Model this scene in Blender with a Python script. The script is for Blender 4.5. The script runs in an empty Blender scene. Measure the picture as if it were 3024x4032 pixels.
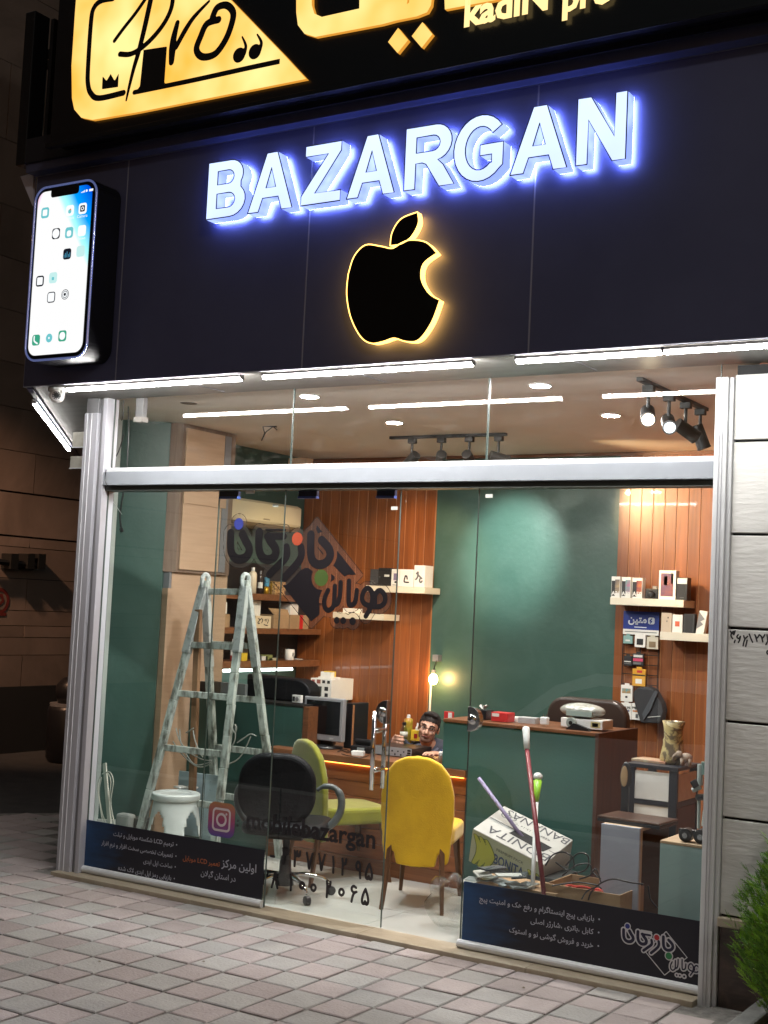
import bpy, math, random
import numpy as np
from mathutils import Vector, Matrix
random.seed(7)
S = bpy.context.scene
COL = S.collection
# ---------------------------------------------------------------- camera
FPX, YAW, PITCH, ROLL = 5266.85, 0.56109, 0.07107, 0.04782
CAM = np.array([5.77814, -5.98876, 1.68])
cy, sy, cp, sp = math.cos(YAW), math.sin(YAW), math.cos(PITCH), math.sin(PITCH)
FW = np.array([-sy*cp, cy*cp, sp]); R0 = np.array([cy, sy, 0.0]); U0 = np.cross(R0, FW)
RT = math.cos(ROLL)*R0 + math.sin(ROLL)*U0; UP = -math.sin(ROLL)*R0 + math.cos(ROLL)*U0
cd = bpy.data.cameras.new('camera'); cam = bpy.data.objects.new('camera', cd); COL.objects.link(cam)
cam.matrix_world = Matrix([[RT[i], UP[i], -FW[i], CAM[i]] for i in range(3)] + [[0, 0, 0, 1]])
cd.sensor_fit = 'VERTICAL'; cd.sensor_height = 24; cd.lens = 24*FPX/4032; cd.clip_start = .05; cd.clip_end = 500
S.camera = cam
# ---------------------------------------------------------------- world, exposure
W = bpy.data.worlds.new('World'); S.world = W; W.use_nodes = True
nt = W.node_tree; bg = nt.nodes['Background']; sk = nt.nodes.new('ShaderNodeTexSky')
sk.sky_type = 'NISHITA'; sk.sun_disc = False; sk.sun_elevation = math.radians(1.0); sk.sun_rotation = math.radians(150); sk.dust_density = 4
nt.links.new(sk.outputs[0], bg.inputs[0]); bg.inputs[1].default_value = 0.10
S.view_settings.view_transform = 'Standard'; S.view_settings.look = 'None'; S.view_settings.exposure = 0; S.view_settings.gamma = 1
S.view_settings.use_curve_mapping = False
S.cycles.max_bounces = 10; S.cycles.transparent_max_bounces = 24; S.cycles.glossy_bounces = 4; S.cycles.diffuse_bounces = 4
S.cycles.sample_clamp_indirect = 3; S.cycles.sample_clamp_direct = 0; S.cycles.caustics_reflective = False; S.cycles.caustics_refractive = False
S.cycles.use_denoising = True; S.cycles.use_light_tree = True
# ---------------------------------------------------------------- helpers: rays through the calibrated camera
def ray(x, y): return RT*(x-1512)/FPX - UP*(y-2016)/FPX + FW
def PX(x, y, v): d = ray(x, y); return CAM+d*(v-CAM[0])/d[0]
def PY(x, y, v): d = ray(x, y); return CAM+d*(v-CAM[1])/d[1]
def PZ(x, y, v): d = ray(x, y); return CAM+d*(v-CAM[2])/d[2]
# ---------------------------------------------------------------- materials
MATS = {}
def mat(name, c=(.5, .5, .5), rough=.5, metal=0, c2=None, scale=8, st=(1, 1, 1), bump=0, emit=None, es=0, spec=.5, coat=0, lo=.35, hi=.65, detail=5, rnd=0, alpha=1, bscale=None, tex='noise', dist=0, sheen=0):
    if name in MATS: return MATS[name]
    m = bpy.data.materials.new(name); MATS[name] = m; m.use_nodes = True
    n = m.node_tree.nodes; L = m.node_tree.links; b = n['Principled BSDF']
    b.inputs['Base Color'].default_value = (*c, 1); b.inputs['Roughness'].default_value = rough; b.inputs['Metallic'].default_value = metal
    b.inputs['Specular IOR Level'].default_value = spec; b.inputs['Coat Weight'].default_value = coat
    b.inputs['Sheen Weight'].default_value = sheen; b.inputs['Alpha'].default_value = alpha
    if emit: b.inputs['Emission Color'].default_value = (*emit, 1); b.inputs['Emission Strength'].default_value = es
    if c2 or bump:
        tc = n.new('ShaderNodeTexCoord'); mp = n.new('ShaderNodeMapping'); mp.inputs['Scale'].default_value = st
        L.new(tc.outputs['Object'], mp.inputs[0])
        vec = mp.outputs[0]
        if rnd:
            oi = n.new('ShaderNodeObjectInfo'); vm = n.new('ShaderNodeVectorMath'); vm.operation = 'ADD'
            mu = n.new('ShaderNodeMath'); mu.operation = 'MULTIPLY'; mu.inputs[1].default_value = 37
            L.new(oi.outputs['Random'], mu.inputs[0]); L.new(vec, vm.inputs[0]); L.new(mu.outputs[0], vm.inputs[1]); vec = vm.outputs[0]
        if tex == 'wave':
            t = n.new('ShaderNodeTexWave'); t.inputs['Distortion'].default_value = dist; t.inputs['Detail'].default_value = 3; t.inputs['Detail Scale'].default_value = 1.2
        else:
            t = n.new('ShaderNodeTexNoise'); t.inputs['Detail'].default_value = detail; t.inputs['Roughness'].default_value = .6; t.inputs['Distortion'].default_value = dist
        t.inputs['Scale'].default_value = scale; L.new(vec, t.inputs['Vector'])
        fac = t.outputs['Fac'] if 'Fac' in t.outputs else t.outputs[0]
        if c2:
            r = n.new('ShaderNodeValToRGB'); r.color_ramp.elements[0].position = lo; r.color_ramp.elements[1].position = hi
            r.color_ramp.elements[0].color = (*c, 1); r.color_ramp.elements[1].color = (*c2, 1)
            L.new(fac, r.inputs[0]); out = r.outputs[0]
            if rnd:
                hs = n.new('ShaderNodeHueSaturation'); mr = n.new('ShaderNodeMapRange'); mr.inputs[3].default_value = 1-rnd; mr.inputs[4].default_value = 1+rnd
                L.new(oi.outputs['Random'], mr.inputs[0]); L.new(mr.outputs[0], hs.inputs['Value']); L.new(out, hs.inputs['Color']); out = hs.outputs[0]
            L.new(out, b.inputs['Base Color'])
        if bump:
            bf = fac
            if bscale:
                t2 = n.new('ShaderNodeTexNoise'); t2.inputs['Scale'].default_value = bscale; t2.inputs['Detail'].default_value = 6; L.new(vec, t2.inputs['Vector']); bf = t2.outputs[0]
            bp = n.new('ShaderNodeBump'); bp.inputs['Strength'].default_value = bump; bp.inputs['Distance'].default_value = .01
            L.new(bf, bp.inputs['Height']); L.new(bp.outputs[0], b.inputs['Normal'])
    return m
def emis(name, c, s, c2=None, scale=6, lo=.35, hi=.65):
    if name in MATS: return MATS[name]
    m = bpy.data.materials.new(name); MATS[name] = m; m.use_nodes = True
    n = m.node_tree.nodes; L = m.node_tree.links; n.remove(n['Principled BSDF']); e = n.new('ShaderNodeEmission')
    e.inputs[0].default_value = (*c, 1); e.inputs[1].default_value = s; L.new(e.outputs[0], n['Material Output'].inputs[0])
    if c2:
        tc = n.new('ShaderNodeTexCoord'); t = n.new('ShaderNodeTexNoise'); t.inputs['Scale'].default_value = scale; L.new(tc.outputs['Object'], t.inputs['Vector'])
        r = n.new('ShaderNodeValToRGB'); r.color_ramp.elements[0].position = lo; r.color_ramp.elements[1].position = hi
        r.color_ramp.elements[0].color = (*c, 1); r.color_ramp.elements[1].color = (*c2, 1); L.new(t.outputs[0], r.inputs[0]); L.new(r.outputs[0], e.inputs[0])
    return m
def glassmat(name, tint=(.93, .97, .95), refl=1.0, dirt=0.0, dcol=(.5, .5, .5)):
    m = bpy.data.materials.new(name); MATS[name] = m; m.use_nodes = True
    n = m.node_tree.nodes; L = m.node_tree.links; n.remove(n['Principled BSDF'])
    tr = n.new('ShaderNodeBsdfTransparent'); tr.inputs[0].default_value = (*tint, 1)
    gl = n.new('ShaderNodeBsdfGlossy'); gl.inputs['Roughness'].default_value = 0.0
    fr = n.new('ShaderNodeFresnel'); fr.inputs[0].default_value = 1.5
    ge = n.new('ShaderNodeNewGeometry'); s1 = n.new('ShaderNodeMath'); s1.operation = 'SUBTRACT'; s1.inputs[0].default_value = 1; L.new(ge.outputs['Backfacing'], s1.inputs[1])
    m1 = n.new('ShaderNodeMath'); m1.operation = 'MULTIPLY'; L.new(fr.outputs[0], m1.inputs[0]); L.new(s1.outputs[0], m1.inputs[1])
    m2 = n.new('ShaderNodeMath'); m2.operation = 'MULTIPLY'; L.new(m1.outputs[0], m2.inputs[0]); m2.inputs[1].default_value = refl
    mx = n.new('ShaderNodeMixShader'); L.new(m2.outputs[0], mx.inputs[0]); L.new(tr.outputs[0], mx.inputs[1]); L.new(gl.outputs[0], mx.inputs[2])
    out = mx.outputs[0]
    if dirt:
        tc = n.new('ShaderNodeTexCoord'); nz = n.new('ShaderNodeTexNoise'); nz.inputs['Scale'].default_value = 5; nz.inputs['Detail'].default_value = 8; nz.inputs['Roughness'].default_value = .75
        mp = n.new('ShaderNodeMapping'); mp.inputs['Rotation'].default_value = (0, .6, 0); mp.inputs['Scale'].default_value = (1, 1, 2.5); L.new(tc.outputs['Object'], mp.inputs[0]); L.new(mp.outputs[0], nz.inputs['Vector'])
        mr = n.new('ShaderNodeMapRange'); mr.inputs[1].default_value = .5; mr.inputs[2].default_value = .8; mr.inputs[4].default_value = dirt; L.new(nz.outputs[0], mr.inputs[0])
        df = n.new('ShaderNodeBsdfDiffuse'); df.inputs[0].default_value = (*dcol, 1)
        m3 = n.new('ShaderNodeMixShader'); L.new(mr.outputs[0], m3.inputs[0]); L.new(out, m3.inputs[1]); L.new(df.outputs[0], m3.inputs[2]); out = m3.outputs[0]
    L.new(out, n['Material Output'].inputs[0])
    return m
# ---------------------------------------------------------------- geometry collector
class G:
    def __init__(s): s.v = []; s.f = []
    def add(s, v, f):
        o = len(s.v); s.v += [tuple(map(float, p)) for p in v]; s.f += [tuple(i+o for i in q) for q in f]; return s
    def box(s, x0, x1, y0, y1, z0, z1):
        return s.add([(x0, y0, z0), (x1, y0, z0), (x1, y1, z0), (x0, y1, z0), (x0, y0, z1), (x1, y0, z1), (x1, y1, z1), (x0, y1, z1)],
                     [(0, 3, 2, 1), (4, 5, 6, 7), (0, 1, 5, 4), (1, 2, 6, 5), (2, 3, 7, 6), (3, 0, 4, 7)])
    def hexa(s, bot, top):   # two quads, same winding
        return s.add(list(bot)+list(top), [(0, 3, 2, 1), (4, 5, 6, 7), (0, 1, 5, 4), (1, 2, 6, 5), (2, 3, 7, 6), (3, 0, 4, 7)])
    def beam(s, p0, p1, w, h, up=(0, 0, 1), w1=None, h1=None):
        p0, p1 = Vector(p0), Vector(p1); d = (p1-p0).normalized(); a = d.cross(Vector(up))
        if a.length < 1e-4: a = d.cross(Vector((0, 1, 0)))
        a.normalize(); b = a.cross(d).normalized(); w1 = w if w1 is None else w1; h1 = h if h1 is None else h1
        q = lambda p, w, h: [p-a*w/2-b*h/2, p+a*w/2-b*h/2, p+a*w/2+b*h/2, p-a*w/2+b*h/2]
        return s.hexa(q(p0, w, h), q(p1, w1, h1))
    def cyl(s, p0, p1, r0, r1=None, n=12, caps=True):
        r1 = r0 if r1 is None else r1
        p0, p1 = Vector(p0), Vector(p1); d = (p1-p0).normalized(); a = d.orthogonal().normalized(); b = d.cross(a)
        v = []; 
        for p, r in ((p0, r0), (p1, r1)):
            for i in range(n): t = 2*math.pi*i/n; v.append(p+a*r*math.cos(t)+b*r*math.sin(t))
        f = [(i, (i+1) % n, n+(i+1) % n, n+i) for i in range(n)]
        if caps: f += [tuple(range(n))[::-1], tuple(range(n, 2*n))]
        return s.add(v, f)
    def tube(s, pts, r, n=8, caps=True):
        P = [Vector(p) for p in pts]; rs = r if isinstance(r, (list, tuple)) else [r]*len(P)
        v = []; f = []; a = None
        for k, p in enumerate(P):
            d = (P[min(k+1, len(P)-1)]-P[max(k-1, 0)]).normalized()
            if a is None: a = d.orthogonal().normalized()
            else: a = (a-d*a.dot(d)); a = a.normalized() if a.length > 1e-6 else d.orthogonal().normalized()
            b = d.cross(a)
            for i in range(n): t = 2*math.pi*i/n; v.append(p+a*rs[k]*math.cos(t)+b*rs[k]*math.sin(t))
        for k in range(len(P)-1):
            for i in range(n): f.append((k*n+i, k*n+(i+1) % n, (k+1)*n+(i+1) % n, (k+1)*n+i))
        if caps: f += [tuple(range(n))[::-1], tuple(range((len(P)-1)*n, len(P)*n))]
        return s.add(v, f)
    def lathe(s, prof, c=(0, 0, 0), n=20, ax=(0, 0, 1)):
        q = Vector((0, 0, 1)).rotation_difference(Vector(ax)); v = []; f = []; c = Vector(c)
        for r, z in prof:
            for i in range(n): t = 2*math.pi*i/n; v.append(c+q @ Vector((r*math.cos(t), r*math.sin(t), z)))
        for k in range(len(prof)-1):
            for i in range(n): f.append((k*n+i, k*n+(i+1) % n, (k+1)*n+(i+1) % n, (k+1)*n+i))
        f += [tuple(range(n))[::-1], tuple(range((len(prof)-1)*n, len(prof)*n))]
        return s.add(v, f)
    def ell(s, c, r, n=14, m=9, rot=None):
        if not isinstance(r, (tuple, list)): r = (r, r, r)
        v = []; f = []
        for j in range(m+1):
            ph = math.pi*j/m
            for i in range(n):
                t = 2*math.pi*i/n; p = Vector((r[0]*math.sin(ph)*math.cos(t), r[1]*math.sin(ph)*math.sin(t), r[2]*math.cos(ph)))
                if rot is not None: p = rot @ p
                v.append(Vector(c)+p)
        for j in range(m):
            for i in range(n):
                f.append((j*n+i, (j+1)*n+i, (j+1)*n+(i+1) % n, j*n+(i+1) % n))
        return s.add(v, f)
    def grid(s, fn, nu, nv, cu=False):
        v = [fn(i/nu, j/nv) for j in range(nv+1) for i in range(nu+1)]
        return s.add(v, [(j*(nu+1)+i, j*(nu+1)+i+1, (j+1)*(nu+1)+i+1, (j+1)*(nu+1)+i) for j in range(nv) for i in range(nu)])
    def prism(s, poly, d0, d1, fn):  # convex or simple polygon in 2D, fn(a,b,d)->3D
        n = len(poly)
        v = [fn(a, b, d0) for a, b in poly]+[fn(a, b, d1) for a, b in poly]
        return s.add(v, [tuple(range(n))[::-1], tuple(range(n, 2*n))]+[(i, (i+1) % n, n+(i+1) % n, n+i) for i in range(n)])
    def build(s, name, m, parent=None, smooth=False, bevel=0, label=None, world=False, seg=2, kind=None, sub=0, angle=40):
        me = bpy.data.meshes.new(name); v = s.v
        if world and parent is not None:
            mw = Matrix.Identity(4); o = parent; ch = []
            while o is not None: ch.append(o); o = o.parent
            for o in reversed(ch): mw = mw @ (Matrix.Translation(o.location) @ o.rotation_euler.to_matrix().to_4x4())
            inv = mw.inverted(); v = [tuple(inv @ Vector(p)) for p in v]
        me.from_pydata(v, [], s.f); me.materials.append(m)
        if smooth:
            for p in me.polygons: p.use_smooth = True
        o = bpy.data.objects.new(name, me); COL.objects.link(o)
        if parent is not None: o.parent = parent
        if bevel:
            b = o.modifiers.new('bevel', 'BEVEL'); b.width = bevel; b.segments = seg; b.limit_method = 'ANGLE'; b.angle_limit = math.radians(angle)
        if sub:
            b = o.modifiers.new('sub', 'SUBSURF'); b.levels = sub; b.render_levels = sub
        if label: o['label'] = label
        if kind: o['kind'] = kind
        return o
def tag(o, label, cat, group=None):
    o['label'] = label; o['category'] = cat
    if group: o['group'] = group
    return o
def thing(name, label, cat, loc=(0, 0, 0), rz=0, group=None):
    o = bpy.data.objects.new(name, None); COL.objects.link(o); o.empty_display_size = .1
    o.location = tuple(map(float, loc)); o.rotation_euler = (0, 0, rz); return tag(o, label, cat, group)
def root(name, loc=(0, 0, 0)):
    o = bpy.data.objects.new(name, None); COL.objects.link(o); o.location = loc; o['kind'] = 'structure'; return o
def dup(r, loc, rz=None, label=None, group=None):
    c = r.copy(); COL.objects.link(c); c.location = tuple(map(float, loc))
    if rz is not None: c.rotation_euler = (0, 0, rz)
    if label: c['label'] = label
    if group: c['group'] = group
    for ch in [o for o in COL.objects if o.parent == r]:
        k = ch.copy(); COL.objects.link(k); k.parent = c
        for g in [o for o in COL.objects if o.parent == ch]:
            d = g.copy(); COL.objects.link(d); d.parent = k
    return c
# ---------------------------------------------------------------- planar artwork
def curve_mesh(loops, ext=0, bev=0):
    cu = bpy.data.curves.new('c', 'CURVE'); cu.dimensions = '2D'; cu.fill_mode = 'BOTH'; cu.extrude = ext; cu.bevel_depth = bev
    for lp in loops:
        sp_ = cu.splines.new('POLY'); sp_.points.add(len(lp)-1); sp_.use_cyclic_u = True
        for p, q in zip(sp_.points, lp): p.co = (q[0], q[1], 0, 1)
    return eval_mesh(cu)
def eval_mesh(cu):
    o = bpy.data.objects.new('tmp', cu); COL.objects.link(o); dg = bpy.context.evaluated_depsgraph_get(); dg.update()
    ev = o.evaluated_get(dg); me = ev.to_mesh()
    v = [tuple(p.co) for p in me.vertices]; f = [tuple(p.vertices) for p in me.polygons]
    ev.to_mesh_clear(); bpy.data.objects.remove(o); bpy.data.curves.remove(cu)
    return v, f
def art(v, f, fn): g = G(); g.add([fn(*p) for p in v], f); return g
FORMS = {}
for k, s_ in {'ا': 'ﺍﺎﺍﺎ', 'آ': 'ﺁﺂﺁﺂ', 'ب': 'ﺏﺐﺑﺒ', 'پ': 'ﭖﭗﭘﭙ', 'ت': 'ﺕﺖﺗﺘ', 'ج': 'ﺝﺞﺟﺠ', 'چ': 'ﭺﭻﭼﭽ', 'خ': 'ﺥﺦﺧﺨ', 'د': 'ﺩﺪﺩﺪ', 'ر': 'ﺭﺮﺭﺮ', 'ز': 'ﺯﺰﺯﺰ', 'ژ': 'ﮊﮋﮊﮋ',
               'س': 'ﺱﺲﺳﺴ', 'ش': 'ﺵﺶﺷﺸ', 'ص': 'ﺹﺺﺻﺼ', 'ع': 'ﻉﻊﻋﻌ', 'ف': 'ﻑﻒﻓﻔ', 'ک': 'ﮎﮏﮐﮑ', 'گ': 'ﮒﮓﮔﮕ', 'ل': 'ﻝﻞﻟﻠ', 'م': 'ﻡﻢﻣﻤ', 'ن': 'ﻥﻦﻧﻨ', 'و': 'ﻭﻮﻭﻮ', 'ه': 'ﻩﻪﻫﻬ', 'ی': 'ﯼﯽﯾﯿ'}.items(): FORMS[k] = s_
NJ = set('اآدرزژو')
def shape(t):
    out = []; i = 0
    while i < len(t):
        ch = t[i]
        if ch in FORMS:
            pj = i > 0 and t[i-1] in FORMS and t[i-1] not in NJ
            if ch == 'ل' and i+1 < len(t) and t[i+1] == 'ا': out.append('ﻼ' if pj else 'ﻻ'); i += 2; continue
            nj = ch not in NJ and i+1 < len(t) and t[i+1] in FORMS
            out.append(FORMS[ch][(1 if pj else 0) if not nj else (3 if pj else 2)])
        else: out.append(ch)
        i += 1
    s = ''.join(out)[::-1]
    res = ''; buf = ''
    for ch in s+' ':
        if ch.isascii() and ch.isalnum() or ch in '۰۱۲۳۴۵۶۷۸۹': buf = ch+buf
        else: res += buf+ch; buf = ''
    return res.strip()
def text(body, m, x0, x1, z, y, name='lettering', parent=None, bold=0, farsi=False, world=True, fn=None, height=None, ru=2, sx=1):
    cu = bpy.data.curves.new('t', 'FONT'); cu.body = shape(body) if farsi else body; cu.size = 1; cu.resolution_u = ru; cu.offset = bold
    v, f = eval_mesh(cu)
    if not v: return None
    a0 = min(p[0] for p in v); a1 = max(p[0] for p in v); k = (x1-x0)/(a1-a0); kz = height if height else k
    fn = fn or (lambda a, b: (a, y, b))
    g = G(); g.add([fn(x0+(p[0]-a0)*k, z+p[1]*kz) for p in v], f)
    return g.build(name, m, parent, world=world)
def sdf_art(fn, x0, x1, y0, y1, h, place, merge=True):
    nx = int((x1-x0)/h)+1; ny = int((y1-y0)/h)+1
    X, Y = np.meshgrid(x0+h*np.arange(nx+1), y0+h*np.arange(ny+1)); F = fn(X, Y)   # inside: F<0
    g = G(); F = F+1e-9
    for j in range(ny):
        i = 0
        while i < nx:
            q = (F[j, i], F[j, i+1], F[j+1, i+1], F[j+1, i])
            if max(q) < 0:
                k = i
                while k < nx and (merge or k == i) and max(F[j, k], F[j, k+1], F[j+1, k+1], F[j+1, k]) < 0: k += 1
                g.add([place(X[j, i], Y[j, i]), place(X[j, k], Y[j, i]), place(X[j, k], Y[j+1, i]), place(X[j, i], Y[j+1, i])], [(0, 1, 2, 3)]); i = k; continue
            if min(q) < 0:
                c = [(X[j, i], Y[j, i]), (X[j, i+1], Y[j, i]), (X[j, i+1], Y[j+1, i]), (X[j, i], Y[j+1, i])]; poly = []
                for a in range(4):
                    b = (a+1) % 4
                    if q[a] < 0: poly.append(c[a])
                    if (q[a] < 0) != (q[b] < 0):
                        t = q[a]/(q[a]-q[b]); poly.append((c[a][0]+t*(c[b][0]-c[a][0]), c[a][1]+t*(c[b][1]-c[a][1])))
                if len(poly) > 2: g.add([place(*p) for p in poly], [tuple(range(len(poly)))])
            i += 1
    return g
def sd_line(X, Y, pts, w):
    ws = w if isinstance(w, (list, tuple)) else [w]*len(pts); d = np.full(X.shape, 1e9)
    for (a, b), (c, e), wa, wb in zip(pts[:-1], pts[1:], ws[:-1], ws[1:]):
        dx, dy = c-a, e-b; t = np.clip(((X-a)*dx+(Y-b)*dy)/(dx*dx+dy*dy+1e-12), 0, 1)
        d = np.minimum(d, np.hypot(X-a-t*dx, Y-b-t*dy)-(wa+(wb-wa)*t))
    return d
def smooth_path(pts, n=6):
    out = []; P = [pts[0]]+list(pts)+[pts[-1]]
    for k in range(1, len(P)-2):
        p0, p1, p2, p3 = [np.array(P[k+i-1], float) for i in range(4)]
        for t in np.linspace(0, 1, n, endpoint=False): out.append(tuple(.5*((2*p1)+(-p0+p2)*t+(2*p0-5*p1+4*p2-p3)*t*t+(-p0+3*p1-3*p2+p3)*t**3)))
    out.append(tuple(map(float, pts[-1]))); return out
def sd_poly(X, Y, pts):
    d = np.full(X.shape, 1e9); s = np.ones(X.shape); n = len(pts)
    for i in range(n):
        a = pts[i]; b = pts[i-1]; ex, ey = b[0]-a[0], b[1]-a[1]; wx, wy = X-a[0], Y-a[1]
        t = np.clip((wx*ex+wy*ey)/(ex*ex+ey*ey+1e-12), 0, 1); d = np.minimum(d, np.hypot(wx-t*ex, wy-t*ey))
        c1 = Y >= a[1]; c2 = Y < b[1]; c3 = ex*wy > ey*wx
        s = np.where((c1 & c2 & c3) | (~c1 & ~c2 & ~c3), -s, s)
    return s*d
def rrect(x0, x1, y0, y1, r, n=6):
    out = []
    for cx_, cy_, a in ((x1-r, y1-r, 0), (x0+r, y1-r, 90), (x0+r, y0+r, 180), (x1-r, y0+r, 270)):
        for i in range(n+1): t = math.radians(a+90*i/n); out.append((cx_+r*math.cos(t), cy_+r*math.sin(t)))
    return out
FZ = .012     # shop floor level
def pbox(name, label, cat, rect, y, depth, m, group=None, decals=(), parent=None, bevel=.002, lid=None, extra=None):
    """carton whose front face is the pixel rectangle (x0,ytop,x1,ybottom) of the photograph at the distance plane y"""
    x0, yt, x1, yb = rect; a = PY(x0, (yt+yb)/2, y); b = PY(x1, (yt+yb)/2, y); mid = (x0+x1)/2
    z1 = PY(mid, yt, y)[2]; z0 = PY(mid, yb, y)[2]; w = b[0]-a[0]; h = z1-z0
    t = thing(name, label, cat, (a[0], y, z0), 0, group)
    G().box(0, w, 0, depth, 0, h).build('carton' if 'box' in name else 'body', m, t, bevel=bevel)
    for k, (u0, v0, u1, v1, dm, *dn) in enumerate(decals):
        G().add([(u0*w, -.0015, v0*h), (u1*w, -.0015, v0*h), (u1*w, -.0015, v1*h), (u0*w, -.0015, v1*h)], [(0, 1, 2, 3)]).build(dn[0] if dn else 'printed_patch', dm, t)
    return t, w, h
# ================================================================ materials
alu = mat('aluminium', (.46, .46, .51), .42, .15, c2=(.42, .42, .46), scale=2, st=(6, 6, 1), bump=.02)
alu_w = mat('white_aluminium', (.66, .68, .70), .4, .0, c2=(.62, .64, .66), scale=4, st=(1, 1, 6), bump=.04, lo=.3, hi=.8)
steel = mat('steel', (.6, .6, .6), .18, 1)
chrome = mat('chrome', (.75, .75, .75), .08, 1)
black = mat('black_plastic', (.012, .012, .014), .35, bump=.1, scale=60)
blackm = mat('black_metal', (.010, .0095, .009), .5)
dark = mat('dark_void', (.006, .006, .007), .8)
white = mat('white_plastic', (.72, .72, .7), .4, c2=(.62, .62, .6), scale=6)
whitep = mat('white_card', (.74, .72, .68), .55, c2=(.68, .66, .62), scale=5)
card = mat('brown_card', (.34, .22, .12), .8, c2=(.27, .17, .09), scale=9, bump=.1)
green = mat('green_paint', (.030, .078, .066), .38, c2=(.038, .098, .083), scale=2.5, bump=.12, bscale=60, lo=.3, hi=.75)
greenw = mat('green_wall', (.036, .080, .066), .38, c2=(.058, .108, .092), scale=3.5, bump=.14, bscale=26, lo=.4, hi=.85, dist=.6)
wood = mat('wood_board', (.125, .036, .011), .36, c2=(.29, .092, .024), scale=1.1, st=(20, 20, .9), bump=.12, lo=.2, hi=.8, rnd=.16, dist=1.6, coat=.15)
woodd = mat('dark_wood', (.11, .042, .018), .4, c2=(.2, .08, .034), scale=1.3, st=(1.1, 18, 22), bump=.1, lo=.3, hi=.7, dist=1.2)
woodg = mat('grey_wood', (.13, .085, .06), .6, c2=(.2, .14, .10), scale=1.2, st=(22, 22, 1.2), bump=.1, dist=1.5)
mdf = mat('mdf_board', (.42, .285, .185), .7, c2=(.37, .25, .16), scale=3, st=(1, 1, 14), bump=.05)
stone = mat('travertine', (.52, .52, .50), .65, c2=(.66, .66, .64), scale=1.5, st=(.7, .7, 3.2), bump=.35, bscale=16, lo=.3, hi=.62, rnd=.05, dist=.9)
marbled = mat('brown_marble', (.035, .02, .014), .28, c2=(.085, .05, .036), scale=4, st=(1, 1, 2), bump=.15, lo=.4, hi=.7, dist=3)
sill = mat('threshold_marble', (.42, .36, .27), .4, c2=(.33, .27, .19), scale=5, st=(1, 3, 1), bump=.1, lo=.4, hi=.75, dist=1.5)
tilef = mat('floor_tile', (.52, .52, .47), .12, c2=(.47, .48, .44), scale=2, bump=.02, rnd=.04)
pav_g = mat('paver_grey', (.37, .355, .34), .82, c2=(.285, .275, .263), scale=4, dist=.8, bump=.5, bscale=70, rnd=.10, lo=.3, hi=.8)
pav_p = mat('paver_pink', (.375, .322, .313), .82, c2=(.29, .248, .24), scale=4, dist=.8, bump=.5, bscale=70, rnd=.12, lo=.3, hi=.8)
sand = mat('joint_sand', (.25, .235, .22), .95, c2=(.13, .123, .113), scale=14, bump=.8, bscale=50)
asph = mat('asphalt', (.05, .05, .05), .85, c2=(.035, .035, .036), scale=6, bump=.4, bscale=90)
alleym = mat('alley_stone', (.30, .23, .19), .85, c2=(.17, .13, .105), scale=.9, bump=.4, bscale=8, rnd=.10, lo=.3, hi=.75, dist=1)
navy = mat('fascia_panel', (.080, .088, .165), .42, 0, c2=(.064, .070, .138), scale=1.3, detail=9, bump=.02, spec=.6)
gloss = mat('gloss_black', (.006, .006, .007), .26, bump=.05, scale=1.5)
grey = mat('grey_metal', (.22, .22, .23), .5, .3)
plaster = mat('ceiling_paint', (.86, .79, .72), .75, c2=(.80, .73, .66), scale=1.2, bump=.03)
sheet = mat('soffit_sheet', (.25, .245, .235), .4, .1, c2=(.19, .185, .175), scale=2.5, st=(1, 4, 1), bump=.08)
glass = glassmat('window_glass', (.90, .935, .92), 2.0, .014)
glasst = glassmat('transom_glass', (.96, .96, .95), 1.7, .06, (.6, .55, .5))
glasse = mat('glass_edge', (.03, .045, .04), .3, spec=.5, c2=(.07, .10, .09), scale=3, st=(1, 1, .4))
led_e = emis('led_chip', (1.0, .98, .94), 255)
led_e3 = emis('led_chip_end', (1.0, .98, .94), 85)
led_e2 = emis('led_chip_side', (1.0, .98, .94), 42)
# ================================================================ ground
SP = .20285; X0 = 1.13191; Y0 = -1.48054; YT = -.125
pave = root('pavement'); 
bed = G().add([(-2.35, -3.7, -.0085), (7, -3.7, -.0085), (7, .3, -.0085), (-.1, .3, -.0085), (-2.6, 3.2, -.0085), (-3.4, 2.1, -.0085), (-2.04, 1.2, -.0085)], [(0, 1, 2, 3, 4, 5, 6)])
bed = G().add([(-3.2, -3.7, -.0085), (7, -3.7, -.0085), (7, .3, -.0085), (-.1, .3, -.0085), (-1.0, 2.6, -.0085), (-3.2, -.4, -.0085)], [(0, 1, 2, 3, 4, 5)])
bed.build('joint_bedding', sand, pave)
def paver_mesh(nm, m, w, d):
    g = G(); h = .0055; a, b = w/2, d/2
    g.add([(-a, -b, -.04), (a, -b, -.04), (a, b, -.04), (-a, b, -.04), (-a, -b, -.004), (a, -b, -.004), (a, b, -.004), (-a, b, -.004),
           (-a+h, -b+h, 0), (a-h, -b+h, 0), (a-h, b-h, 0), (-a+h, b-h, 0)],
          [(0, 1, 5, 4), (1, 2, 6, 5), (2, 3, 7, 6), (3, 0, 4, 7), (4, 5, 9, 8), (5, 6, 10, 9), (6, 7, 11, 10), (7, 4, 8, 11), (8, 9, 10, 11)])
    return g
def edge_ok(x, y):   # inside the paved area (its far edge runs obliquely behind the corner post)
    if y > YT and x > -.18: return False
    if y > YT and (x+.18)*.76+(y)*.65 > -.12: return False
    return (x+2.04)*.81-(y-1.2)*.59 > .12 and x > -3.1
cells = []
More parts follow.
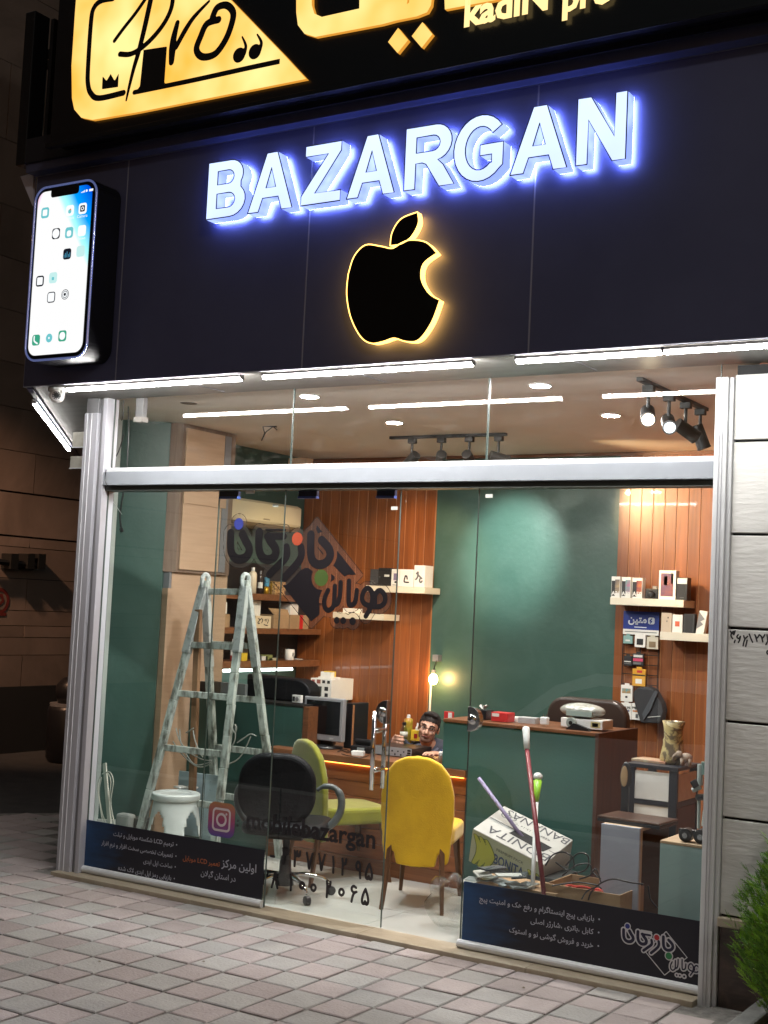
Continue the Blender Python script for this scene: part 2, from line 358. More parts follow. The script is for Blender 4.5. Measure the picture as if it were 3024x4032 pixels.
for i in range(-24, 30):
    for j in range(-11, 20):
        x = X0+SP*(i+.5); y = Y0+SP*(j+.5); d = SP
        if x > -.2 and y+SP/2 > YT:
            if y-SP/2 > YT-.03: continue
            d = YT-(y-SP/2); y = (y-SP/2+YT)/2
        if not edge_ok(x, y): continue
        if x > 3.86 and y > -.3 or x > 4.1: continue
        q = np.array([x, y, 0])-CAM; zc = q@FW; u = 1512+FPX*(q@RT)/zc; v_ = 2016-FPX*(q@UP)/zc
        vis = -120 < u < 3144 and v_ < 4150
        cells.append((0 if vis else 1, zc, x, y, d, (i+j) % 2, j))
cells.sort()
meshes = {}
stuff = {0: G(), 1: G()}
for n, (nv, zc, x, y, d, par, j) in enumerate(cells):
    pk = par == 0 or (d < SP-.001 or j >= 5) and random.random() < .55
    if n < 300 and nv == 0:
        key = (pk, round(d, 3))
        if key not in meshes:
            o = paver_mesh('paver', None, SP-.013, d-.013).build('paver', pav_p if pk else pav_g, pave); meshes[key] = o.data
        else:
            o = bpy.data.objects.new('paver', meshes[key]); COL.objects.link(o); o.parent = pave
        o.location = (x+random.uniform(-.0015, .0015), y+random.uniform(-.0015, .0015), random.uniform(-.0035, .0015)); o.rotation_euler = (random.uniform(-.010, .010), random.uniform(-.010, .010), random.uniform(-.014, .014))
    else:
        g = paver_mesh('', None, SP-.013, d-.013); stuff[int(pk)].add([(a+x, b+y, c) for a, b, c in g.v], g.f)
stuff[0].build('far_pavers', pav_g, pave, kind='stuff'); stuff[1].build('far_pavers', pav_p, pave, kind='stuff')
g = G(); g.add([(-60, -60, -.25), (60, -60, -.25), (60, -3.75, -.25), (-60, -3.75, -.25)], [(0, 1, 2, 3)]).build('street', asph)['kind'] = 'structure'
g = G(); g.add([(-60, -3.75, -.03), (8, -3.75, -.03), (8, 60, -.03), (-60, 60, -.03)], [(0, 1, 2, 3)]).build('alley_road', asph)['kind'] = 'structure'
G().box(-6, 8, -3.9, -3.68, -.3, .0).build('kerb', stone, bevel=.01)['kind'] = 'structure'
# litter and dry leaves
lt = mat('dry_leaf', (.10, .07, .035), .9)
for k, (px, py) in enumerate([(510, 3690), (518, 3623), (390, 3790), (200, 3240), (2060, 3893), (1100, 3762), (1275, 3700), (95, 3232), (140, 3225), (215, 3328), (800, 3790)]):
    p = PZ(px, py, 0); g = G(); a = random.random()*3; r = .008+.006*random.random()
    g.add([(p[0]+r*math.cos(a+t)*(.5 if t % 2 else 1), p[1]+r*math.sin(a+t)*.8, .003+.004*(t % 2)) for t in (0, 1, 2, 3.2, 4.6)], [(0, 1, 2, 3, 4)])
    tag(g.build('dry_leaf', lt if k % 3 else dark), 'tiny dry leaf scrap lying on the paving', 'leaf', 'dry leaf scraps on the paving')
# ================================================================ alley wall
XW = -5.0
zj = [-.05, PX(135, 2700, XW)[2]] + [PX(150, py, XW)[2] for py in (2578, 2509, 2464, 2405, 2281, 2159, 2116, 1946, 1789, 1622, 1450, 1250, 1050, 850, 600, 300, 0, -300)]
aw = thing('alley_wall', 'tall stone clad wall across the dark alley, lit warm low down', 'wall', (XW, 4, 0))
G().box(XW-.4, XW-.03, -14, 25, -.1, zj[-1]).build('backing', dark, aw, world=True)
for k in range(len(zj)-1):
    z0, z1 = zj[k], zj[k+1]; gap = .02 if k in (8, 7) else .007
    if k == 0: G().box(XW-.03, XW+.03, -14, 25, z0, z1).build('plinth', mat('plinth_paint', (.02, .02, .02), .8), aw, world=True); continue
    y = 2.0+(k % 2)*.7
    G().box(XW-.03, XW, -14, y-.01, z0, z1-gap).build('stone_slab', alleym, aw, world=True)
    while y < 9:
        G().box(XW-.03, XW+random.uniform(0, .006), y, y+1.39, z0, z1-gap).build('stone_slab', alleym, aw, world=True); y += 1.4
    G().box(XW-.03, XW, y, 25, z0, z1-gap).build('stone_slab', alleym, aw, world=True)
rd = mat('red_paint', (.16, .02, .015), .7)
c_ = PX(-2, 2366, XW+.012); rr_ = .14
def ring(X, Y): return np.abs(np.hypot(X-c_[1], Y-c_[2])-rr_*.85)-rr_*.13
sg = thing('painted_no_parking_mark', 'red painted no parking ring and bar on the alley wall', 'sign', (XW+.01, c_[1], c_[2]))
sdf_art(lambda X, Y: np.minimum(ring(X, Y), sd_line(X, Y, [(c_[1]-.07, c_[2]+.05), (c_[1]+.03, c_[2]+.06), (c_[1]+.05, c_[2]), (c_[1]-.02, c_[2]-.05)], .015)), c_[1]-.2, c_[1]+.2, c_[2]-.2, c_[2]+.2, .008, lambda a, b: (XW+.0085, a, b)).build('ring', rd, sg, world=True)
q = PX(-5, 2412, XW); q1 = PX(22, 2425, XW)
G().box(XW+.006, XW+.009, q[1]-.3, q1[1], q1[2]-.0, q[2]).build('bar', rd, sg, world=True)
a = PX(-40, 2208, XW+.1); b = PX(160, 2228, XW+.1)
pp = thing('wall_pipe', 'dark pipe with clamps running along the alley wall', 'pipe', tuple(a))
G().tube([a, b], .035, 8).build('pipe', blackm, pp, world=True)
for px in (42, 107, 150):
    q = PX(px, 2218, XW+.09); G().box(XW+.0, XW+.15, q[1]-.05, q[1]+.05, q[2]-.06, q[2]+.10).build('clamp', blackm, pp, world=True)
# dark shape in the alley, likely a car front, built as a domed bin
q = PZ(268, 3000, -.03)
bn = thing('alley_dark_shape', 'unclear dark shape with pale band in the alley, built as a domed bin', 'bin', tuple(q))
G().lathe([(.20, 0), (.23, .05), (.24, .52), (.22, .56)], (0, 0, 0), 20).build('body', black, bn, smooth=True, bevel=.005)
G().lathe([(.22, .56), (.22, .59)], (0, 0, 0), 20).build('band', grey, bn)
G().lathe([(.14, .59), (.17, .66), (.17, .76), (.11, .84), (.02, .87)], (0, 0, 0), 20).build('lid', black, bn, smooth=True)
# ================================================================ shop shell
sh = root('shop_building_shell', (2, 1.5, 0))
# soffit of the canopy: front strip and the oblique return over the side alley
DX, DY = -.65, .76
SZ = 2.875
g = G(); A = (-.20, -.53)
g.prism([(-.19, -.498), (6.2, -.498), (6.2, .02), (-.13, .02), (-.13+DX*4, .02+DY*4), (A[0]+.01+DX*4.4, A[1]+.032+DY*4.4)], SZ, SZ+.04, lambda a, b, d: (a, b, d))
sf = thing('canopy_soffit', 'pale sheet metal soffit under the dark shop fascia', 'soffit', (1, -.3, SZ))
g.build('sheet', sheet, sf, world=True)
for x in (.9, 2.0, 3.2, 4.2): G().box(x, x+.012, -.50, -.03, SZ-.004, SZ-.001).build('seam_strip', grey, sf, world=True)
fa = thing('shop_fascia', 'dark navy composite panel fascia above the shop glass', 'fascia', (2, -.5, SZ))
xs = [-.20, .533, 1.812, 3.085, 4.36, 6.2]; ZT = 4.135
for a, b in zip(xs[:-1], xs[1:]):
    G().box(a+.004, b-.004, -.53, -.50, SZ-.002, ZT-.004).build('panel', navy, fa, world=True, bevel=.0015)
G().box(-.19, 6.2, -.505, -.44, SZ+.045, ZT+.1).build('backing', mat('joint_filler', (.30, .30, .33), .5), fa, world=True)
G().box(-.20, 6.2, -.5285, -.506, SZ-.006, ZT+.003).build('joint_strip', mat('joint_alu', (.30, .31, .38), .45, .2), fa, world=True)
G().box(-.22, 6.2, -.60, -.50, ZT+.004, ZT+.055).build('ledge', navy, fa, world=True)
G().box(-.21, 6.2, -.62, -.45, ZT+.055, ZT+.20).build('cornice', mat('cornice_dark', (.014, .013, .018), .5), fa, world=True)
g = G(); g.prism([(A[0]+.0, A[1]+.03), (A[0]+DX*4.4, A[1]+DY*4.4), (A[0]+DX*4.4+.03, A[1]+DY*4.4+.03), (A[0]+.04, A[1]+.04)], SZ-.01, ZT+.2, lambda a, b, d: (a, b, d))
g.build('side_panel', navy, fa, world=True)
q = [PY(80, 695, -.5), PY(132, 680, -.5), PY(128, 810, -.5)]
G().hexa([q[0], q[1], q[2], q[2]], [p+np.array([0, .02, 0]) for p in (q[0], q[1], q[2], q[2])]).build('corner_flashing', mat('pale_flashing', (.6, .6, .7), .4), fa, world=True)
up = thing('upper_storey_wall', 'unlit dark upper wall behind the glowing yellow sign', 'wall', (2, .2, 4.4))
G().box(-.2, 6.4, -.40, .2, ZT+.2, 7).build('render_coat', mat('dark_render', (.05, .042, .04), .9, c2=(.035, .03, .028), scale=2), up, world=True)
# interior surfaces
g = G(); g.prism([(-.08, .0), (4.3, .0), (4.3, 3.3), (-1.0, 3.3), (-1.0, 1.15), (-.72, .80)], -.1, FZ-.012, lambda a, b, d: (a, b, d)); g.build('shop_subfloor', sand)['kind'] = 'structure'
fl = root('shop_floor', (2, 1.5, 0)); n0 = PZ(1590, 3591, FZ); T = .6
fm = None
for i in range(-5, 5):
    for j in range(-1, 6):
        x0, x1 = n0[0]+T*i, n0[0]+T*(i+1); y0, y1 = n0[1]+T*j, n0[1]+T*(j+1)
        x1 = min(x1, 4.1); y0 = max(y0, .06); y1 = min(y1, 3.2); x0 = max(x0, -.10-.8*y0 if y0 < .8 else -.95)
        if x1-x0 < .05 or y1-y0 < .05 or x0 < -2.4: continue
        G().box(x0+.0015, x1-.0015, y0+.0015, y1-.0015, FZ-.012, FZ).build('floor_tile', tilef, fl, world=True)
th = root('door_threshold', (2, 0, 0))
for a, b in ((-.13, .95), (.95, 2.05), (2.05, 3.0), (3.0, 3.815)):
    G().box(a+.001, b-.001, -.125, .058, -.05, FZ+.006).build('marble_slab', sill, th, world=True, bevel=.003)
CZ = 2.89
g = G(); g.prism([(-.08, .025), (4.4, .025), (4.4, 3.3), (-1.0, 3.3), (-1.0, 1.15), (-.72, .80)], CZ, CZ+.06, lambda a, b, d: (a, b, d)); g.build('shop_ceiling', plaster)['kind'] = 'structure'
BY = 3.15
bw = root('shop_back_wall', (1.5, BY, 0)); G().box(-1.0, 4.3, BY+.02, BY+.15, 0, CZ).build('backing', dark, bw, world=True)
def boards(x0, x1, y, parent, w=.0902):
    n = int(round((x1-x0)/w)); w = (x1-x0)/n; o0 = None
    for k in range(n):
        if o0 is None: o0 = G().box(0, w-.006, -.012, .012, 0, CZ-.02).build('wood_board', wood, parent, bevel=.0015); o = o0
        else: o = o0.copy(); COL.objects.link(o)
        o.location = (x0+w*k-parent.location[0], y-parent.location[1], .012)
    G().box(x0, x1, y-.0075, y+.02, 0, CZ-.02).build('groove_strip', mat('groove', (.36, .16, .06), .4), parent, world=True)
boards(-.75, .525, BY, bw); boards(2.06, 4.0, BY, bw)
G().box(.527, 2.058, BY-.004, BY+.02, 0, CZ-.002).build('green_panel', greenw, bw, world=True)
G().box(-1, 4.2, BY-.03, BY-.012, CZ-.025, CZ-.002).build('ceiling_trim', woodd, bw, world=True)
lw = root('shop_left_wall', (-.7, 1.5, 0))
G().box(-.85, -.752, 1.70, 3.2, 0, CZ).build('green_panel', greenw, lw, world=True)
G().add([(-.36, 1.07, FZ), (-.36, 1.68, FZ), (-.36, 1.68, CZ), (-.36, 1.07, CZ), (-.75, 1.72, FZ), (-.75, 1.72, CZ)], [(0, 3, 2, 1), (1, 2, 5, 4)]).build('side_skin', mdf, lw, world=True)
g = G(); g.prism([(-.70, .80), (-.405, 1.02), (-.42, 1.06), (-.74, .86)], FZ, CZ-.001, lambda a, b, d: (a, b, d)); g.build('green_return', greenw, lw, world=True)
g = G(); g.prism([(-.10, .08), (-.70, .80), (-.74, .80), (-.16, .08)], FZ, CZ-.001, lambda a, b, d: (a, b, d)); g.build('side_frame_wall', mat('side_teal', (.10, .2, .19), .25, c2=(.06, .15, .14), scale=1, st=(30, 30, .2)), lw, world=True)
G().box(-.715, -.665, .775, .815, FZ, CZ).build('corner_mullion', mat('pale_profile', (.42, .46, .43), .4), lw, world=True)
g = G(); g.prism([(-.69, .785), (-.40, 1.0), (-.403, 1.012), (-.70, .80)], FZ, .16, lambda a, b, d: (a, b, d)); g.build('skirting', mat('pale_skirting', (.40, .41, .38), .4), lw, world=True)
G().box(-.43, -.362, 1.04, 1.66, FZ, 1.74).build('mdf_panel', mdf, lw, world=True)
G().box(-.43, -.364, 1.05, 1.66, 1.741, 1.85).build('mdf_gap', grey, lw, world=True)
G().box(3.98, 4.1, .05, 3.2, 0, CZ).build('shop_right_wall', wood)['kind'] = 'structure'
# tall cupboard box hung on the left wall
cb = thing('wall_cupboard', 'tall brown cupboard with unfinished fibreboard door hung under the ceiling', 'cupboard', (-.4, 1.35, 1.855))
g = G(); g.prism([(-.47, .985), (-.335, 1.075), (-.335, 1.66), (-.47, 1.66)], 1.855, CZ-.002, lambda a, b, d: (a, b, d)); g.build('carcass', woodg, cb, world=True)
G().box(-.333, -.322, 1.10, 1.52, 1.875, CZ-.03).build('door', mdf, cb, world=True, bevel=.001)
G().box(-.322, -.314, 1.095, 1.56, 2.335, 2.42).build('batten', mdf, cb, world=True, bevel=.001)
G().box(-.333, -.326, 1.53, 1.60, 1.875, CZ-.03).build('edge_strip', grey, cb, world=True)
# ================================================================ front glazing
fr = thing('shop_front_frame', 'white aluminium posts and transom framing the shop glass', 'frame', (1.9, 0, 0))
for nm, a, b, c, d, z0, z1, m in (('post', -.145, -.035, -.07, .06, -.01, 2.78, alu), ('post_cap', -.14, -.045, -.06, .05, 2.78, 2.873, grey), ('post_rib', -.085, -.080, -.074, -.069, 0, 2.78, alu_w), ('post_rib', -.118, -.116, -.074, -.069, 0, 2.78, alu_w),
        ('glazing_channel', -.033, -.010, -.045, .05, 0, 2.873, grey), ('jamb', -.008, .024, -.055, .05, 0, 2.873, alu),
        ('post', 3.818, 3.876, -.075, .06, -.02, 2.80, alu_w), ('post_rib', 3.84, 3.843, -.079, -.074, 0, 2.80, alu), ('post_rib', 3.855, 3.857, -.079, -.074, 0, 2.80, alu), ('jamb', 3.877, 3.896, -.06, .03, -.02, 2.80, alu_w)):
    G().box(a, b, c, d, z0, z1).build(nm, m, fr, world=True, bevel=.003)
G().box(.026, 3.816, -.055, .06, 2.336, 2.418).build('transom', mat('transom_paint', (.27, .29, .325), .45, c2=(.25, .27, .30), scale=3), fr, world=True, bevel=.003)
G().box(.026, 3.816, -.035, .05, 2.419, 2.444).build('transom_bead', alu_w, fr, world=True, bevel=.003)
G().box(.026, 3.816, -.03, .06, 2.305, 2.335).build('door_track', mat('dark_track', (.045, .05, .045), .4), fr, world=True)
def pane(x0, x1, y, z0, z1, parent, m=glass):
    o = G().add([(x0, y, z0), (x1, y, z0), (x1, y, z1), (x0, y, z1)], [(0, 1, 2, 3)]).build('pane', m, parent, world=True)
    G().box(x0-.0015, x0+.0015, y-.005, y+.005, z0, z1).build('glass_edge', glasse, parent, world=True)
    G().box(x1-.0015, x1+.0015, y-.005, y+.005, z0, z1).build('glass_edge', glasse, parent, world=True)
tr = thing('transom_window', 'grimy fixed glass band above the white transom', 'window', (1.9, 0, 2.44))
for a, b in ((.028, 1.376), (1.381, 2.605), (2.610, 3.814)): pane(a, b, .012, 2.446, 2.873, tr, glasst)
P1 = thing('fixed_window', 'left fixed glass pane carrying the black repair banner', 'window', (.7, 0, 0)); pane(.026, 1.365, 0, FZ+.01, 2.31, P1)
P2 = thing('sliding_door', 'left sliding glass door with big calligraphy decal and phone numbers', 'door', (1.45, .05, FZ)); pane(.853, 2.085, .05, FZ+.012, 2.31, P2)
P3 = thing('sliding_door', 'right sliding glass door beside the stone pier with the logo banner', 'door', (3.2, 0, FZ)); pane(2.58, 3.814, .0, FZ+.01, 2.31, P3)
for px in (905, 1215, 1522):
    a = PY(px-35, 1925, .06); b = PY(px+35, 1955, .06)
    for pp_, nm, m in ((.03, 'roller', mat('navy_plastic', (.01, .014, .05), .4)),): G().box(a[0], b[0], .052, .075, 2.275, 2.315).build('door_roller', m, P2, world=True)
    G().box(a[0], b[0], .045, .076, 2.262, 2.274).build('roller_clip', mat('blue_plastic', (.05, .09, .33), .4), P2, world=True)
G().box(1.09, 1.145, -.008, .0, 2.285, 2.325).build('clip', white, P1, world=True)
stk = mat('sticker', (.55, .56, .52), .5)
for px, py, y, P in ((1085, 1990, .045, P2), (1553, 2001, .045, P2), (1926, 1953, -.004, P3)):
    q = PY(px, py, y); G().box(q[0]-.02, q[0]+.02, y-.001, y, q[2]-.009, q[2]+.009).build('sticker', stk, P, world=True)
# bottom rails
for P, a, b in ((P1, .01, 1.36), (P3, 2.575, 3.815)): G().cyl((a, -.012, FZ+.028), (b, -.012, FZ+.028), .021, n=14).build('bottom_rail', alu_w, P, world=True, smooth=False)
# door locks and the tubular pull handle
def lock(px, py, y, P, side):
    q = PY(px, py, y); g = G(); r = .062
    pl = [(q[0]+side*0.03, q[2]+r)]+[(q[0]+side*.02-side*r*math.sin(t), q[2]+r*math.cos(t)) for t in np.linspace(.15, math.pi-.15, 12)]+[(q[0]+side*.03, q[2]-r)]
    g.prism(pl, y-.02, y+.02, lambda a, b, d: (a, d, b)); o = g.build('lock_plate', steel, P, world=True, bevel=.004)
    G().lathe([(.026, 0), (.026, .006), (.018, .012), (.006, .013)], (q[0], y-.021, q[2]), 18, (0, -1, 0)).build('cylinder', chrome, P, world=True, smooth=True)
lock(1513, 2803, .05, P2, 1); lock(1868, 2832, 0, P3, -1)
h0 = PY(1478, 2800, .0); h1 = PY(1462, 3110, .0)
G().cyl((h0[0], -.005, h0[2]), (h0[0], -.005, h1[2]), .0125, n=14).build('pull_handle', chrome, P2, world=True, smooth=True)
G().cyl((h0[0], .105, h0[2]), (h0[0], .105, h1[2]), .0125, n=14).build('pull_handle', chrome, P2, world=True, smooth=True)
for t in (.25, .75): z = h0[2]+(h1[2]-h0[2])*t; G().cyl((h0[0], -.005, z), (h0[0], .105, z), .014, n=14).build('handle_boss', chrome, P2, world=True, smooth=True)
# ================================================================ stone pier on the right
pr = thing('stone_pier', 'pale travertine block pier with brown marble base right of the glass', 'pier', (4.5, 0, 0))
zs = [PY(2850, py, -.04)[2] for py in (3605, 3218, 2839, 2471, 2103, 1738, 1475)]
G().box(3.90, 6.0, -.02, .3, -.05, 2.86).build('core', dark, pr, world=True)
for k, (a, b) in enumerate(zip(zs[:-1], zs[1:])):
    G().box(3.898, 4.42, -.045, -.02, a+.006, b-.006).build('stone_block', stone, pr, world=True, bevel=.004)
    G().box(4.43, 6.0, -.045, -.02, a+.006, b-.006).build('stone_block', stone, pr, world=True, bevel=.004)
G().box(3.895, 6.0, -.075, -.02, zs[0]-.045, zs[0]-.003).build('stone_ledge', sill, pr, world=True, bevel=.006)
G().box(3.905, 6.0, -.05, -.02, -.05, zs[0]-.046).build('marble_base', marbled, pr, world=True)
ink = mat('black_ink', (.012, .012, .014), .6)
def scribble(strokes, y, w, parent, m, name, z_=None):
    f = lambda X, Y: np.min([sd_line(X, Y, smooth_path(s, 4), w) for s in strokes], axis=0)
    xs_ = [p[0] for s in strokes for p in s]; ys_ = [p[1] for s in strokes for p in s]
    return sdf_art(f, min(xs_)-w*2, max(xs_)+w*2, min(ys_)-w*2, max(ys_)+w*2, w*.5, lambda a, b: (a, y, b)).build(name, m, parent, world=True)
def pxs(strokes, y, off=(0, 0), sc=1): return [[(lambda p: (p[0], p[2]))(PY(off[0]+a/sc, off[1]+b/sc, y)) for a, b in s] for s in strokes]
scribble(pxs([[(1320, 770), (1335, 790), (1345, 770), (1350, 800), (1362, 765)], [(1330, 780), (1325, 810), (1340, 835)], [(1362, 850), (1355, 870)],
              [(1390, 800), (1378, 820), (1395, 835), (1410, 815), (1402, 850), (1392, 870)], [(1440, 810), (1450, 835), (1475, 815)], [(1455, 830), (1440, 870), (1435, 900)], [(1470, 850), (1458, 905)],
              [(1490, 795), (1505, 835), (1520, 868)], [(1540, 800), (1560, 830), (1580, 800)], [(1545, 810), (1560, 860)], [(1590, 805), (1610, 830), (1630, 800)], [(1600, 815), (1612, 865)], [(1650, 870), (1640, 890)],
              [(1655, 945), (1648, 960), (1655, 975)], [(1500, 890), (1490, 1010)][:0] or [(1650, 800), (1658, 860)]], -.0458, (2300, 2150), 2.2914), -.0458, .0035, pr, ink, 'handwritten_number')
# ================================================================ LED tubes
def led_tube(x0, x1, y, z, label, rot=None):
    L = x1-x0; t = thing('led_strip', label, 'light', (x0, y, z), 0 if rot is None else rot, 'white light strips under the canopy')
    G().box(0, L, -.014, .014, .0085, .022).build('channel', alu_w, t, bevel=.001)
    G().box(-.006, .0, -.015, .015, -.004, .023).build('end_cap', grey, t); G().box(L, L+.006, -.015, .015, -.004, .023).build('end_cap', grey, t)
    g = G(); n = int(L/.0192)
    for k in range(n):
        a = (k+.5)*L/n; h = .0062
        g.box(a-h, a+h, -.010, .010, -.009, .0083)
    g.build('led_row', led_e2 if rot is not None else led_e3 if x0 > 3.3 else led_e, t)
    return t
ly, lz = -.497, 2.842
q = [PY(px, py, ly)[0] for px, py in ((270, 1525), (950, 1488), (1040, 1484), (1862, 1434), (2035, 1428), (2606, 1390), (2618, 1388))]
led_tube(q[0], q[1], ly, lz, 'lit white strip under the fascia beside the dome camera')
led_tube(q[2], q[3], ly, lz, 'lit white strip under the fascia below the bitten fruit emblem')
led_tube(q[4], q[5], ly, lz, 'lit white strip under the fascia above the right glass door')
led_tube(q[6], q[6]+1.3, ly, lz, 'lit white strip under the fascia end above the stone pier')
a = PZ(135, 1588, lz); b = PZ(205, 1680, lz); c = PZ(272, 1772, lz)
def at_ang(p, q_): return math.atan2(q_[1]-p[1], q_[0]-p[0])
ang = at_ang(a, c); L = math.hypot(c[0]-a[0], c[1]-a[1])
led_tube(0, L*.5-.01, 0, 0, 'lit white strip slanting back under the side canopy, nearer one', ang).location = (a[0], a[1], lz)
led_tube(0, L*.5-.01, 0, 0, 'lit white strip slanting back under the side canopy, farther one', ang).location = ((a[0]+c[0])/2, (a[1]+c[1])/2, lz)
# dome camera under the soffit
q = PZ(225, 1560, SZ-.05)
dc = thing('dome_camera', 'white dome security camera under the canopy corner', 'camera', (q[0], q[1], SZ))
G().lathe([(.055, -.002), (.055, -.02), (.05, -.028)], (0, 0, 0), 24).build('base', white, dc, smooth=True, bevel=.002)
G().ell((0, 0, -.045), .046, 20, 12).build('dome', white, dc, smooth=True)
d = Vector((CAM[0]-q[0]-.9, CAM[1]-q[1], -1.2)).normalized(); cc = Vector((0, 0, -.045))
G().cyl(cc+d*.038, cc+d*.052, .031, n=20).build('lens_ring', white, dc, bevel=.002)
G().cyl(cc+d*.050, cc+d*.053, .025, n=20).build('lens_face', black, dc)
G().cyl(cc+d*.052, cc+d*.056, .011, n=16).build('lens', mat('lens_glass', (.02, .02, .02), .05, coat=1), dc)
g = G(); a1 = d.orthogonal().normalized(); b1 = d.cross(a1)
for k in range(10): t = 2*math.pi*k/10; p = cc+d*.0535+(a1*math.cos(t)+b1*math.sin(t))*.019; g.cyl(p, p+d*.001, .003, n=6)
g.build('infrared_led', white, dc)
# small junction plates at the side of the corner post
for k, (x0, y0, x1, y1) in enumerate(((285, 1700, 345, 1760), (275, 1795, 340, 1842))):
    p = PY(x0, y1, .25); r = PY(x1, y0, .25); t = thing('side_plate', ['pale board fixed behind the corner post, upper one', 'pale board fixed behind the corner post, lower one'][k], 'board', tuple(p))
    G().box(p[0], r[0]+.1, .25, .262, p[2], r[2]).build('board', mat('dirty_board', (.42, .40, .35), .6, c2=(.28, .27, .23), scale=9), t, world=True, bevel=.002)
    G().box(p[0]-.002, r[0]+.1, .246, .266, p[2]-.006, p[2]).build('edge_trim', alu_w, t, world=True)
# ================================================================ lettering BAZARGAN
face = emis('letter_face', (.58, .72, 1.0), 1.6, (.46, .55, .98), 2.2, .3, .75)
side = emis('letter_side', (.42, .55, 1.0), 1.7, (.22, .30, .85), 7, .3, .6)
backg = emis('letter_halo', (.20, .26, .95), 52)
trim = mat('letter_trim', (.012, .015, .04), .4)
def arc(cx_, cy_, rx, ry, a0, a1, n=10): return [(cx_+rx*math.cos(math.radians(a0+(a1-a0)*k/n)), cy_+ry*math.sin(math.radians(a0+(a1-a0)*k/n))) for k in range(n+1)]
GL = {
 'B': (.88, [[(0, 0)]+[(.5, 0)]+arc(.52, .29, .33, .29, -90, 48, 8)+arc(.50, .74, .28, .26, -32, 90, 8)+[(0, 1)],
             [(.22, .17), (.22, .43), (.48, .43)]+arc(.48, .30, .14, .13, 90, -90, 8), [(.22, .59), (.22, .83), (.46, .83)]+arc(.46, .71, .12, .12, 90, -90, 8)]),
 'A': (1.0, [[(0, 0), (.24, 0), (.325, .23), (.675, .23), (.76, 0), (1, 0), (.62, 1), (.38, 1)], [(.39, .40), (.5, .74), (.61, .40)]]),
 'Z': (.86, [[(0, 0), (.86, 0), (.86, .18), (.30, .18), (.84, .84), (.84, 1), (.06, 1), (.06, .82), (.56, .82), (0, .16)]]),
 'R': (.94, [[(0, 0), (.21, 0), (.21, .41), (.33, .41), (.40, .38), (.66, 0), (.94, 0), (.72, .34), (.62, .43)]+arc(.56, .71, .31, .29, -65, 90, 10)+[(0, 1)],
             [(.21, .58), (.21, .83), (.52, .83)]+arc(.52, .705, .13, .125, 90, -90, 8)]),
 'G': (1.0, [arc(.50, .5, .50, .52, 38, 318, 22)+[(.93, .20), (.93, .55), (.50, .55), (.50, .38), (.72, .38), (.72, .25)]+arc(.50, .5, .28, .34, -48, -322, 20)]),
 'N': (.90, [[(0, 0), (.21, 0), (.21, .66), (.66, 0), (.90, 0), (.90, 1), (.69, 1), (.69, .36), (.25, 1), (0, 1)]])}
YF, ZB, HL = -.63, 3.682, .305
WRD = [('B', 1.208, 1.475, 'first letter B, lit white with blue glow, left end of the name on the fascia'), ('A', 1.487, 1.772, 'lit white letter A between the B and the Z on the fascia'),
       ('Z', 1.825, 2.065, 'lit white letter Z on the dark fascia'), ('A', 2.103, 2.382, 'lit white letter A between the Z and the R on the fascia'),
       ('R', 2.434, 2.712, 'lit white letter R on the dark fascia'), ('G', 2.703, 2.985, 'lit white letter G above the bitten fruit emblem'),
       ('A', 3.004, 3.289, 'lit white letter A between the G and the N on the fascia'), ('N', 3.331, 3.567, 'last letter N, lit white, right end of the name on the fascia')]
for ch, x0, x1, lab in WRD:
    w, loops = GL[ch]; k = (x1-x0)/w
    lp = [[(x0+a*k, ZB+b*HL) for a, b in l] for l in loops]
    t = thing('channel_letter', lab, 'sign letter', ((x0+x1)/2, -.53, ZB), 0, 'glowing letters of the shop name')
    v, f = curve_mesh(lp); art(v, f, lambda a, b, c: (a, YF, b)).build('face', face, t, world=True)
    g = G(); tr_ = G()
    for l in lp:
        n = len(l)
        for i in range(n):
            a, b = l[i], l[(i+1) % n]
            g.add([(a[0], YF+.001, a[1]), (b[0], YF+.001, b[1]), (b[0], -.553, b[1]), (a[0], -.553, a[1])], [(0, 1, 2, 3)])
        tr_.tube([(p[0], YF, p[1]) for p in l+l[:2]], .0030, 5, caps=False)
    g.build('side_return', side, t, world=True); tr_.build('edge_trim', trim, t, world=True)
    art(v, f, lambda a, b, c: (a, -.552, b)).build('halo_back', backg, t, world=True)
# ================================================================ bitten fruit emblem
q = [PY(px, py, -.585) for px, py in ((1366, 1100), (1735, 1180), (1470, 1350), (1640, 835))]
def pa(pts, y=-.59): return [(lambda p: (p[0], p[2]))(PY(a, b, y)) for a, b in pts]
body = smooth_path(pa([(1372, 1080), (1366, 1160), (1382, 1250), (1420, 1325), (1462, 1352), (1510, 1345), (1552, 1332), (1600, 1345), (1650, 1338), (1700, 1270), (1733, 1182)]), 5)
bite = smooth_path(pa([(1733, 1182), (1690, 1155), (1660, 1100), (1668, 1040), (1722, 997)]), 5)
topr = smooth_path(pa([(1722, 997), (1680, 955), (1620, 945), (1580, 958), (1545, 978), (1500, 970), (1440, 965), (1395, 1010), (1372, 1080)]), 5)
apple = body[:-1]+bite[:-1]+topr[:-1]
leaf = smooth_path(pa([(1537, 968), (1545, 915), (1580, 862), (1645, 835)]), 5)[:-1]+smooth_path(pa([(1645, 835), (1648, 880), (1618, 935), (1575, 962), (1537, 968)]), 5)[:-1]
em = thing('fruit_emblem', 'black bitten apple emblem with warm glowing rim on the fascia', 'emblem', (2.4, -.53, 2.95))
ap_face = mat('emblem_face', (.004, .004, .004), .1)
warm_rim = emis('emblem_rim', (1.0, .55, .12), 4.5)
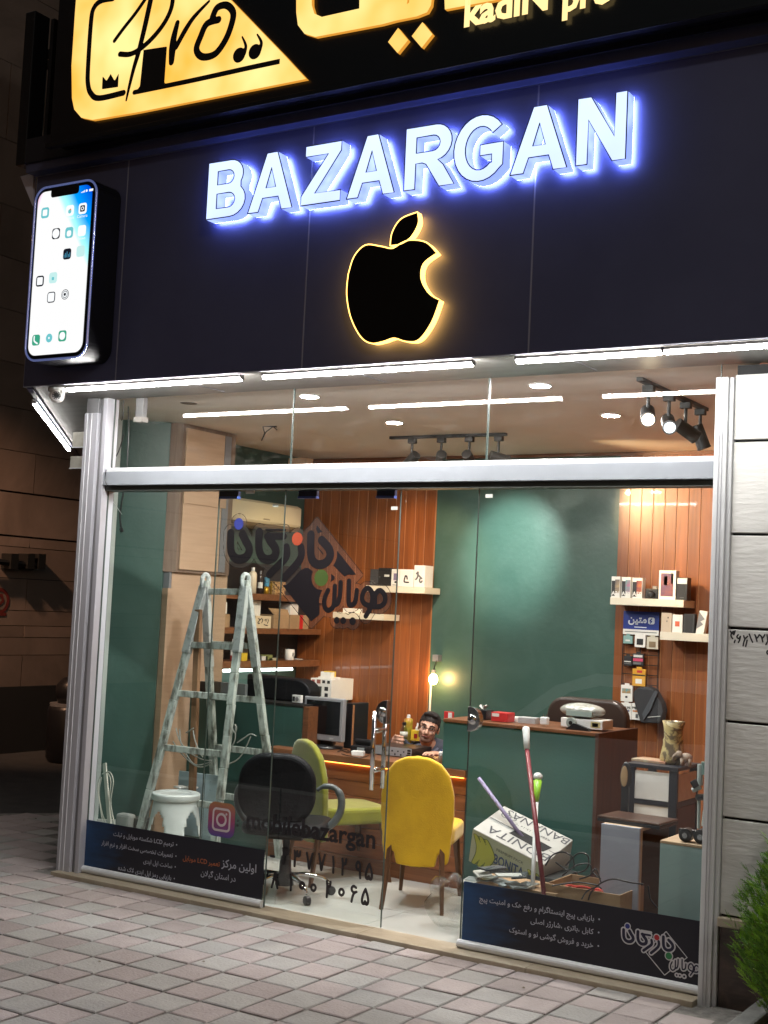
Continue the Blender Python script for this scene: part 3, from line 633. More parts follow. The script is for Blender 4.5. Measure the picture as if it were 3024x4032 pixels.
for lp in (apple, leaf):
    v, f = curve_mesh([lp], .0, 0); art(v, f, lambda a, b, c: (a, -.592, b)).build('face', ap_face, em, world=True)
    g = G(); n = len(lp)
    for i in range(n):
        a, b = lp[i], lp[(i+1) % n]; g.add([(a[0], -.5905, a[1]), (b[0], -.5905, b[1]), (b[0], -.552, b[1]), (a[0], -.552, a[1])], [(0, 1, 2, 3)])
    g.build('rim', warm_rim, em, world=True)
    t_ = G().tube([(p[0], -.5915, p[1]) for p in lp+lp[:2]], .0032, 5, caps=False); t_.build('rim_edge', warm_rim, em, world=True)
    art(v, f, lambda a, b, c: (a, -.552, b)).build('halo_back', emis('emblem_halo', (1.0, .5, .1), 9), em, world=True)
# ================================================================ lit phone shaped sign
ph = thing('phone_sign', 'big smartphone shaped light box sign at the fascia left end', 'sign', (.25, -.53, 2.97))
x0, x1, z0, z1 = .010, .500, 2.968, 3.978; YP = -.73
def rr_prism(x0, x1, z0, z1, r, y0, y1, m, nm, n=8):
    g = G(); g.prism(rrect(x0, x1, z0, z1, r, n), y0, y1, lambda a, b, d: (a, d, b)); return g.build(nm, m, ph, world=True)
rr_prism(x0, x1, z0, z1, .085, YP+.006, -.535, mat('phone_case_black', (.008, .008, .01), .4, spec=.15), 'case').modifiers.new('b', 'BEVEL').width = .004
rim = G(); pts = rrect(x0+.006, x1-.006, z0+.006, z1-.006, .082, 8); rim.tube([(a, YP+.004, b) for a, b in pts+pts[:2]], .0065, 8, caps=False)
rim.build('chrome_rim', mat('blue_rim', (.55, .6, .9), .15, .9, emit=(.3, .4, 1), es=.22), ph, world=True, smooth=True)
rim = G(); pts = rrect(x0+.008, x1-.008, z0+.008, z1-.008, .08, 8); rim.tube([(a, -.548, b) for a, b in pts+pts[:2]], .0025, 6, caps=False); rim.build('rear_rim', chrome, ph, world=True)
sm = bpy.data.materials.new('phone_screen'); sm.use_nodes = True; n = sm.node_tree.nodes; Lk = sm.node_tree.links; n.remove(n['Principled BSDF'])
e = n.new('ShaderNodeEmission'); e.inputs[1].default_value = 1.0; Lk.new(e.outputs[0], n['Material Output'].inputs[0])
tc = n.new('ShaderNodeTexCoord'); sx_ = n.new('ShaderNodeSeparateXYZ'); Lk.new(tc.outputs['Generated'], sx_.inputs[0])
def mth(op, a, b):
    k = n.new('ShaderNodeMath'); k.operation = op
    for i, s_ in enumerate((a, b)):
        if isinstance(s_, (int, float)): k.inputs[i].default_value = s_
        else: Lk.new(s_, k.inputs[i])
    return k.outputs[0]
# a wallpaper: white with a blue sweep in the upper right and a rosy corner upper left
ux, uz = sx_.outputs[0], sx_.outputs[2]
dd = mth('SUBTRACT', mth('ADD', mth('MULTIPLY', ux, 1.1), mth('MULTIPLY', uz, 1.5)), 1.55)
nz = n.new('ShaderNodeTexNoise'); nz.inputs['Scale'].default_value = 2.2; Lk.new(tc.outputs['Generated'], nz.inputs[0]); dd = mth('ADD', dd, mth('MULTIPLY', mth('SUBTRACT', nz.outputs[0], .5), .25))
r = n.new('ShaderNodeValToRGB'); cr = r.color_ramp; cr.elements[0].position = 0.18; cr.elements[0].color = (1.7, 1.95, 2.2, 1); cr.elements[1].position = .98; cr.elements[1].color = (.0, .07, .75, 1)
q_ = cr.elements.new(.36); q_.color = (.5, 1.2, 1.9, 1); q_ = cr.elements.new(.62); q_.color = (.0, .38, 1.1, 1); Lk.new(dd, r.inputs[0])
pk = mth('SUBTRACT', mth('SUBTRACT', mth('MULTIPLY', uz, 4.0), mth('MULTIPLY', ux, 4.5)), 2.9)
mx = n.new('ShaderNodeMixRGB'); Lk.new(pk, mx.inputs[0]); mx.use_clamp = True; Lk.new(r.outputs[0], mx.inputs[1]); mx.inputs[2].default_value = (.75, .42, .55, 1)
Lk.new(mx.outputs[0], e.inputs[0])
rr_prism(x0+.026, x1-.026, z0+.026, z1-.026, .064, YP-.001, YP+.005, gloss, 'bezel')
v, f = curve_mesh([rrect(x0+.033, x1-.033, z0+.033, z1-.033, .058, 8)]); art(v, f, lambda a, b, c: (a, YP-.0022, b)).build('screen', sm, ph, world=True)
G().add([(a, YP-.0032, b) for a, b in rrect(x0+.135, x1-.135, z1-.075, z1-.02, .018, 4)], [tuple(range(20))]).build('notch', gloss, ph, world=True)
def icon(cx_, cz_, m, w=.062, y=YP-.0034, r=.016, nm='app_icon'):
    pts = rrect(cx_-w/2, cx_+w/2, cz_-w/2, cz_+w/2, r, 4); return G().add([(a, y, b) for a, b in pts], [tuple(range(len(pts)))]).build(nm, m, ph, world=True)
iw = emis('icon_white', (.95, .98, 1), 1.05); ik = emis('icon_black', (.01, .012, .02), 1); iteal = emis('icon_teal', (.2, .72, .78), .8); ipale = emis('icon_pale', (.6, .92, .9), .95); igrn = emis('icon_green', (.05, .42, .26), .9); iblue = emis('icon_blue', (.12, .55, .85), .9)
U = lambda u: x0+(x1-x0)*u; V = lambda v_: z0+(z1-z0)*v_
icon(U(.20), V(.845), iteal); icon(U(.20), V(.845), iw, .036, YP-.0044, .006)
icon(U(.60), V(.835), iw); icon(U(.60), V(.83), iteal, .024, YP-.0044, .01); icon(U(.60)+.006, V(.84), emis('icon_orange', (.8, .3, .1), .9), .010, YP-.005, .004)
icon(U(.80), V(.835), iw); icon(U(.80), V(.835), ik, .036, YP-.0044, .006); icon(U(.80), V(.835), iw, .022, YP-.0050, .0105); icon(U(.80), V(.835), ik, .012, YP-.0056, .0055)
icon(U(.40), V(.715), ik); icon(U(.40), V(.715), iw, .054, YP-.0044, .0265)
icon(U(.61), V(.71), iteal); icon(U(.61), V(.705), iw, .034, YP-.0044, .012); icon(U(.81), V(.71), iw)
icon(U(.60), V(.59), ik)
for k in range(5): x_ = U(.60)-.022+.011*k; G().add([(x_-.0015, YP-.0044, V(.59)-.02), (x_+.0015, YP-.0044, V(.59)-.02), (x_+.0015, YP-.0044, V(.59)-.002+.008*((k*7) % 3)), (x_-.0015, YP-.0044, V(.59)-.002+.008*((k*7) % 3))], [(0, 1, 2, 3)]).build('wave_bar', iblue, ph, world=True)
icon(U(.81), V(.595), ipale)
icon(U(.19), V(.455), ik); icon(U(.19), V(.455), iw, .044, YP-.0044, .006); icon(U(.40), V(.465), ipale); icon(U(.40), V(.46), iteal, .018, YP-.0044, .004)
icon(U(.39), V(.355), ik); icon(U(.39), V(.355), iw, .05, YP-.0044, .01)
for w_, m_ in ((.058, ik), (.05, iw), (.040, ik), (.033, iw), (.018, ik)): icon(U(.61), V(.362), m_, w_, YP-.0034-(.06-w_)*.05, w_*.49)
icon(U(.19), V(.12), igrn); icon(U(.40), V(.125), iteal, .05, YP-.0034, .0245); icon(U(.40), V(.125), iw, .012, YP-.0044, .003); icon(U(.61), V(.13), igrn); icon(U(.61), V(.13), iw, .044, YP-.0044, .02)
scribble([[(U(.16), V(.14)), (U(.165), V(.115)), (U(.215), V(.10))]], YP-.0044, .005, ph, iw, 'handset_mark')
text('9:41', iw, U(.13), U(.21), V(.922), YP-.0034, 'clock_text', ph)
text('Photos', iw, U(.53), U(.67), V(.785), YP-.0034, 'icon_caption', ph); text('Camera', iw, U(.72), U(.88), V(.785), YP-.0034, 'icon_caption', ph); text('News', iw, U(.76), U(.87), V(.66), YP-.0034, 'icon_caption', ph)
for k in range(4): G().box(U(.76)+.008*k, U(.76)+.008*k+.005, YP-.004, YP-.0034, V(.925), V(.925)+.004+.003*k).build('signal_bar', iw, ph, world=True)
icon(U(.845), V(.933), iw, .014, YP-.0034, .006); G().box(U(.885), U(.945), YP-.004, YP-.0034, V(.926), V(.939)).build('battery_mark', iw, ph, world=True)
# ================================================================ yellow sign of the upper shop
YS = -.75
us = thing('yellow_lightbox_sign', 'glossy black upper sign with glowing yellow lettering and emblem', 'sign', (2.5, -.7, 4.2))
G().box(.12, 6.3, YS+.004, -.45, 4.22, 5.7).build('black_panel', gloss, us, world=True, bevel=.004)
G().box(.10, 6.3, YS-.012, YS+.03, 4.192, 4.218).build('bottom_frame', gloss, us, world=True, bevel=.003)
yel = emis('yellow_acrylic', (1.0, .47, .06), 1.15, (1.0, .80, .30), 3.0, .3, .72)
yel.node_tree.nodes['Emission'].inputs[1].default_value = 1.25
ybk = mat('sign_black', (.01, .008, .006), .4)
def cp(pts, s=1.0972, ox=0, oy=0, y=YS): return [(lambda p: (p[0], p[2]))(PY(ox+a/s, oy+b/s, y)) for a, b in pts]
def yshape(loops, nm='lit_shape', y=YS, th=.02):
    v, f = curve_mesh(loops); art(v, f, lambda a, b, c: (a, y-th, b)).build(nm, yel, us, world=True); g = G()
    for l in loops:
        for i in range(len(l)): a, b = l[i], l[(i+1) % len(l)]; g.add([(a[0], y-th, a[1]), (b[0], y-th, b[1]), (b[0], y+.003, b[1]), (a[0], y+.003, a[1])], [(0, 1, 2, 3)])
    g.build('lit_edge', emis('yellow_edge', (1, .42, .05), .8), us, world=True)
yshape([cp([(352, -150), (335, 60), (320, 290), (322, 430), (332, 478), (362, 513), (410, 523), (600, 491), (1333, 347), (1272, 282), (1245, 252), (1003, 2), (800, -200)])], 'lit_emblem')
ib = []
ib.append((cp([(500, 0), (450, 10), (418, 40), (405, 100), (392, 300), (392, 370), (405, 410), (440, 430), (545, 407)]), 11))
ib.append((cp([(592, 405), (850, 352), (1100, 297), (1262, 263)]), 9))
ib.append((cp([(655, -20), (600, 60), (545, 130), (506, 183)]), 8)); ib.append((cp([(668, -20), (640, 110), (612, 225), (590, 300), (570, 380), (557, 440)]), [12, 12, 11, 9, 7, 4]))
ib.append((cp([(760, -20), (752, 40), (725, 100), (680, 160), (625, 212), (575, 240), (530, 240)]), 10))
ib.append((cp([(778, 105), (762, 170), (756, 220), (752, 275)]), [10, 14, 16, 12])); ib.append((cp([(772, 210), (810, 140), (850, 80), (915, 12)]), [10, 11, 9, 5]))
ib.append((cp([(955, 92), (905, 110), (878, 165), (860, 220), (885, 252), (940, 240), (985, 180), (1012, 110), (1018, 60), (990, 30), (950, 40), (930, 80)]), 13))
ib.append((cp([(1066, 238), (1073, 205), (1057, 165)]), [8, 6, 3])); ib.append((cp([(1133, 222), (1140, 190), (1122, 155)]), [8, 6, 3]))
pxw = 1/1.0972*8.9/FPX  # metres per crop pixel at the sign
X_a, Z_a = cp([(300, 0)])[0]; 
twr = cp([(632, 222), (733, 207), (722, 362), (735, 385), (600, 400), (616, 378)]); crown = cp([(452, 392), (455, 335), (472, 355), (490, 325), (507, 355), (525, 322), (522, 382)]); blob = [(cp([(1044, 245)])[0], 26), (cp([(1112, 230)])[0], 26)]
def prof(X, Y):
    d = np.full(X.shape, 1e9)
    for pts, w in ib:
        sp_ = smooth_path(pts, 5); ws = w
        if isinstance(w, list): ws = list(np.interp(np.linspace(0, len(w)-1, len(sp_)), range(len(w)), w)); ws = [t*pxw for t in ws]
        else: ws = w*pxw
        d = np.minimum(d, sd_line(X, Y, sp_, ws))
    d = np.minimum(d, np.minimum(sd_poly(X, Y, twr), sd_poly(X, Y, crown)))
    for c0, r_ in blob: d = np.minimum(d, np.hypot(X-c0[0], Y-c0[1])-r_*pxw)
    return d
sdf_art(prof, .36, 1.75, 4.30, 5.02, .006, lambda a, b: (a, YS-.0215, b)).build('brush_lettering', ybk, us, world=True)
yshape([cp([(1290, -60), (1290, 60), (1297, 115), (1325, 152), (1372, 166), (1659, 112)])+cp([(60, 96), (150, 78), (195, 60), (212, 30), (222, -60)], ox=1512), cp([(1355, -55), (1357, 30), (1368, 66), (1400, 80), (1562, 44), (1563, -55)]), cp([(120, -50), (118, 18), (108, 26), (125, 34)], ox=1512)[:3]], 'lit_letter')
yshape([cp([(268, -60), (272, 48), (545, -2), (560, -60)], ox=1512)], 'lit_letter')
yshape([cp([(70, 128), (113, 180), (68, 236), (27, 188)], ox=1512)], 'lit_dot'); yshape([cp([(175, 103), (218, 155), (172, 213), (129, 163)], ox=1512)], 'lit_dot')
a = PY(1512+345/1.0972, 125/1.0972, YS-.02); b = PY(1512+705/1.0972, 90/1.0972, YS-.02); yel2 = emis('yellow_letter', (1.0, .72, .30), 1.5)
text('kadiN', yel2, a[0], b[0], a[2]+.012, YS-.02, 'lit_lettering', us, bold=.035)
a = PY(1512+770/1.0972, 50/1.0972, YS-.02); b = PY(1512+985/1.0972, 20/1.0972, YS-.02); text('pro', yel2, a[0], b[0], a[2], YS-.02, 'lit_lettering', us, bold=.035)
# projecting dark box sign at far left
pj = thing('projecting_sign', 'unlit dark projecting box sign high on the left corner', 'sign', (-.5, -.5, 4.3))
a = PY(62, 620, -.62); b = PY(140, 40, -.62)
G().box(a[0], b[0], -.62, -.50, a[2]-.05, b[2]).build('case', gloss, pj, world=True, bevel=.006)
a = PY(146, 560, -.62); b = PY(158, 60, -.62); G().box(a[0], b[0]+.02, -.55, -.40, a[2], b[2]).build('frame', blackm, pj, world=True)
a = PY(152, 500, -.45); b = PY(176, 130, -.45); G().add([(a[0], -.45, a[2]), (b[0]+.01, -.42, a[2]-.02), (b[0]+.01, -.42, b[2]-.1), (a[0], -.45, b[2])], [(0, 1, 2, 3)]).build('panel', mat('aged_cream', (.3, .26, .16), .6), pj, world=True)
for py in (220, 262): a = PY(195, py, -.42); G().box(a[0]-.01, a[0]+.10, -.46, -.38, a[2]-.02, a[2]+.02).build('bracket', blackm, pj, world=True)
# ================================================================ calligraphy logo
LG = dict(
 strokes=[([(190, 262), (188, 330), (192, 385), (212, 425), (248, 440), (290, 428), (316, 390), (312, 350), (292, 315), (270, 268)], 24),
  ([(386, 255), (382, 330), (388, 390), (410, 430), (448, 443), (488, 425), (500, 385), (488, 350), (462, 315), (448, 285)], 24),
  ([(436, 283), (556, 283)], 17), ([(432, 238), (566, 238)], 5),
  ([(572, 358), (576, 405), (560, 440), (520, 480), (455, 545)], 21), ([(672, 358), (676, 405), (660, 450), (620, 500), (560, 565)], 21),
  ([(741, 272), (739, 350), (742, 420), (762, 462), (800, 478), (845, 462), (872, 420), (868, 375), (848, 345), (815, 310)], 23), ([(815, 310), (850, 330)], 12),
  ([(858, 655), (835, 710), (835, 765), (858, 792), (890, 772), (900, 735), (905, 625)], 13), ([(945, 600), (940, 690), (925, 742), (905, 752)], 13),
  ([(1003, 590), (1000, 690), (1004, 752), (1035, 748), (1050, 715), (1056, 655)], 13),
  ([(1160, 765), (1108, 745), (1092, 705), (1108, 655), (1135, 640), (1160, 668), (1163, 720), (1150, 775), (1118, 832)], 13),
  ([(1160, 765), (1215, 765), (1248, 735), (1248, 690), (1225, 658), (1200, 660), (1183, 690), (1182, 735)], 13)],
 dia=[(782, 205), (1052, 545), (990, 552), (972, 560), (840, 430), (760, 330)], dia2=[(700, 500), (760, 498), (830, 500), (905, 560), (900, 600), (828, 640), (800, 720), (800, 820), (742, 868), (508, 572), (600, 590), (660, 520)],
 dots=[((245, 197), 34, 'blue'), ((647, 300), 37, 'red'), ((812, 568), 46, 'green')], tri=[((918, 860), 19), ((963, 862), 19), ((1027, 866), 21)], outl=[(782, 165), (1088, 548), (742, 905), (470, 560)])
PXL = lambda a, b: (lambda p: (p[0], p[2]))(PY(800+a/1.7463, 1950+b/1.7463, .044))
UM = (PXL(1150, 500)[0]-PXL(150, 500)[0])/1000    # metres per drawing unit
def lg(pts): return [PXL(*p) for p in pts]
def logo_fns(T, s):
    st = [(smooth_path([T(p) for p in lg(pts)], 5), w*UM*s*1.1) for pts, w in LG['strokes']]
    D1 = [T(p) for p in lg(LG['dia'])]; D2 = [T(p) for p in lg(LG['dia2'])]; O = [T(p) for p in lg(LG['outl'])]
    ds = [(T(PXL(*c0)), r_*UM*s, n_) for c0, r_, n_ in LG['dots']]; ts = [(T(PXL(*c0)), r_*UM*s) for c0, r_ in LG['tri']]
    letters = lambda X, Y: np.min([sd_line(X, Y, p, w) for p, w in st], axis=0)
    dots = lambda X, Y: np.min([np.hypot(X-c0[0], Y-c0[1])-r_ for c0, r_, _ in ds], axis=0)
    tri = lambda X, Y: np.min([np.hypot(X-c0[0], Y-c0[1])-r_ for c0, r_ in ts], axis=0)
    return letters, dots, tri, (lambda X, Y: sd_poly(X, Y, D1)), (lambda X, Y: sd_poly(X, Y, D2)), (lambda X, Y: sd_poly(X, Y, O)), ds
T1 = lambda p: p
le, do, tri, d1, d2, ou, ds = logo_fns(T1, 1)
bk = mat('decal_black', (.012, .009, .012), .45); ring_m = mat('decal_line', (.02, .012, .01), .5)
xa, xb = PXL(120, 500)[0], PXL(1320, 500)[0]; za, zb = PXL(700, 960)[1], PXL(700, 110)[1]
dec = lambda y: (lambda a, b: (a, y, b))
sep = 20*UM
bodyf = lambda X, Y: np.minimum(np.minimum(le(X, Y), np.maximum(np.minimum(d1(X, Y), d2(X, Y)), sep-np.minimum(le(X, Y), do(X, Y)))), tri(X, Y))
sdf_art(bodyf, xa, xb, za, zb, .0055, dec(.044)).build('calligraphy_decal', bk, P2, world=True)
allf = lambda X, Y: np.minimum(np.minimum(le(X, Y), do(X, Y)), np.minimum(ou(X, Y)+14*UM, tri(X, Y)))
sdf_art(lambda X, Y: np.abs(allf(X, Y)-25*UM)-1.9*UM, xa, xb, za, zb, .0045, dec(.044)).build('decal_outline', ring_m, P2, world=True)
# frosted film inside the outline, a thin translucent sheet
fm_ = bpy.data.materials.new('frosted_film'); fm_.use_nodes = True; n = fm_.node_tree.nodes; Lk = fm_.node_tree.links; n.remove(n['Principled BSDF'])
tr_ = n.new('ShaderNodeBsdfTransparent'); tr_.inputs[0].default_value = (.95, .93, .92, 1); df = n.new('ShaderNodeBsdfDiffuse'); df.inputs[0].default_value = (.55, .5, .48, 1); mx = n.new('ShaderNodeMixShader'); mx.inputs[0].default_value = .05
Lk.new(tr_.outputs[0], mx.inputs[1]); Lk.new(df.outputs[0], mx.inputs[2]); Lk.new(mx.outputs[0], n['Material Output'].inputs[0])
sdf_art(lambda X, Y: allf(X, Y)-23*UM, xa, xb, za, zb, .009, dec(.0465)).build('frosted_film', fm_, P2, world=True)
cols = {'blue': mat('decal_blue', (.04, .05, .30), .5), 'red': mat('decal_red', (.42, .07, .03), .5), 'green': mat('decal_green', (.07, .12, .025), .5)}
for c0, r_, nm in ds: G().add([(c0[0]+r_*math.cos(t), .0435, c0[1]+r_*math.sin(t)) for t in np.linspace(0, 2*math.pi, 24, endpoint=False)], [tuple(range(24))]).build('decal_dot', cols[nm], P2, world=True)
# camera app badge, name and phone numbers
q0 = PY(823, 3165, .044); q1 = PY(921, 3292, .044); cx0, cz0 = (q0[0]+q1[0])/2, (q0[2]+q1[2])/2; hw = (q1[0]-q0[0])/2
ig = bpy.data.materials.new('badge_gradient'); ig.use_nodes = True; n = ig.node_tree.nodes; Lk = ig.node_tree.links; b_ = n['Principled BSDF']; b_.inputs['Roughness'].default_value = .5
tc = n.new('ShaderNodeTexCoord'); sx_ = n.new('ShaderNodeSeparateXYZ'); r = n.new('ShaderNodeValToRGB'); Lk.new(tc.outputs['Generated'], sx_.inputs[0]); Lk.new(sx_.outputs[2], r.inputs[0]); Lk.new(r.outputs[0], b_.inputs[0])
r.color_ramp.elements[0].color = (.10, .05, .35, 1); r.color_ramp.elements[1].color = (.45, .17, .06, 1); q_ = r.color_ramp.elements.new(.5); q_.color = (.38, .03, .13, 1)
pts = rrect(cx0-hw, cx0+hw, cz0-hw, cz0+hw, hw*.45, 6); G().add([(a, .0445, b) for a, b in pts], [tuple(range(len(pts)))]).build('app_badge', ig, P2, world=True)
bw_ = mat('badge_white', (.75, .6, .65), .5)
def bf(X, Y):
    a = np.abs(X-cx0)-hw*.40; b = np.abs(Y-cz0)-hw*.40; sq = np.hypot(np.maximum(a, 0), np.maximum(b, 0))+np.minimum(np.maximum(a, b), 0)-hw*.22
    return np.minimum(np.minimum(np.abs(sq)-hw*.065, np.abs(np.hypot(X-cx0, Y-cz0)-hw*.33)-hw*.07), np.hypot(X-cx0-hw*.36, Y-cz0-hw*.36)-hw*.07)
sdf_art(bf, cx0-hw, cx0+hw, cz0-hw, cz0+hw, .004, dec(.0438)).build('badge_line', bw_, P2, world=True)
a = PY(969, 3255, .044); b = PY(1477, 3341, .044); text('mobilebazargan', bk, a[0], b[0], b[2], .044, 'lettering', P2, bold=.024)
text(': ', bk, PY(930, 3275, .044)[0], PY(938, 3275, .044)[0], b[2], .044, 'lettering', P2, bold=.03)
def digits(s, pts, y, h, P, m, w=.0045):
    # Persian figures drawn stroke by stroke: unit cell 0..1 wide, 0..1 high
    D = {'0': [[(.5, .28), (.32, .35), (.28, .5), (.35, .63), (.5, .68), (.65, .63), (.72, .5), (.65, .35), (.5, .28)]], '1': [[(.42, 1), (.5, .6), (.5, 0)]], '2': [[(.3, 1), (.36, .7), (.36, 0)], [(.32, .85), (.45, .68), (.62, .72), (.68, 1)]],
         '3': [[(.2, 1), (.27, .7), (.27, 0)], [(.22, .85), (.33, .68), (.46, .72), (.49, 1)], [(.49, .85), (.58, .68), (.74, .72), (.79, 1)]], '5': [[(.5, 1), (.3, .65), (.2, .3), (.26, .08), (.42, .06), (.5, .22), (.58, .06), (.74, .08), (.8, .3), (.7, .65), (.5, 1)]],
         '6': [[(.75, .92), (.5, 1), (.32, .85), (.38, .66), (.6, .6), (.8, .66)], [(.6, .6), (.45, .35), (.36, 0)]], '7': [[(.2, 1), (.36, .55), (.5, 0), (.64, .55), (.8, 1)]], '8': [[(.2, 0), (.36, .45), (.5, 1), (.64, .45), (.8, 0)]],
         '9': [[(.7, .62), (.55, .5), (.38, .58), (.33, .78), (.45, .98), (.62, .95), (.7, .75), (.7, .5), (.76, 0)]], '-': [[(.3, .5), (.7, .5)]]}
    st = []
    for ch, (px, py) in zip(s, pts):
        c0 = PY(px, py, y)
        for p in D[ch]: st.append(smooth_path([(c0[0]+(a-.5)*h*.78, c0[2]+b*h) for a, b in p], 4))
    X_ = [p[0] for k in st for p in k]; Y_ = [p[1] for k in st for p in k]
    sdf_art(lambda X, Y: np.min([sd_line(X, Y, p, w) for p in st], axis=0), min(X_)-.02, max(X_)+.02, min(Y_)-.02, max(Y_)+.02, .0042, dec(y)).build('phone_number', m, P, world=True)
dp = lambda L_: [(900+a/1.659, 3100+b/1.659) for a, b in L_]
digits('-33771295', dp([(283, 500), (370, 502), (445, 517), (525, 532), (605, 540), (683, 558), (752, 572), (842, 590), (915, 605)]), .044, .082, P2, bk, .0070)
digits('810022'[:1]+'1002065', dp([(300, 655), (405, 672), (478, 690), (552, 705), (650, 718), (735, 735), (812, 748), (890, 768)]), .044, .082, P2, bk, .0070)
digits('3', dp([(238, 635)]), .044, .07, P2, bk, .005)
# ================================================================ banners on the glass
ban = mat('banner_print', (.006, .006, .012), .55, c2=(.01, .009, .02), scale=2); lav = mat('banner_white', (.42, .43, .50), .6); lor = mat('banner_orange', (.42, .12, .04), .6)
bl = bpy.data.materials.new('banner_blue'); bl.use_nodes = True; n = bl.node_tree.nodes; Lk = bl.node_tree.links; b_ = n['Principled BSDF']; b_.inputs['Roughness'].default_value = .5
tc = n.new('ShaderNodeTexCoord'); sx_ = n.new('ShaderNodeSeparateXYZ'); r = n.new('ShaderNodeValToRGB'); Lk.new(tc.outputs['Generated'], sx_.inputs[0]); nz = n.new('ShaderNodeTexNoise'); nz.inputs['Scale'].default_value = 9; Lk.new(tc.outputs['Generated'], nz.inputs[0])
mm = n.new('ShaderNodeMath'); mm.operation = 'MULTIPLY_ADD'; Lk.new(nz.outputs[0], mm.inputs[0]); mm.inputs[1].default_value = .25; Lk.new(sx_.outputs[0], mm.inputs[2]); Lk.new(mm.outputs[0], r.inputs[0]); Lk.new(r.outputs[0], b_.inputs[0])
r.color_ramp.elements[0].position = .08; r.color_ramp.elements[0].color = (.008, .055, .16, 1); r.color_ramp.elements[1].position = .38; r.color_ramp.elements[1].color = (.006, .006, .014, 1)
def banner(P, x0, x1, z0, z1, nm='printed_banner'):
    G().box(x0, x1, -.0075, -.0025, z0, z1).build(nm, bl, P, world=True)
banner(P1, -.008, 1.352, FZ+.045, .328); banner(P3, 2.592, 3.812, FZ+.045, .343)
def bline(t, px, x_r, y_r, x_l, ox, oy, sc, P, m=lav, bold=.012, hk=None):
    r_ = PY(ox+x_r/sc, oy+y_r/sc, -.009); l_ = PY(ox+x_l/sc, oy+y_r/sc, -.009); text(t, m, l_[0], r_[0], r_[2], -.0085, 'banner_lettering', P, bold=bold, farsi=True)
for t, xr, yr, xl in (('ترمیم LCD شکسته موبایل و تبلت', 890, 520, 448), ('تعمیرات تخصصی سخت افزار و نرم افزار', 885, 602, 360), ('ساخت اپل ایدی', 880, 680, 668), ('بازیابی رمز اپل ایدی لاک شده', 873, 765, 483)):
    bline(t, 0, xr, yr, xl, 200, 3050, 1.8433, P1)
    c0 = PY(200+(xr+22)/1.8433, 3050+(yr)/1.8433, -.009); G().lathe([(.004, 0), (.004, .001)], (c0[0], -.0078, c0[2]+.008), 8, (0, -1, 0)).build('bullet_mark', lav, P1, world=True)
bline('اولین مرکز', 0, 1490, 712, 1235, 200, 3050, 1.8433, P1); bline('تعمیر LCD موبایل', 0, 1225, 668, 955, 200, 3050, 1.8433, P1, lor); bline('در استان گیلان', 0, 1340, 778, 1085, 200, 3050, 1.8433, P1)
for t, xr, yr, xl in (('بازیابی پیج اینستاگرام و رفع هک و امنیت پیج', 888, 870, 202), ('کابل ،باتری ،شارژر اصلی', 885, 948, 508), ('خرید و فروش گوشی نو و استوک', 883, 1028, 380)):
    bline(t, 0, xr, yr, xl, 1750, 3050, 1.5082, P3)
    c0 = PY(1750+(xr+30)/1.5082, 3050+(yr)/1.5082, -.009); G().lathe([(.004, 0), (.004, .001)], (c0[0], -.0078, c0[2]+.008), 8, (0, -1, 0)).build('bullet_mark', lav, P3, world=True)
n1 = PY(1750+1043/1.5082, 3050+950/1.5082, -.009); n2 = PY(1750+1517/1.5082, 3050+1130/1.5082, -.009)
s_ = (n2[0]-n1[0])/(1130*UM); big0 = PXL(140, 350); T2 = lambda p: (n1[0]+(p[0]-big0[0])*s_, n1[2]+(p[1]-big0[1])*s_)
le, do, tri, d1, d2, ou, ds = logo_fns(T2, s_); u = UM*s_
a0, b0 = T2(PXL(110, 950)), T2(PXL(1320, 110)); a0, b0 = (min(a0[0], b0[0])-.02, min(a0[1], b0[1])-.02), (max(a0[0], b0[0])+.02, max(a0[1], b0[1])+.02)
lw_ = mat('logo_white', (.55, .55, .58), .6)
solid = lambda X, Y: np.minimum(np.minimum(le(X, Y), do(X, Y)), tri(X, Y))-13*u
sdf_art(lambda X, Y: np.minimum(solid(X, Y), np.abs(ou(X, Y)+8*u)-6*u), a0[0], b0[0], a0[1], b0[1], .0032, dec(-.0085)).build('logo_outline', lw_, P3, world=True)
sdf_art(lambda X, Y: np.minimum(le(X, Y)+5*u, tri(X, Y)+6*u), a0[0], b0[0], a0[1], b0[1], .003, dec(-.0092)).build('logo_letters', mat('logo_navy', (.01, .01, .035), .6), P3, world=True)
lc = {'blue': mat('logo_blue', (.02, .03, .2), .6), 'red': mat('logo_red', (.4, .02, .03), .6), 'green': mat('logo_green', (.03, .2, .07), .6)}
for c0, r_, nm in ds: G().add([(c0[0]+r_*math.cos(t), -.0095, c0[1]+r_*math.sin(t)) for t in np.linspace(0, 2*math.pi, 20, endpoint=False)], [tuple(range(20))]).build('logo_dot', lc[nm], P3, world=True)
# ================================================================ ceiling lights
dl_e = emis('downlight_glow', (1.0, .90, .80), 1700)
dl_c = emis('downlight_glow_cool', (.95, .97, 1.0), 1700)
first = None
DLAB = ['lit round ceiling light nearest the left transom pane', 'lit round ceiling light nearest the glass, above the right door', 'lit round ceiling light deeper in the shop, left of centre', 'warm lit round ceiling light deeper in the shop beside the spot track']
for k, (x, y) in enumerate(((1.27, .31), (2.73, .35), (1.20, 1.37), (2.69, 1.41))):
    t = thing('ceiling_light', DLAB[k], 'light', (x, y, CZ), 0, 'round ceiling lights')
    G().lathe([(.062, 0), (.062, -.006), (.052, -.010), (.05, -.004)], (0, 0, 0), 24).build('rim', white, t, smooth=True)
    g = G(); g.add([(.05*math.cos(a), -.05*math.sin(a), -.0102) for a in np.linspace(0, 2*math.pi, 24, endpoint=False)], [tuple(range(24))]); g.build('lens', dl_c if k < 2 else dl_e, t)
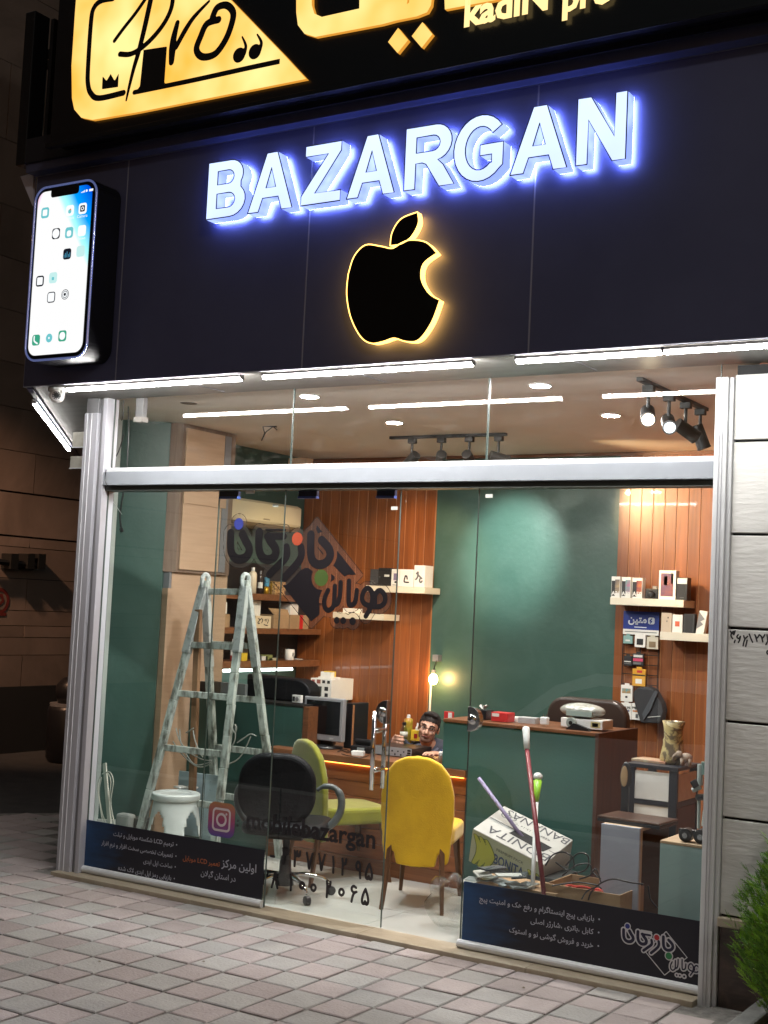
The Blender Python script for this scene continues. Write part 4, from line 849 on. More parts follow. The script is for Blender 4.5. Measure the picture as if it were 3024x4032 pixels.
t = thing('ceiling_hole', 'empty round cut-out in the ceiling left of the lamps', 'ceiling fitting', (.32, .35, CZ))
G().lathe([(.05, -.001), (.05, -.0025)], (0, 0, 0), 20).build('cut_out', mat('hole_brown', (.12, .08, .05), .8), t); G().lathe([(.054, -.0005), (.054, -.0015)], (0, 0, 0), 20).build('rim', grey, t)
t = thing('ceiling_cable', 'loose cable loop hanging from the ceiling', 'cable', tuple(PZ(1060, 1678, CZ)))
q = PZ(1060, 1678, CZ); qa = lambda px, py: PY(px, py, q[1])
G().tube([qa(1035, 1680), qa(1042, 1705), qa(1030, 1735), qa(1048, 1700), qa(1075, 1680), qa(1090, 1692)], .004, 6).build('wire', black, t, world=True); G().beam(qa(1035, 1677), qa(1088, 1680), .012, .01).build('clip', black, t, world=True)
# small ceiling sensor box and round pipe
q = PY(1182, 1822, 2.6); t = thing('ceiling_speaker', 'small beige box hanging under the ceiling at the back left', 'box', tuple(q)); G().box(-.09, .09, -.04, .05, -.035, .035).build('body', mdf, t, bevel=.004); G().cyl((0, 0, -.035), (0, 0, -.06), .012).build('lens', black, t)
q = PZ(560, 1560, CZ); t = thing('ceiling_duct', 'grey rectangular duct stub hanging by the corner post', 'duct', (q[0], q[1], CZ)); G().box(-.03, .03, -.02, .02, -.14, 0).build('duct', grey, t, bevel=.003); G().box(-.036, .036, -.026, .026, -.16, -.13).build('collar', mat('collar', (.3, .28, .26), .5), t)
# spot tracks
def track(x, y, L, rz, lab):
    t = thing('light_track', lab, 'track light', (x, y, CZ), rz); G().box(-L/2, L/2, -.017, .017, -.02, 0).build('rail', blackm, t, bevel=.002); return t
def spot(x, y, aim, lab, lit=None, power=0, size=50, col=(1, .85, .65), blend=.6):
    t = thing('track_spotlight', lab, 'spotlight', (x, y, CZ-.02), 0, 'black track spotlights')
    d = (Vector(aim)-Vector((x, y, CZ-.17))).normalized(); c = Vector((0, 0, -.15))
    G().box(-.03, .03, -.018, .018, -.035, 0).build('adapter', blackm, t, bevel=.003); G().cyl((0, 0, -.03), (0, 0, -.12), .009).build('stem', blackm, t)
    G().cyl(c-d*.06, c+d*.075, .036, .038, 20).build('lamp_head', blackm, t, bevel=.003)
    ring_ = G().lathe([(.039, .070), (.039, .078), (.032, .078), (.032, .074)], c, 20, d); ring_.build('front_ring', grey if lit else blackm, t)
    m = lit or mat('dark_lens', (.03, .03, .03), .1)
    g = G(); a1 = d.orthogonal().normalized(); b1 = d.cross(a1); g.add([c+d*.0765+(a1*math.cos(s)+b1*math.sin(s))*.031 for s in np.linspace(0, 2*math.pi, 18, endpoint=False)], [tuple(range(18))]); g.build('lens', m, t)
    if power:
        l = bpy.data.lights.new('spot_lamp', 'SPOT'); l.energy = power; l.color = col; l.spot_size = math.radians(size); l.spot_blend = blend; l.shadow_soft_size = .02
        o = bpy.data.objects.new('spot_lamp', l); COL.objects.link(o); o.parent = t; o.location = c+d*.085; o.rotation_euler = d.to_track_quat('-Z', 'Y').to_euler()
    return t
TY = 2.01
track(1.235, TY, .92, 0, 'black spotlight track across the ceiling in front of the green wall')
lx = [PY(px, 1712, TY)[0] for px in (1625, 1740, 1850, 1965)]
spot(lx[0], TY, (-.6, 2.5, 1.5), 'first black spotlight from the left on the rear track', None, 75, 62, (1, .74, .45))
spot(lx[1], TY, (.40, 3.15, 1.85), 'second black spotlight from the left on the rear track', None, 95, 58, (1, .66, .34))
spot(lx[2], TY, (1.22, 3.15, 2.15), 'third black spotlight from the left on the rear track', None, 270, 48, (.88, 1.0, .93), .9)
spot(lx[3], TY, (2.82, 3.15, 2.35), 'rightmost black spotlight on the rear track', None, 260, 62, (1, .70, .36), .8)
track(3.305, .80, 1.02, math.pi/2, 'black spotlight track running back near the right post')
lw1 = emis('warm_bulb_glow', (1, .78, .5), 30); lw2 = emis('cool_bulb_glow', (.85, .95, 1), 2.5)
spot(3.305, .42, (3.9, -1.0, 1.9), 'glaring lit spotlight at the near end of the side track', lw1, 6, 80)
spot(3.305, .72, (3.85, -.4, 2.1), 'spotlight with pale lens, second on the side track', lw2, 0)
spot(3.305, .98, (3.8, 1.6, 2.3), 'black spotlight third on the side track'); spot(3.305, 1.22, (3.55, 1.35, 2.0), 'black spotlight at the far end of the side track')
# ================================================================ air conditioner and shelves on the left wall
AX = -.52
y0, y1 = PX(912, 2000, AX)[1], PX(1187, 2030, AX)[1]; zt = PX(1000, 1966, AX)[2]; zb = PX(1000, 2072, AX)[2]
ac = thing('air_conditioner', 'cream indoor air conditioner unit high on the left wall', 'air conditioner', (-.75, (y0+y1)/2, zb))
cream = mat('cream_plastic', (.66, .56, .38), .35)
g = G(); g.prism([(-.75, zb), (AX-.03, zb), (AX, zb+.05), (AX, zt-.02), (AX-.04, zt), (-.75, zt)], y0, y1, lambda a, b, d: (a, d, b)); g.build('body', cream, ac, world=True, bevel=.006)
G().box(AX-.03, AX+.004, y0+.02, y1-.02, zb+.005, zb+.03).build('louvre', mat('louvre', (.12, .08, .04), .5), ac, world=True)
G().box(AX, AX+.002, (y0+y1)/2-.05, (y0+y1)/2+.03, zb+.06, zb+.07).build('badge', mat('badge_grey', (.25, .2, .13), .4), ac, world=True)
G().box(-.75, AX-.01, y0-.012, y0-.001, zb, zt).build('end_panel', mat('tan_plastic', (.4, .24, .12), .5), ac, world=True)
SX = -.5; SY0, SY1 = 1.76, 3.12
sh_z = [(PX(1060, 2340, SX)[2], PX(1060, 2365, SX)[2]), (PX(1200, 2477, SX)[2], PX(1200, 2499, SX)[2]), (PX(1200, 2600, SX)[2], PX(1200, 2625, SX)[2])]
G().box(-.752, -.745, SY0-.05, 3.135, 1.0, 1.98).build('shelf_backing', mat('black_backing', (.012, .012, .014), .35))['kind'] = 'structure'
for k, (a, b) in enumerate(sh_z):
    s_ = thing('wall_shelf', ['top dark wood shelf on the left wall holding bottles', 'middle dark wood shelf on the left wall holding cartons', 'lowest dark wood shelf on the left wall holding the mug'][k], 'shelf', (-.62, 2.4, b), 0, 'dark wood shelves on the left wall')
    G().box(-.744, SX, SY0, SY1, b, a).build('board', woodd, s_, world=True, bevel=.002)
O3 = lambda x, y: (840+x/3.687, 2180+y/3.687)
def xpos(cx_, dx=.05): p = PX(*O3(cx_, 500), SX-dx); return p[1]
def xb(name, lab, cat, rect, m, dep=.10, dx=.01, group=None, decal=None, zbase=None):
    a = PX(*O3(rect[0], (rect[1]+rect[3])/2), SX-dx); b = PX(*O3(rect[2], (rect[1]+rect[3])/2), SX-dx); mid = (rect[0]+rect[2])/2
    zt_ = PX(*O3(mid, rect[1]), SX-dx)[2]; zb_ = PX(*O3(mid, rect[3]), SX-dx)[2] if zbase is None else zbase
    t = thing(name, lab, cat, (SX-dx-dep/2, (a[1]+b[1])/2, zb_), 0, group)
    G().box(SX-dx-dep, SX-dx, a[1], b[1], zb_, zt_).build('carton' if 'box' in name else 'body', m, t, world=True, bevel=.002)
    return t, a[1], b[1], zb_, zt_
def xbottle(name, lab, rect, m, cap, zbase, prof=None, dx=.05, labm=None):
    a = PX(*O3(rect[0], (rect[1]+rect[3])/2), SX-dx); b = PX(*O3(rect[2], (rect[1]+rect[3])/2), SX-dx); zt_ = PX(*O3((rect[0]+rect[2])/2, rect[1]), SX-dx)[2]
    h = zt_-zbase; r = abs(O3(rect[2], 0)[0]-O3(rect[0], 0)[0])/2*9.0/FPX
    t = thing(name, lab, 'bottle' if 'bottle' in name else 'jar', (SX-dx, (a[1]+b[1])/2, zbase))
    pr = prof or [(1, 0), (1, .72), (.85, .80), (.38, .86)]
    G().lathe([(r*u_, h*v_) for u_, v_ in pr], (0, 0, 0), 18).build('body', m, t, smooth=True)
    G().lathe([(r*pr[-1][0]*1.08, h*pr[-1][1]), (r*pr[-1][0]*1.08, h)], (0, 0, 0), 16).build('cap', cap, t)
    if labm: G().lathe([(r*1.01, h*.25), (r*1.01, h*.5)], (0, 0, 0), 18).build('paper_label', labm, t)
z1s, z2s, z3s = sh_z[0][0], sh_z[1][0], sh_z[2][0]
bwht = mat('bottle_white', (.66, .58, .45), .4); gold = mat('gold_tin', (.62, .36, .04), .25, .6); bluecap = mat('blue_label', (.05, .22, .36), .4); amber = mat('dark_bottle', (.04, .03, .03), .15)
xbottle('plastic_bottle', 'tall white plastic bottle on the top left wall shelf', (500, 200, 640, 565), bwht, white, z1s)
xbottle('dark_bottle', 'dark bottle with a white label beside the tall white bottle', (640, 250, 725, 565), amber, grey, z1s, labm=white)
xbottle('gold_jar', 'gold tin with blue top on the top left wall shelf', (730, 340, 815, 585), gold, bluecap, z1s, [(1, 0), (1, .45)]); xbottle('gold_jar', 'plain gold tin next to the blue topped tin', (818, 400, 893, 590), gold, gold, z1s, [(1, 0), (1, .93)])
xb('patterned_box', 'small patterned carton right of the gold tins', 'box', (898, 410, 1048, 602), mat('ornate_print', (.5, .32, .14), .6, c2=(.16, .07, .03), scale=60, lo=.45, hi=.55), zbase=z1s)
xb('white_box', 'white carton half hidden by the ladder on the middle left shelf', 'box', (560, 680, 688, 903), whitep, .12, .06, zbase=z2s)
t, a, b, c, d = xb('lettered_box', 'pale carton with black handwriting on the middle left shelf', 'box', (612, 905, 838, 1083), mat('pale_card', (.62, .50, .34), .7), .12, .0, zbase=z2s)
sc = lambda pts: [(lambda p: (p[1], p[2]))(PX(*O3(u_, v_), SX+.001)) for u_, v_ in pts]
st = [sc(s_) for s_ in ([(645, 1000), (665, 975), (690, 950)], [(655, 940), (675, 960)], [(700, 940), (720, 965), (700, 1005)], [(745, 965), (770, 955), (765, 985)], [(790, 950), (800, 970), (785, 1010)], [(735, 1030), (750, 1035)], [(760, 1040), (785, 1045)], [(650, 1015), (672, 1010)])]
xs_ = [p[0] for s_ in st for p in s_]; ys_ = [p[1] for s_ in st for p in s_]
sdf_art(lambda X, Y: np.min([sd_line(X, Y, s_, .0045) for s_ in st], axis=0), min(xs_)-.02, max(xs_)+.02, min(ys_)-.02, max(ys_)+.02, .004, lambda p, q: (SX+.0015, p, q)).build('handwriting', ink, t, world=True)
t, a, b, c, d = xb('open_box', 'open brown carton in the middle of the left wall shelf', 'box', (875, 890, 1100, 1095), card, .18, .0, zbase=z2s)
G().hexa([(SX, a, d), (SX, b, d), (SX-.005, b, d), (SX-.005, a, d)], [(SX-.02, a-.05, d+.05), (SX-.02, b, d+.045), (SX-.025, b, d+.045), (SX-.025, a-.05, d+.05)]).build('flap', card, t, world=True)
t, a, b, c, d = xb('taped_box', 'brown carton with a red tape stripe at the shelf end', 'box', (1112, 892, 1385, 1118), card, .18, .0, zbase=z2s)
G().box(SX+.0005, SX+.002, a+(b-a)*.50, a+(b-a)*.68, c, d).build('red_tape', mat('red_tape', (.45, .02, .02), .4), t, world=True)
xb('white_box', 'small white packet on top of the red taped carton', 'box', (1118, 728, 1235, 850), whitep, .1, .04, zbase=d)
xb('white_box', 'white carton behind the ladder top on the middle left shelf', 'box', (60, 700, 200, 870), whitep, .1, .05); xb('brown_box', 'brown carton behind the ladder on the middle left shelf', 'box', (60, 878, 240, 1080), card, .1, .03, zbase=z2s)
redp = mat('red_plastic', (.5, .03, .03), .4); yellp = mat('yellow_plastic', (.62, .42, .03), .4)
xbottle('spray_bottle', 'red and white bottle behind the ladder on the lowest left shelf', (245, 1240, 310, 1550), redp, white, z3s, labm=white); xbottle('spray_bottle', 'red bottle between the ladder rails on the lowest left shelf', (375, 1230, 420, 1540), redp, white, z3s)
t, a, b, c, d = xb('yellow_box', 'yellow and black carton on the lowest left shelf', 'box', (418, 1322, 500, 1530), yellp, .08, .02, zbase=z3s); G().box(SX-.0195, SX-.018, a, b, c+(d-c)*.5, d).build('black_patch', black, t, world=True)
for k, (u0, v0, u1, m) in enumerate(((630, 1475, 700, black), (705, 1490, 790, white), (760, 1470, 860, mat('olive_tool', (.2, .22, .08), .5)), (810, 1515, 920, mat('pale_tool', (.45, .42, .3), .5)))):
    xb('repair_tool', ['black tool lying on the lowest left shelf', 'white tool lying on the lowest left shelf', 'olive tool lying on the lowest left shelf', 'pale flat tool lying near the drinking glass'][k], 'tool', (u0, v0, u1, 1548), m, .06, .03, zbase=z3s)
q = PX(*O3(1108, 1480), SX-.06); mg = thing('coffee_mug', 'white mug with dark drawing at the end of the lowest left shelf', 'mug', (q[0], q[1], z3s))
G().lathe([(.034, 0), (.037, .003), (.037, .085), (.034, .085), (.033, .01)], (0, 0, 0), 20).build('cup', whitep, mg, smooth=True)
G().tube([(0, .036, .07), (0, .058, .065), (0, .063, .045), (0, .055, .022), (0, .036, .018)], .005, 6).build('handle', whitep, mg)
G().box(.0365, .038, -.012, -.004, .03, .06).build('drawing', ink, mg); G().box(.0365, .038, .004, .010, .02, .06).build('drawing', ink, mg)
q = PX(*O3(990, 1480), SX-.06); gg = thing('drinking_glass', 'clear drinking glass beside the white mug', 'glass', (q[0], q[1], z3s)); G().lathe([(.025, 0), (.028, .10)], (0, 0, 0), 16).build('glass_wall', glass, gg, smooth=True)
q = PX(*O3(1225, 1548), SX-.06); gg = thing('saucer', 'small white saucer right of the mug', 'dish', (q[0], q[1], z3s)); G().lathe([(.03, 0), (.045, .006), (.046, .008)], (0, 0, 0), 20).build('dish', whitep, gg, smooth=True)
# tube light under the lowest shelf
a = PX(*O3(150, 1655), SX-.06); b = PX(*O3(1140, 1650), SX-.06); tz = sh_z[2][1]-.022
t = thing('tube_light', 'lit white fluorescent tube under the lowest left shelf', 'light', (a[0], a[1], tz)); L = b[1]-max(a[1], SY0+.02); ya = max(a[1], SY0+.02)
G().cyl((SX-.06, ya, tz), (SX-.06, b[1], tz), .011, n=10).build('tube', emis('tube_glow', (.95, 1, .97), 15), t, world=True); G().box(SX-.085, SX-.04, ya-.02, b[1]+.04, tz+.012, sh_z[2][1]-.001).build('housing', black, t, world=True)
G().box(-.745, -.7435, SY0, 3.12, .93, sh_z[2][1]).build('teal_splashback', mat('teal_tile', (.08, .15, .135), .3))['kind'] = 'structure'
# left work counter
lc_ = thing('work_counter', 'white topped work counter under the left wall shelves', 'counter', (-.45, 2.5, FZ)); CTZ = .955
G().box(-.742, -.16, 1.70, 3.12, CTZ-.03, CTZ).build('top', white, lc_, world=True, bevel=.002); G().box(-.742, -.20, 1.72, 3.12, FZ, CTZ-.03).build('cabinet', green, lc_, world=True)
def flat(name, lab, cat, px, py, z, w, d, h, m, rz=0, bev=.002, part='sheet'):
    q = PZ(px, py, z); t = thing(name, lab, cat, (q[0], q[1], z), rz); G().box(-w/2, w/2, -d/2, d/2, 0, h).build(part, m, t, bevel=bev); return t
flat('paper_stack', 'stack of white papers at the back of the left work counter', 'paper', 1110, 2665, CTZ, .22, .16, .02, whitep, .4)
t, w, h = pbox('printed_box', 'white carton printed with small product pictures on the left counter', 'box', (1222, 2672, 1304, 2752), 2.35, .30, whitep, None,
   [(.05, .78, .2, .93, mat('pic_red', (.28, .05, .04), .6)), (.3, .75, .48, .95, mat('pic_brown', (.25, .08, .06), .6)), (.56, .78, .7, .93, ink), (.8, .78, .93, .93, ink), (.12, .12, .55, .62, mat('pic_dark', (.03, .04, .04), .6)), (.68, .42, .86, .62, ink), (.70, .12, .86, .3, ink)])
q = t.location; G().box(0, 0.12, 0, .12, 0, .012).build('paper', whitep, (t2 := thing('paper_pad', 'yellow marked notepad on top of the printed white carton', 'notepad', (q[0]+.04, q[1]+.04, q[2]+h)))); G().box(.03, .1, .02, .09, .012, .055).build('yellow_pack', yellp, t2, bevel=.004)
pbox('paper_roll', 'white paper roll on top of the printed carton', 'paper', (1262, 2646, 1302, 2672), 2.40, .05, whitep)
# black bags/boxes standing on the green counter
GY, GZ = 1.34, 1.0
gc = thing('green_counter', 'dark green painted counter left of the reception desk', 'counter', (.2, GY, FZ)); gz = PY(960, 2754, GY)[2]; GZ = gz
G().box(-.36, PY(1192, 2800, GY)[0], GY, GY+.34, FZ, gz-.018).build('body', green, gc, world=True, bevel=.002); G().box(-.36, PY(1192, 2800, GY)[0]+.004, GY-.004, GY+.345, gz-.017, gz).build('top', blackm, gc, world=True, bevel=.002)
G().box(PY(1192, 2800, GY)[0]+.005, PY(1215, 2800, GY)[0], GY, GY+.34, FZ, gz-.01).build('end_panel', woodd, gc, world=True)
pbox('black_box', 'small black device on the left end of the green counter', 'device', (742, 2682, 828, 2734), 1.42, .12, black); pbox('leaning_board', 'grey flat board leaning on the green counter behind the ladder', 'panel', (868, 2690, 965, 2745), 1.45, .03, mat('grey_panel', (.16, .17, .17), .5))
a = PY(966, 2760, 1.50); b = PY(1216, 2775, 1.50); zt_ = PY(1090, 2668, 1.50)[2]
bb = thing('black_case', 'large black padded case with rounded corner on the green counter', 'case', (a[0], 1.5, gz)); W_ = b[0]-a[0]; H_ = zt_-gz
g = G(); g.prism([(0, 0), (W_, 0), (W_, H_*.45)]+arc(W_-.12, H_-.09, .12, .09, 10, 90, 6)+[(0, H_+.01)], 0, .14, lambda u_, v_, d: (u_, d, v_)); g.build('shell', mat('black_leather', (.006, .006, .008), .55, spec=.2, bump=.3, scale=40), bb, bevel=.015, seg=3)
t, w, h = pbox('small_camera', 'small white device with round lens on the green counter edge', 'device', (1150, 2737, 1183, 2767), 1.36, .03, white); G().lathe([(.014, 0), (.014, .004)], (w*.62, -.001, h*.5), 16, (0, -1, 0)).build('lens', grey, t); G().box(.004, w*.35, -.002, 0, .01, h-.01).build('dark_panel', black, t)
# ================================================================ reception desk
DY0 = 1.19; dz = PY(1300, 2971, DY0)[2]; dz0 = PY(1300, 2998, DY0)[2]; DXL, DXR = .42, 1.93
dk = thing('reception_desk', 'dark wood reception desk with plank front and orange glow line', 'desk', (1.4, DY0, FZ))
G().box(DXL, 1.93, DY0, 2.0, dz0, dz).build('desktop', woodd, dk, world=True, bevel=.002)
fb = mat('desk_plank', (.15, .05, .02), .4, c2=(.25, .09, .035), scale=1.2, st=(1.1, 18, 20), bump=.1, lo=.3, hi=.7, dist=1.2, rnd=.15)
n_ = 6
for k in range(n_): G().box(DXL+.02, 1.92, DY0+.05, DY0+.07, .10+k*(dz0-.12)/n_+.003, .10+(k+1)*(dz0-.12)/n_).build('front_plank', fb, dk, world=True, bevel=.002)
G().box(DXL+.02, 1.92, DY0+.07, DY0+.09, .02, dz0-.002).build('front_backing', mat('plank_gap', (.35, .15, .06), .5), dk, world=True); G().box(DXL+.02, 1.92, DY0+.052, DY0+.07, FZ, .10).build('kickboard', woodd, dk, world=True)
G().box(DXL+.03, 1.90, DY0+.035, DY0+.045, dz0-.010, dz0-.002).build('glow_strip', emis('orange_led', (1, .30, .05), 9), dk, world=True)
# monitor
MY = 1.47; a = PY(1197, 2905, MY); b = PY(1348, 2920, MY); zt_ = PY(1280, 2747, MY)[2]; zb_ = PY(1270, 2915, MY)[2]
mo = thing('computer_monitor', 'silver framed monitor with dark screen on the reception desk', 'monitor', ((a[0]+b[0])/2, MY, dz), .03); w = (b[0]-a[0])/2; H_ = zt_-dz; h0_ = zb_-dz
silv = mat('silver_plastic', (.33, .34, .36), .4, .2)
G().box(-w, w, -.015, .03, h0_, H_).build('bezel', silv, mo, bevel=.006); G().box(-w+.022, w-.022, -.0165, -.014, h0_+.042, H_-.02).build('screen', mat('dark_screen', (.006, .007, .009), .12), mo)
G().box(.06, .09, -.017, -.014, h0_+.012, h0_+.024).build('button', mat('pale_button', (.5, .5, .5), .4), mo); G().box(-.05, .05, .03, .06, .02, h0_+.12).build('neck', black, mo, bevel=.004); G().lathe([(.12, 0), (.12, .012), (.05, .022)], (0, .03, 0), 24).build('foot', black, mo, smooth=True)
q = PY(1366, 2960, 1.60); cpu = thing('slim_case', 'slim dark case with orange edge standing behind the monitor', 'computer', (q[0], 1.6, dz)); G().box(-.03, .03, 0, .2, 0, .30).build('case', black, cpu, bevel=.004); G().box(.0301, .033, 0, .02, .01, .29).build('edge_trim', mat('tan_edge', (.35, .16, .07), .5), cpu)
ph_ = flat('desk_phone', 'black desk telephone behind the monitor cables', 'telephone', 1430, 2962, dz, .14, .12, .045, black, .2, .008, 'base'); G().box(-.06, .06, -.02, .02, .055, .085).build('handset', black, ph_, bevel=.01); G().box(-.02, .03, -.062, -.059, .012, .035).build('display', mat('lcd', (.3, .34, .34), .3), ph_); G().box(-.05, .05, -.012, .012, .04, .06).build('cradle', black, ph_)
flat('white_adapter', 'small white adapter lying on the desk cables', 'adapter', 1410, 2975, dz, .08, .05, .03, white, .3, .004, 'body')
cab = thing('desk_cable', 'tangle of thin black cables on the reception desk', 'cable', tuple(PZ(1370, 2968, dz)))
for s_ in ([(1330, 2960), (1360, 2950), (1395, 2968), (1440, 2962)], [(1345, 2968), (1380, 2978), (1420, 2984), (1450, 2975)], [(1340, 2950), (1370, 2962), (1400, 2955), (1425, 2948)]):
    G().tube([PZ(a, b, dz+.006) for a, b in smooth_path(s_, 5)], .003, 5).build('wire', black, cab, world=True)
# video recorder
q = PZ(1619, 2988, dz); dvr = thing('video_recorder', 'flat black video recorder with pale rear panel on the desk', 'recorder', (q[0], q[1], dz)); wl = q[0]-PY(1468, 2985, q[1])[0]
G().box(-wl, 0, .002, .26, .006, .062).build('case', mat('recorder_black', (.02, .016, .015), .3, .3), dvr, bevel=.002); G().box(-wl, 0, -.001, .001, .006, .062).build('rear_panel', mat('pale_panel', (.36, .38, .40), .4, .3), dvr)
for k in range(9): r_ = random.uniform(.003, .007); x_ = -wl*(.72-.075*k); G().cyl((x_, -.001, .018+.02*(k % 2)), (x_, -.004, .018+.02*(k % 2)), r_, n=10).build('socket', black, dvr)
for k in range(3): G().box(-.03+.0*k, -.006, -.003, -.001, .012+.016*k, .022+.016*k).build('port', black, dvr)
for a in (-wl+.02, -.03): G().box(a, a+.015, .02, .04, 0, .006).build('foot', black, dvr)
# bottles on the desk
def lbot(name, lab, px, py, z, y, r, h, m, cap, prof=None, cat='bottle'):
    q = PY(px, py, y); t = thing(name, lab, cat, (q[0], y, z)); pr = prof or [(1, 0), (1, .76), (.9, .80), (.5, .84)]
    G().lathe([(r*a, h*b) for a, b in pr], (0, 0, 0), 18).build('body', m, t, smooth=True); G().lathe([(r*pr[-1][0]*.9, h*pr[-1][1]), (r*pr[-1][0]*.7, h)], (0, 0, 0), 14).build('cap', cap, t); return t
lbot('spray_can', 'tall yellow green spray can on the desk beside the seated man', 1608, 2850, dz, 2.02, .030, .225, mat('spray_yellow', (.42, .42, .04), .3, c2=(.35, .12, .03), scale=12), white, [(1, 0), (1, .74), (1.02, .76), (.98, .86), (.5, .90)], 'spray can')
t, w, h = pbox('yellow_box', 'yellow bottle pack with a red square behind the seated man', 'box', (1617, 2876, 1660, 2918), 2.0, .05, yellp, None, [(.30, .25, .62, .68, mat('red_square', (.3, .02, .01), .5))]); G().lathe([(.014, h), (.014, h+.02), (.006, h+.025), (.005, h+.05)], (w*.45, .02, 0), 14).build('nozzle', white, t)
flat('black_tray', 'flat black tray on the desk behind the water bottle', 'tray', 1610, 2925, dz, .2, .12, .02, black, 0, .003, 'tray')
lbot('white_bottle', 'small white labelled bottle on the desk right of the man', 1737, 2985, dz, 1.42, .016, .085, white, mat('blue_cap', (.04, .08, .2), .4))
# right green counter
RY = 1.2; ra = PY(1745, 2900, RY)[0]; rb = PY(2345, 2900, RY)[0]; rz_ = PY(2000, 2853, RY)[2]
rc = thing('green_counter', 'long green counter right of the seated man with clutter on top', 'counter', (2.3, RY, FZ))
G().box(ra, 1.9405, RY, RY+.5, dz+.001, rz_-.02).build('upper_body', green, rc, world=True, bevel=.002); G().box(1.941, rb, RY, RY+.5, FZ, rz_-.02).build('lower_body', green, rc, world=True, bevel=.002)
G().box(ra-.002, rb, RY-.006, RY+.51, rz_-.019, rz_).build('top', woodd, rc, world=True, bevel=.002)
G().box(rb+.001, rb+.022, RY-.006, RY+.60, FZ, rz_).build('side_panel', mat('side_wood', (.055, .022, .015), .45, c2=(.085, .033, .02), scale=1.2, st=(18, 18, 1.1), bump=.1, dist=1.2), rc, world=True)
TZ = rz_
t, w, h = pbox('tissue_box', 'black tissue box on the left end of the right counter', 'box', (1862, 2795, 1914, 2832), 1.33, .10, black); g = G()
for k in range(5): a = k*1.3; g.add([(w*.5, .05, h), (w*.5+.03*math.cos(a), .05+.03*math.sin(a), h+.03), (w*.5+.03*math.cos(a+.8), .05+.03*math.sin(a+.8), h+.02)], [(0, 1, 2)])
g.build('tissue', whitep, t)
pbox('photo_card', 'small red and white photo card standing on the right counter', 'card', (1748, 2802, 1782, 2833), 1.34, .02, redp, None, [(.5, .1, .95, .9, whitep)])
pbox('red_box', 'flat red packet on the right counter', 'box', (1934, 2806, 1998, 2842), 1.30, .10, redp, None, [(.05, .55, .5, .9, whitep)])
for k, (px, py, m, r_) in enumerate(((1990, 2838, mat('pink_paper', (.5, .22, .2), .7), .3), (2030, 2836, whitep, -.2), (2062, 2842, whitep, .5), (2082, 2848, mat('grey_bag', (.4, .4, .4), .4), .1))):
    t = flat('paper_packet', ['pink paper packet on the right counter', 'white paper packet beside the pink one', 'white folded receipt on the right counter', 'grey plastic packet left of the white charger'][k], 'packet', px, py, TZ, .11, .08, .012+.008*k, m, r_)
t, w, h = pbox('wall_charger', 'white plug charger standing upright on the right counter', 'charger', (2125, 2824, 2153, 2855), 1.28, .04, white, bevel=.006)
for a in (.3, .7): G().cyl((w*a, .02, h), (w*a, .02, h+.018), .002, n=6).build('pin', steel, t)
t, w, h = pbox('white_box', 'low white carton under the wrapped parcel on the right counter', 'box', (2208, 2832, 2372, 2868), 1.30, .16, whitep, None, [(.72, .2, .95, .85, mat('cream_patch', (.5, .42, .2), .6), 'printed_patch'), (.76, .3, .9, .7, mat('slate_patch', (.08, .09, .14), .6))])
q = PY(2200, 2832, 1.36); q1 = PY(2378, 2832, 1.36); zt_ = PY(2290, 2768, 1.36)[2]; wp = thing('wrapped_parcel', 'clear plastic wrapped parcel lying on the white carton', 'parcel', ((q[0]+q1[0])/2, 1.38, t.location[2]+h))
pl_film = mat('plastic_film', (.42, .42, .38), .18, c2=(.22, .22, .19), scale=14, bump=1.2, bscale=18, spec=.8)
G().ell((0, 0, (zt_-wp.location[2])/2), ((q1[0]-q[0])/2, .075, (zt_-wp.location[2])/2), 20, 12).build('wrap', pl_film, wp, smooth=True); G().box(-.07, .09, -.079, -.06, .015, .045).build('contents', mat('green_white_print', (.3, .36, .32), .5), wp)
q = PY(2262, 2862, 1.27); td = thing('tape_dispenser', 'dark tape dispenser in front of the white carton', 'tape dispenser', (q[0], 1.27, TZ)); G().cyl((-.02, -.012, .04), (-.02, .012, .04), .03, n=20).build('reel', mat('clear_reel', (.3, .33, .3), .3), td, bevel=.002); G().cyl((-.02, -.014, .04), (-.02, .014, .04), .012, n=16).build('hub', black, td); G().hexa([(-.05, -.015, 0), (.10, -.015, 0), (.10, .015, 0), (-.05, .015, 0)], [(0, -.015, .04), (.09, -.015, .015), (.09, .015, .015), (0, .015, .04)]).build('body', black, td)
# dark slab standing in for a dark reflection between parcel and wood wall
q = PY(2395, 2835, 1.62); t = thing('reflection_slab', 'dark padded slab standing in for a reflection behind the right counter', 'chair', (q[0]-.22, 1.9, FZ)); g = G(); g.prism(rrect(-.30, .24, .62, 1.16, .12, 6), -.04, .04, lambda a, b, d: (a, d, b)); g.build('backrest', mat('dark_brown_slab', (.03, .018, .014), .35), t, bevel=.02, seg=3); G().box(-.05, .05, -.02, .02, 0, .62).build('support', black, t)
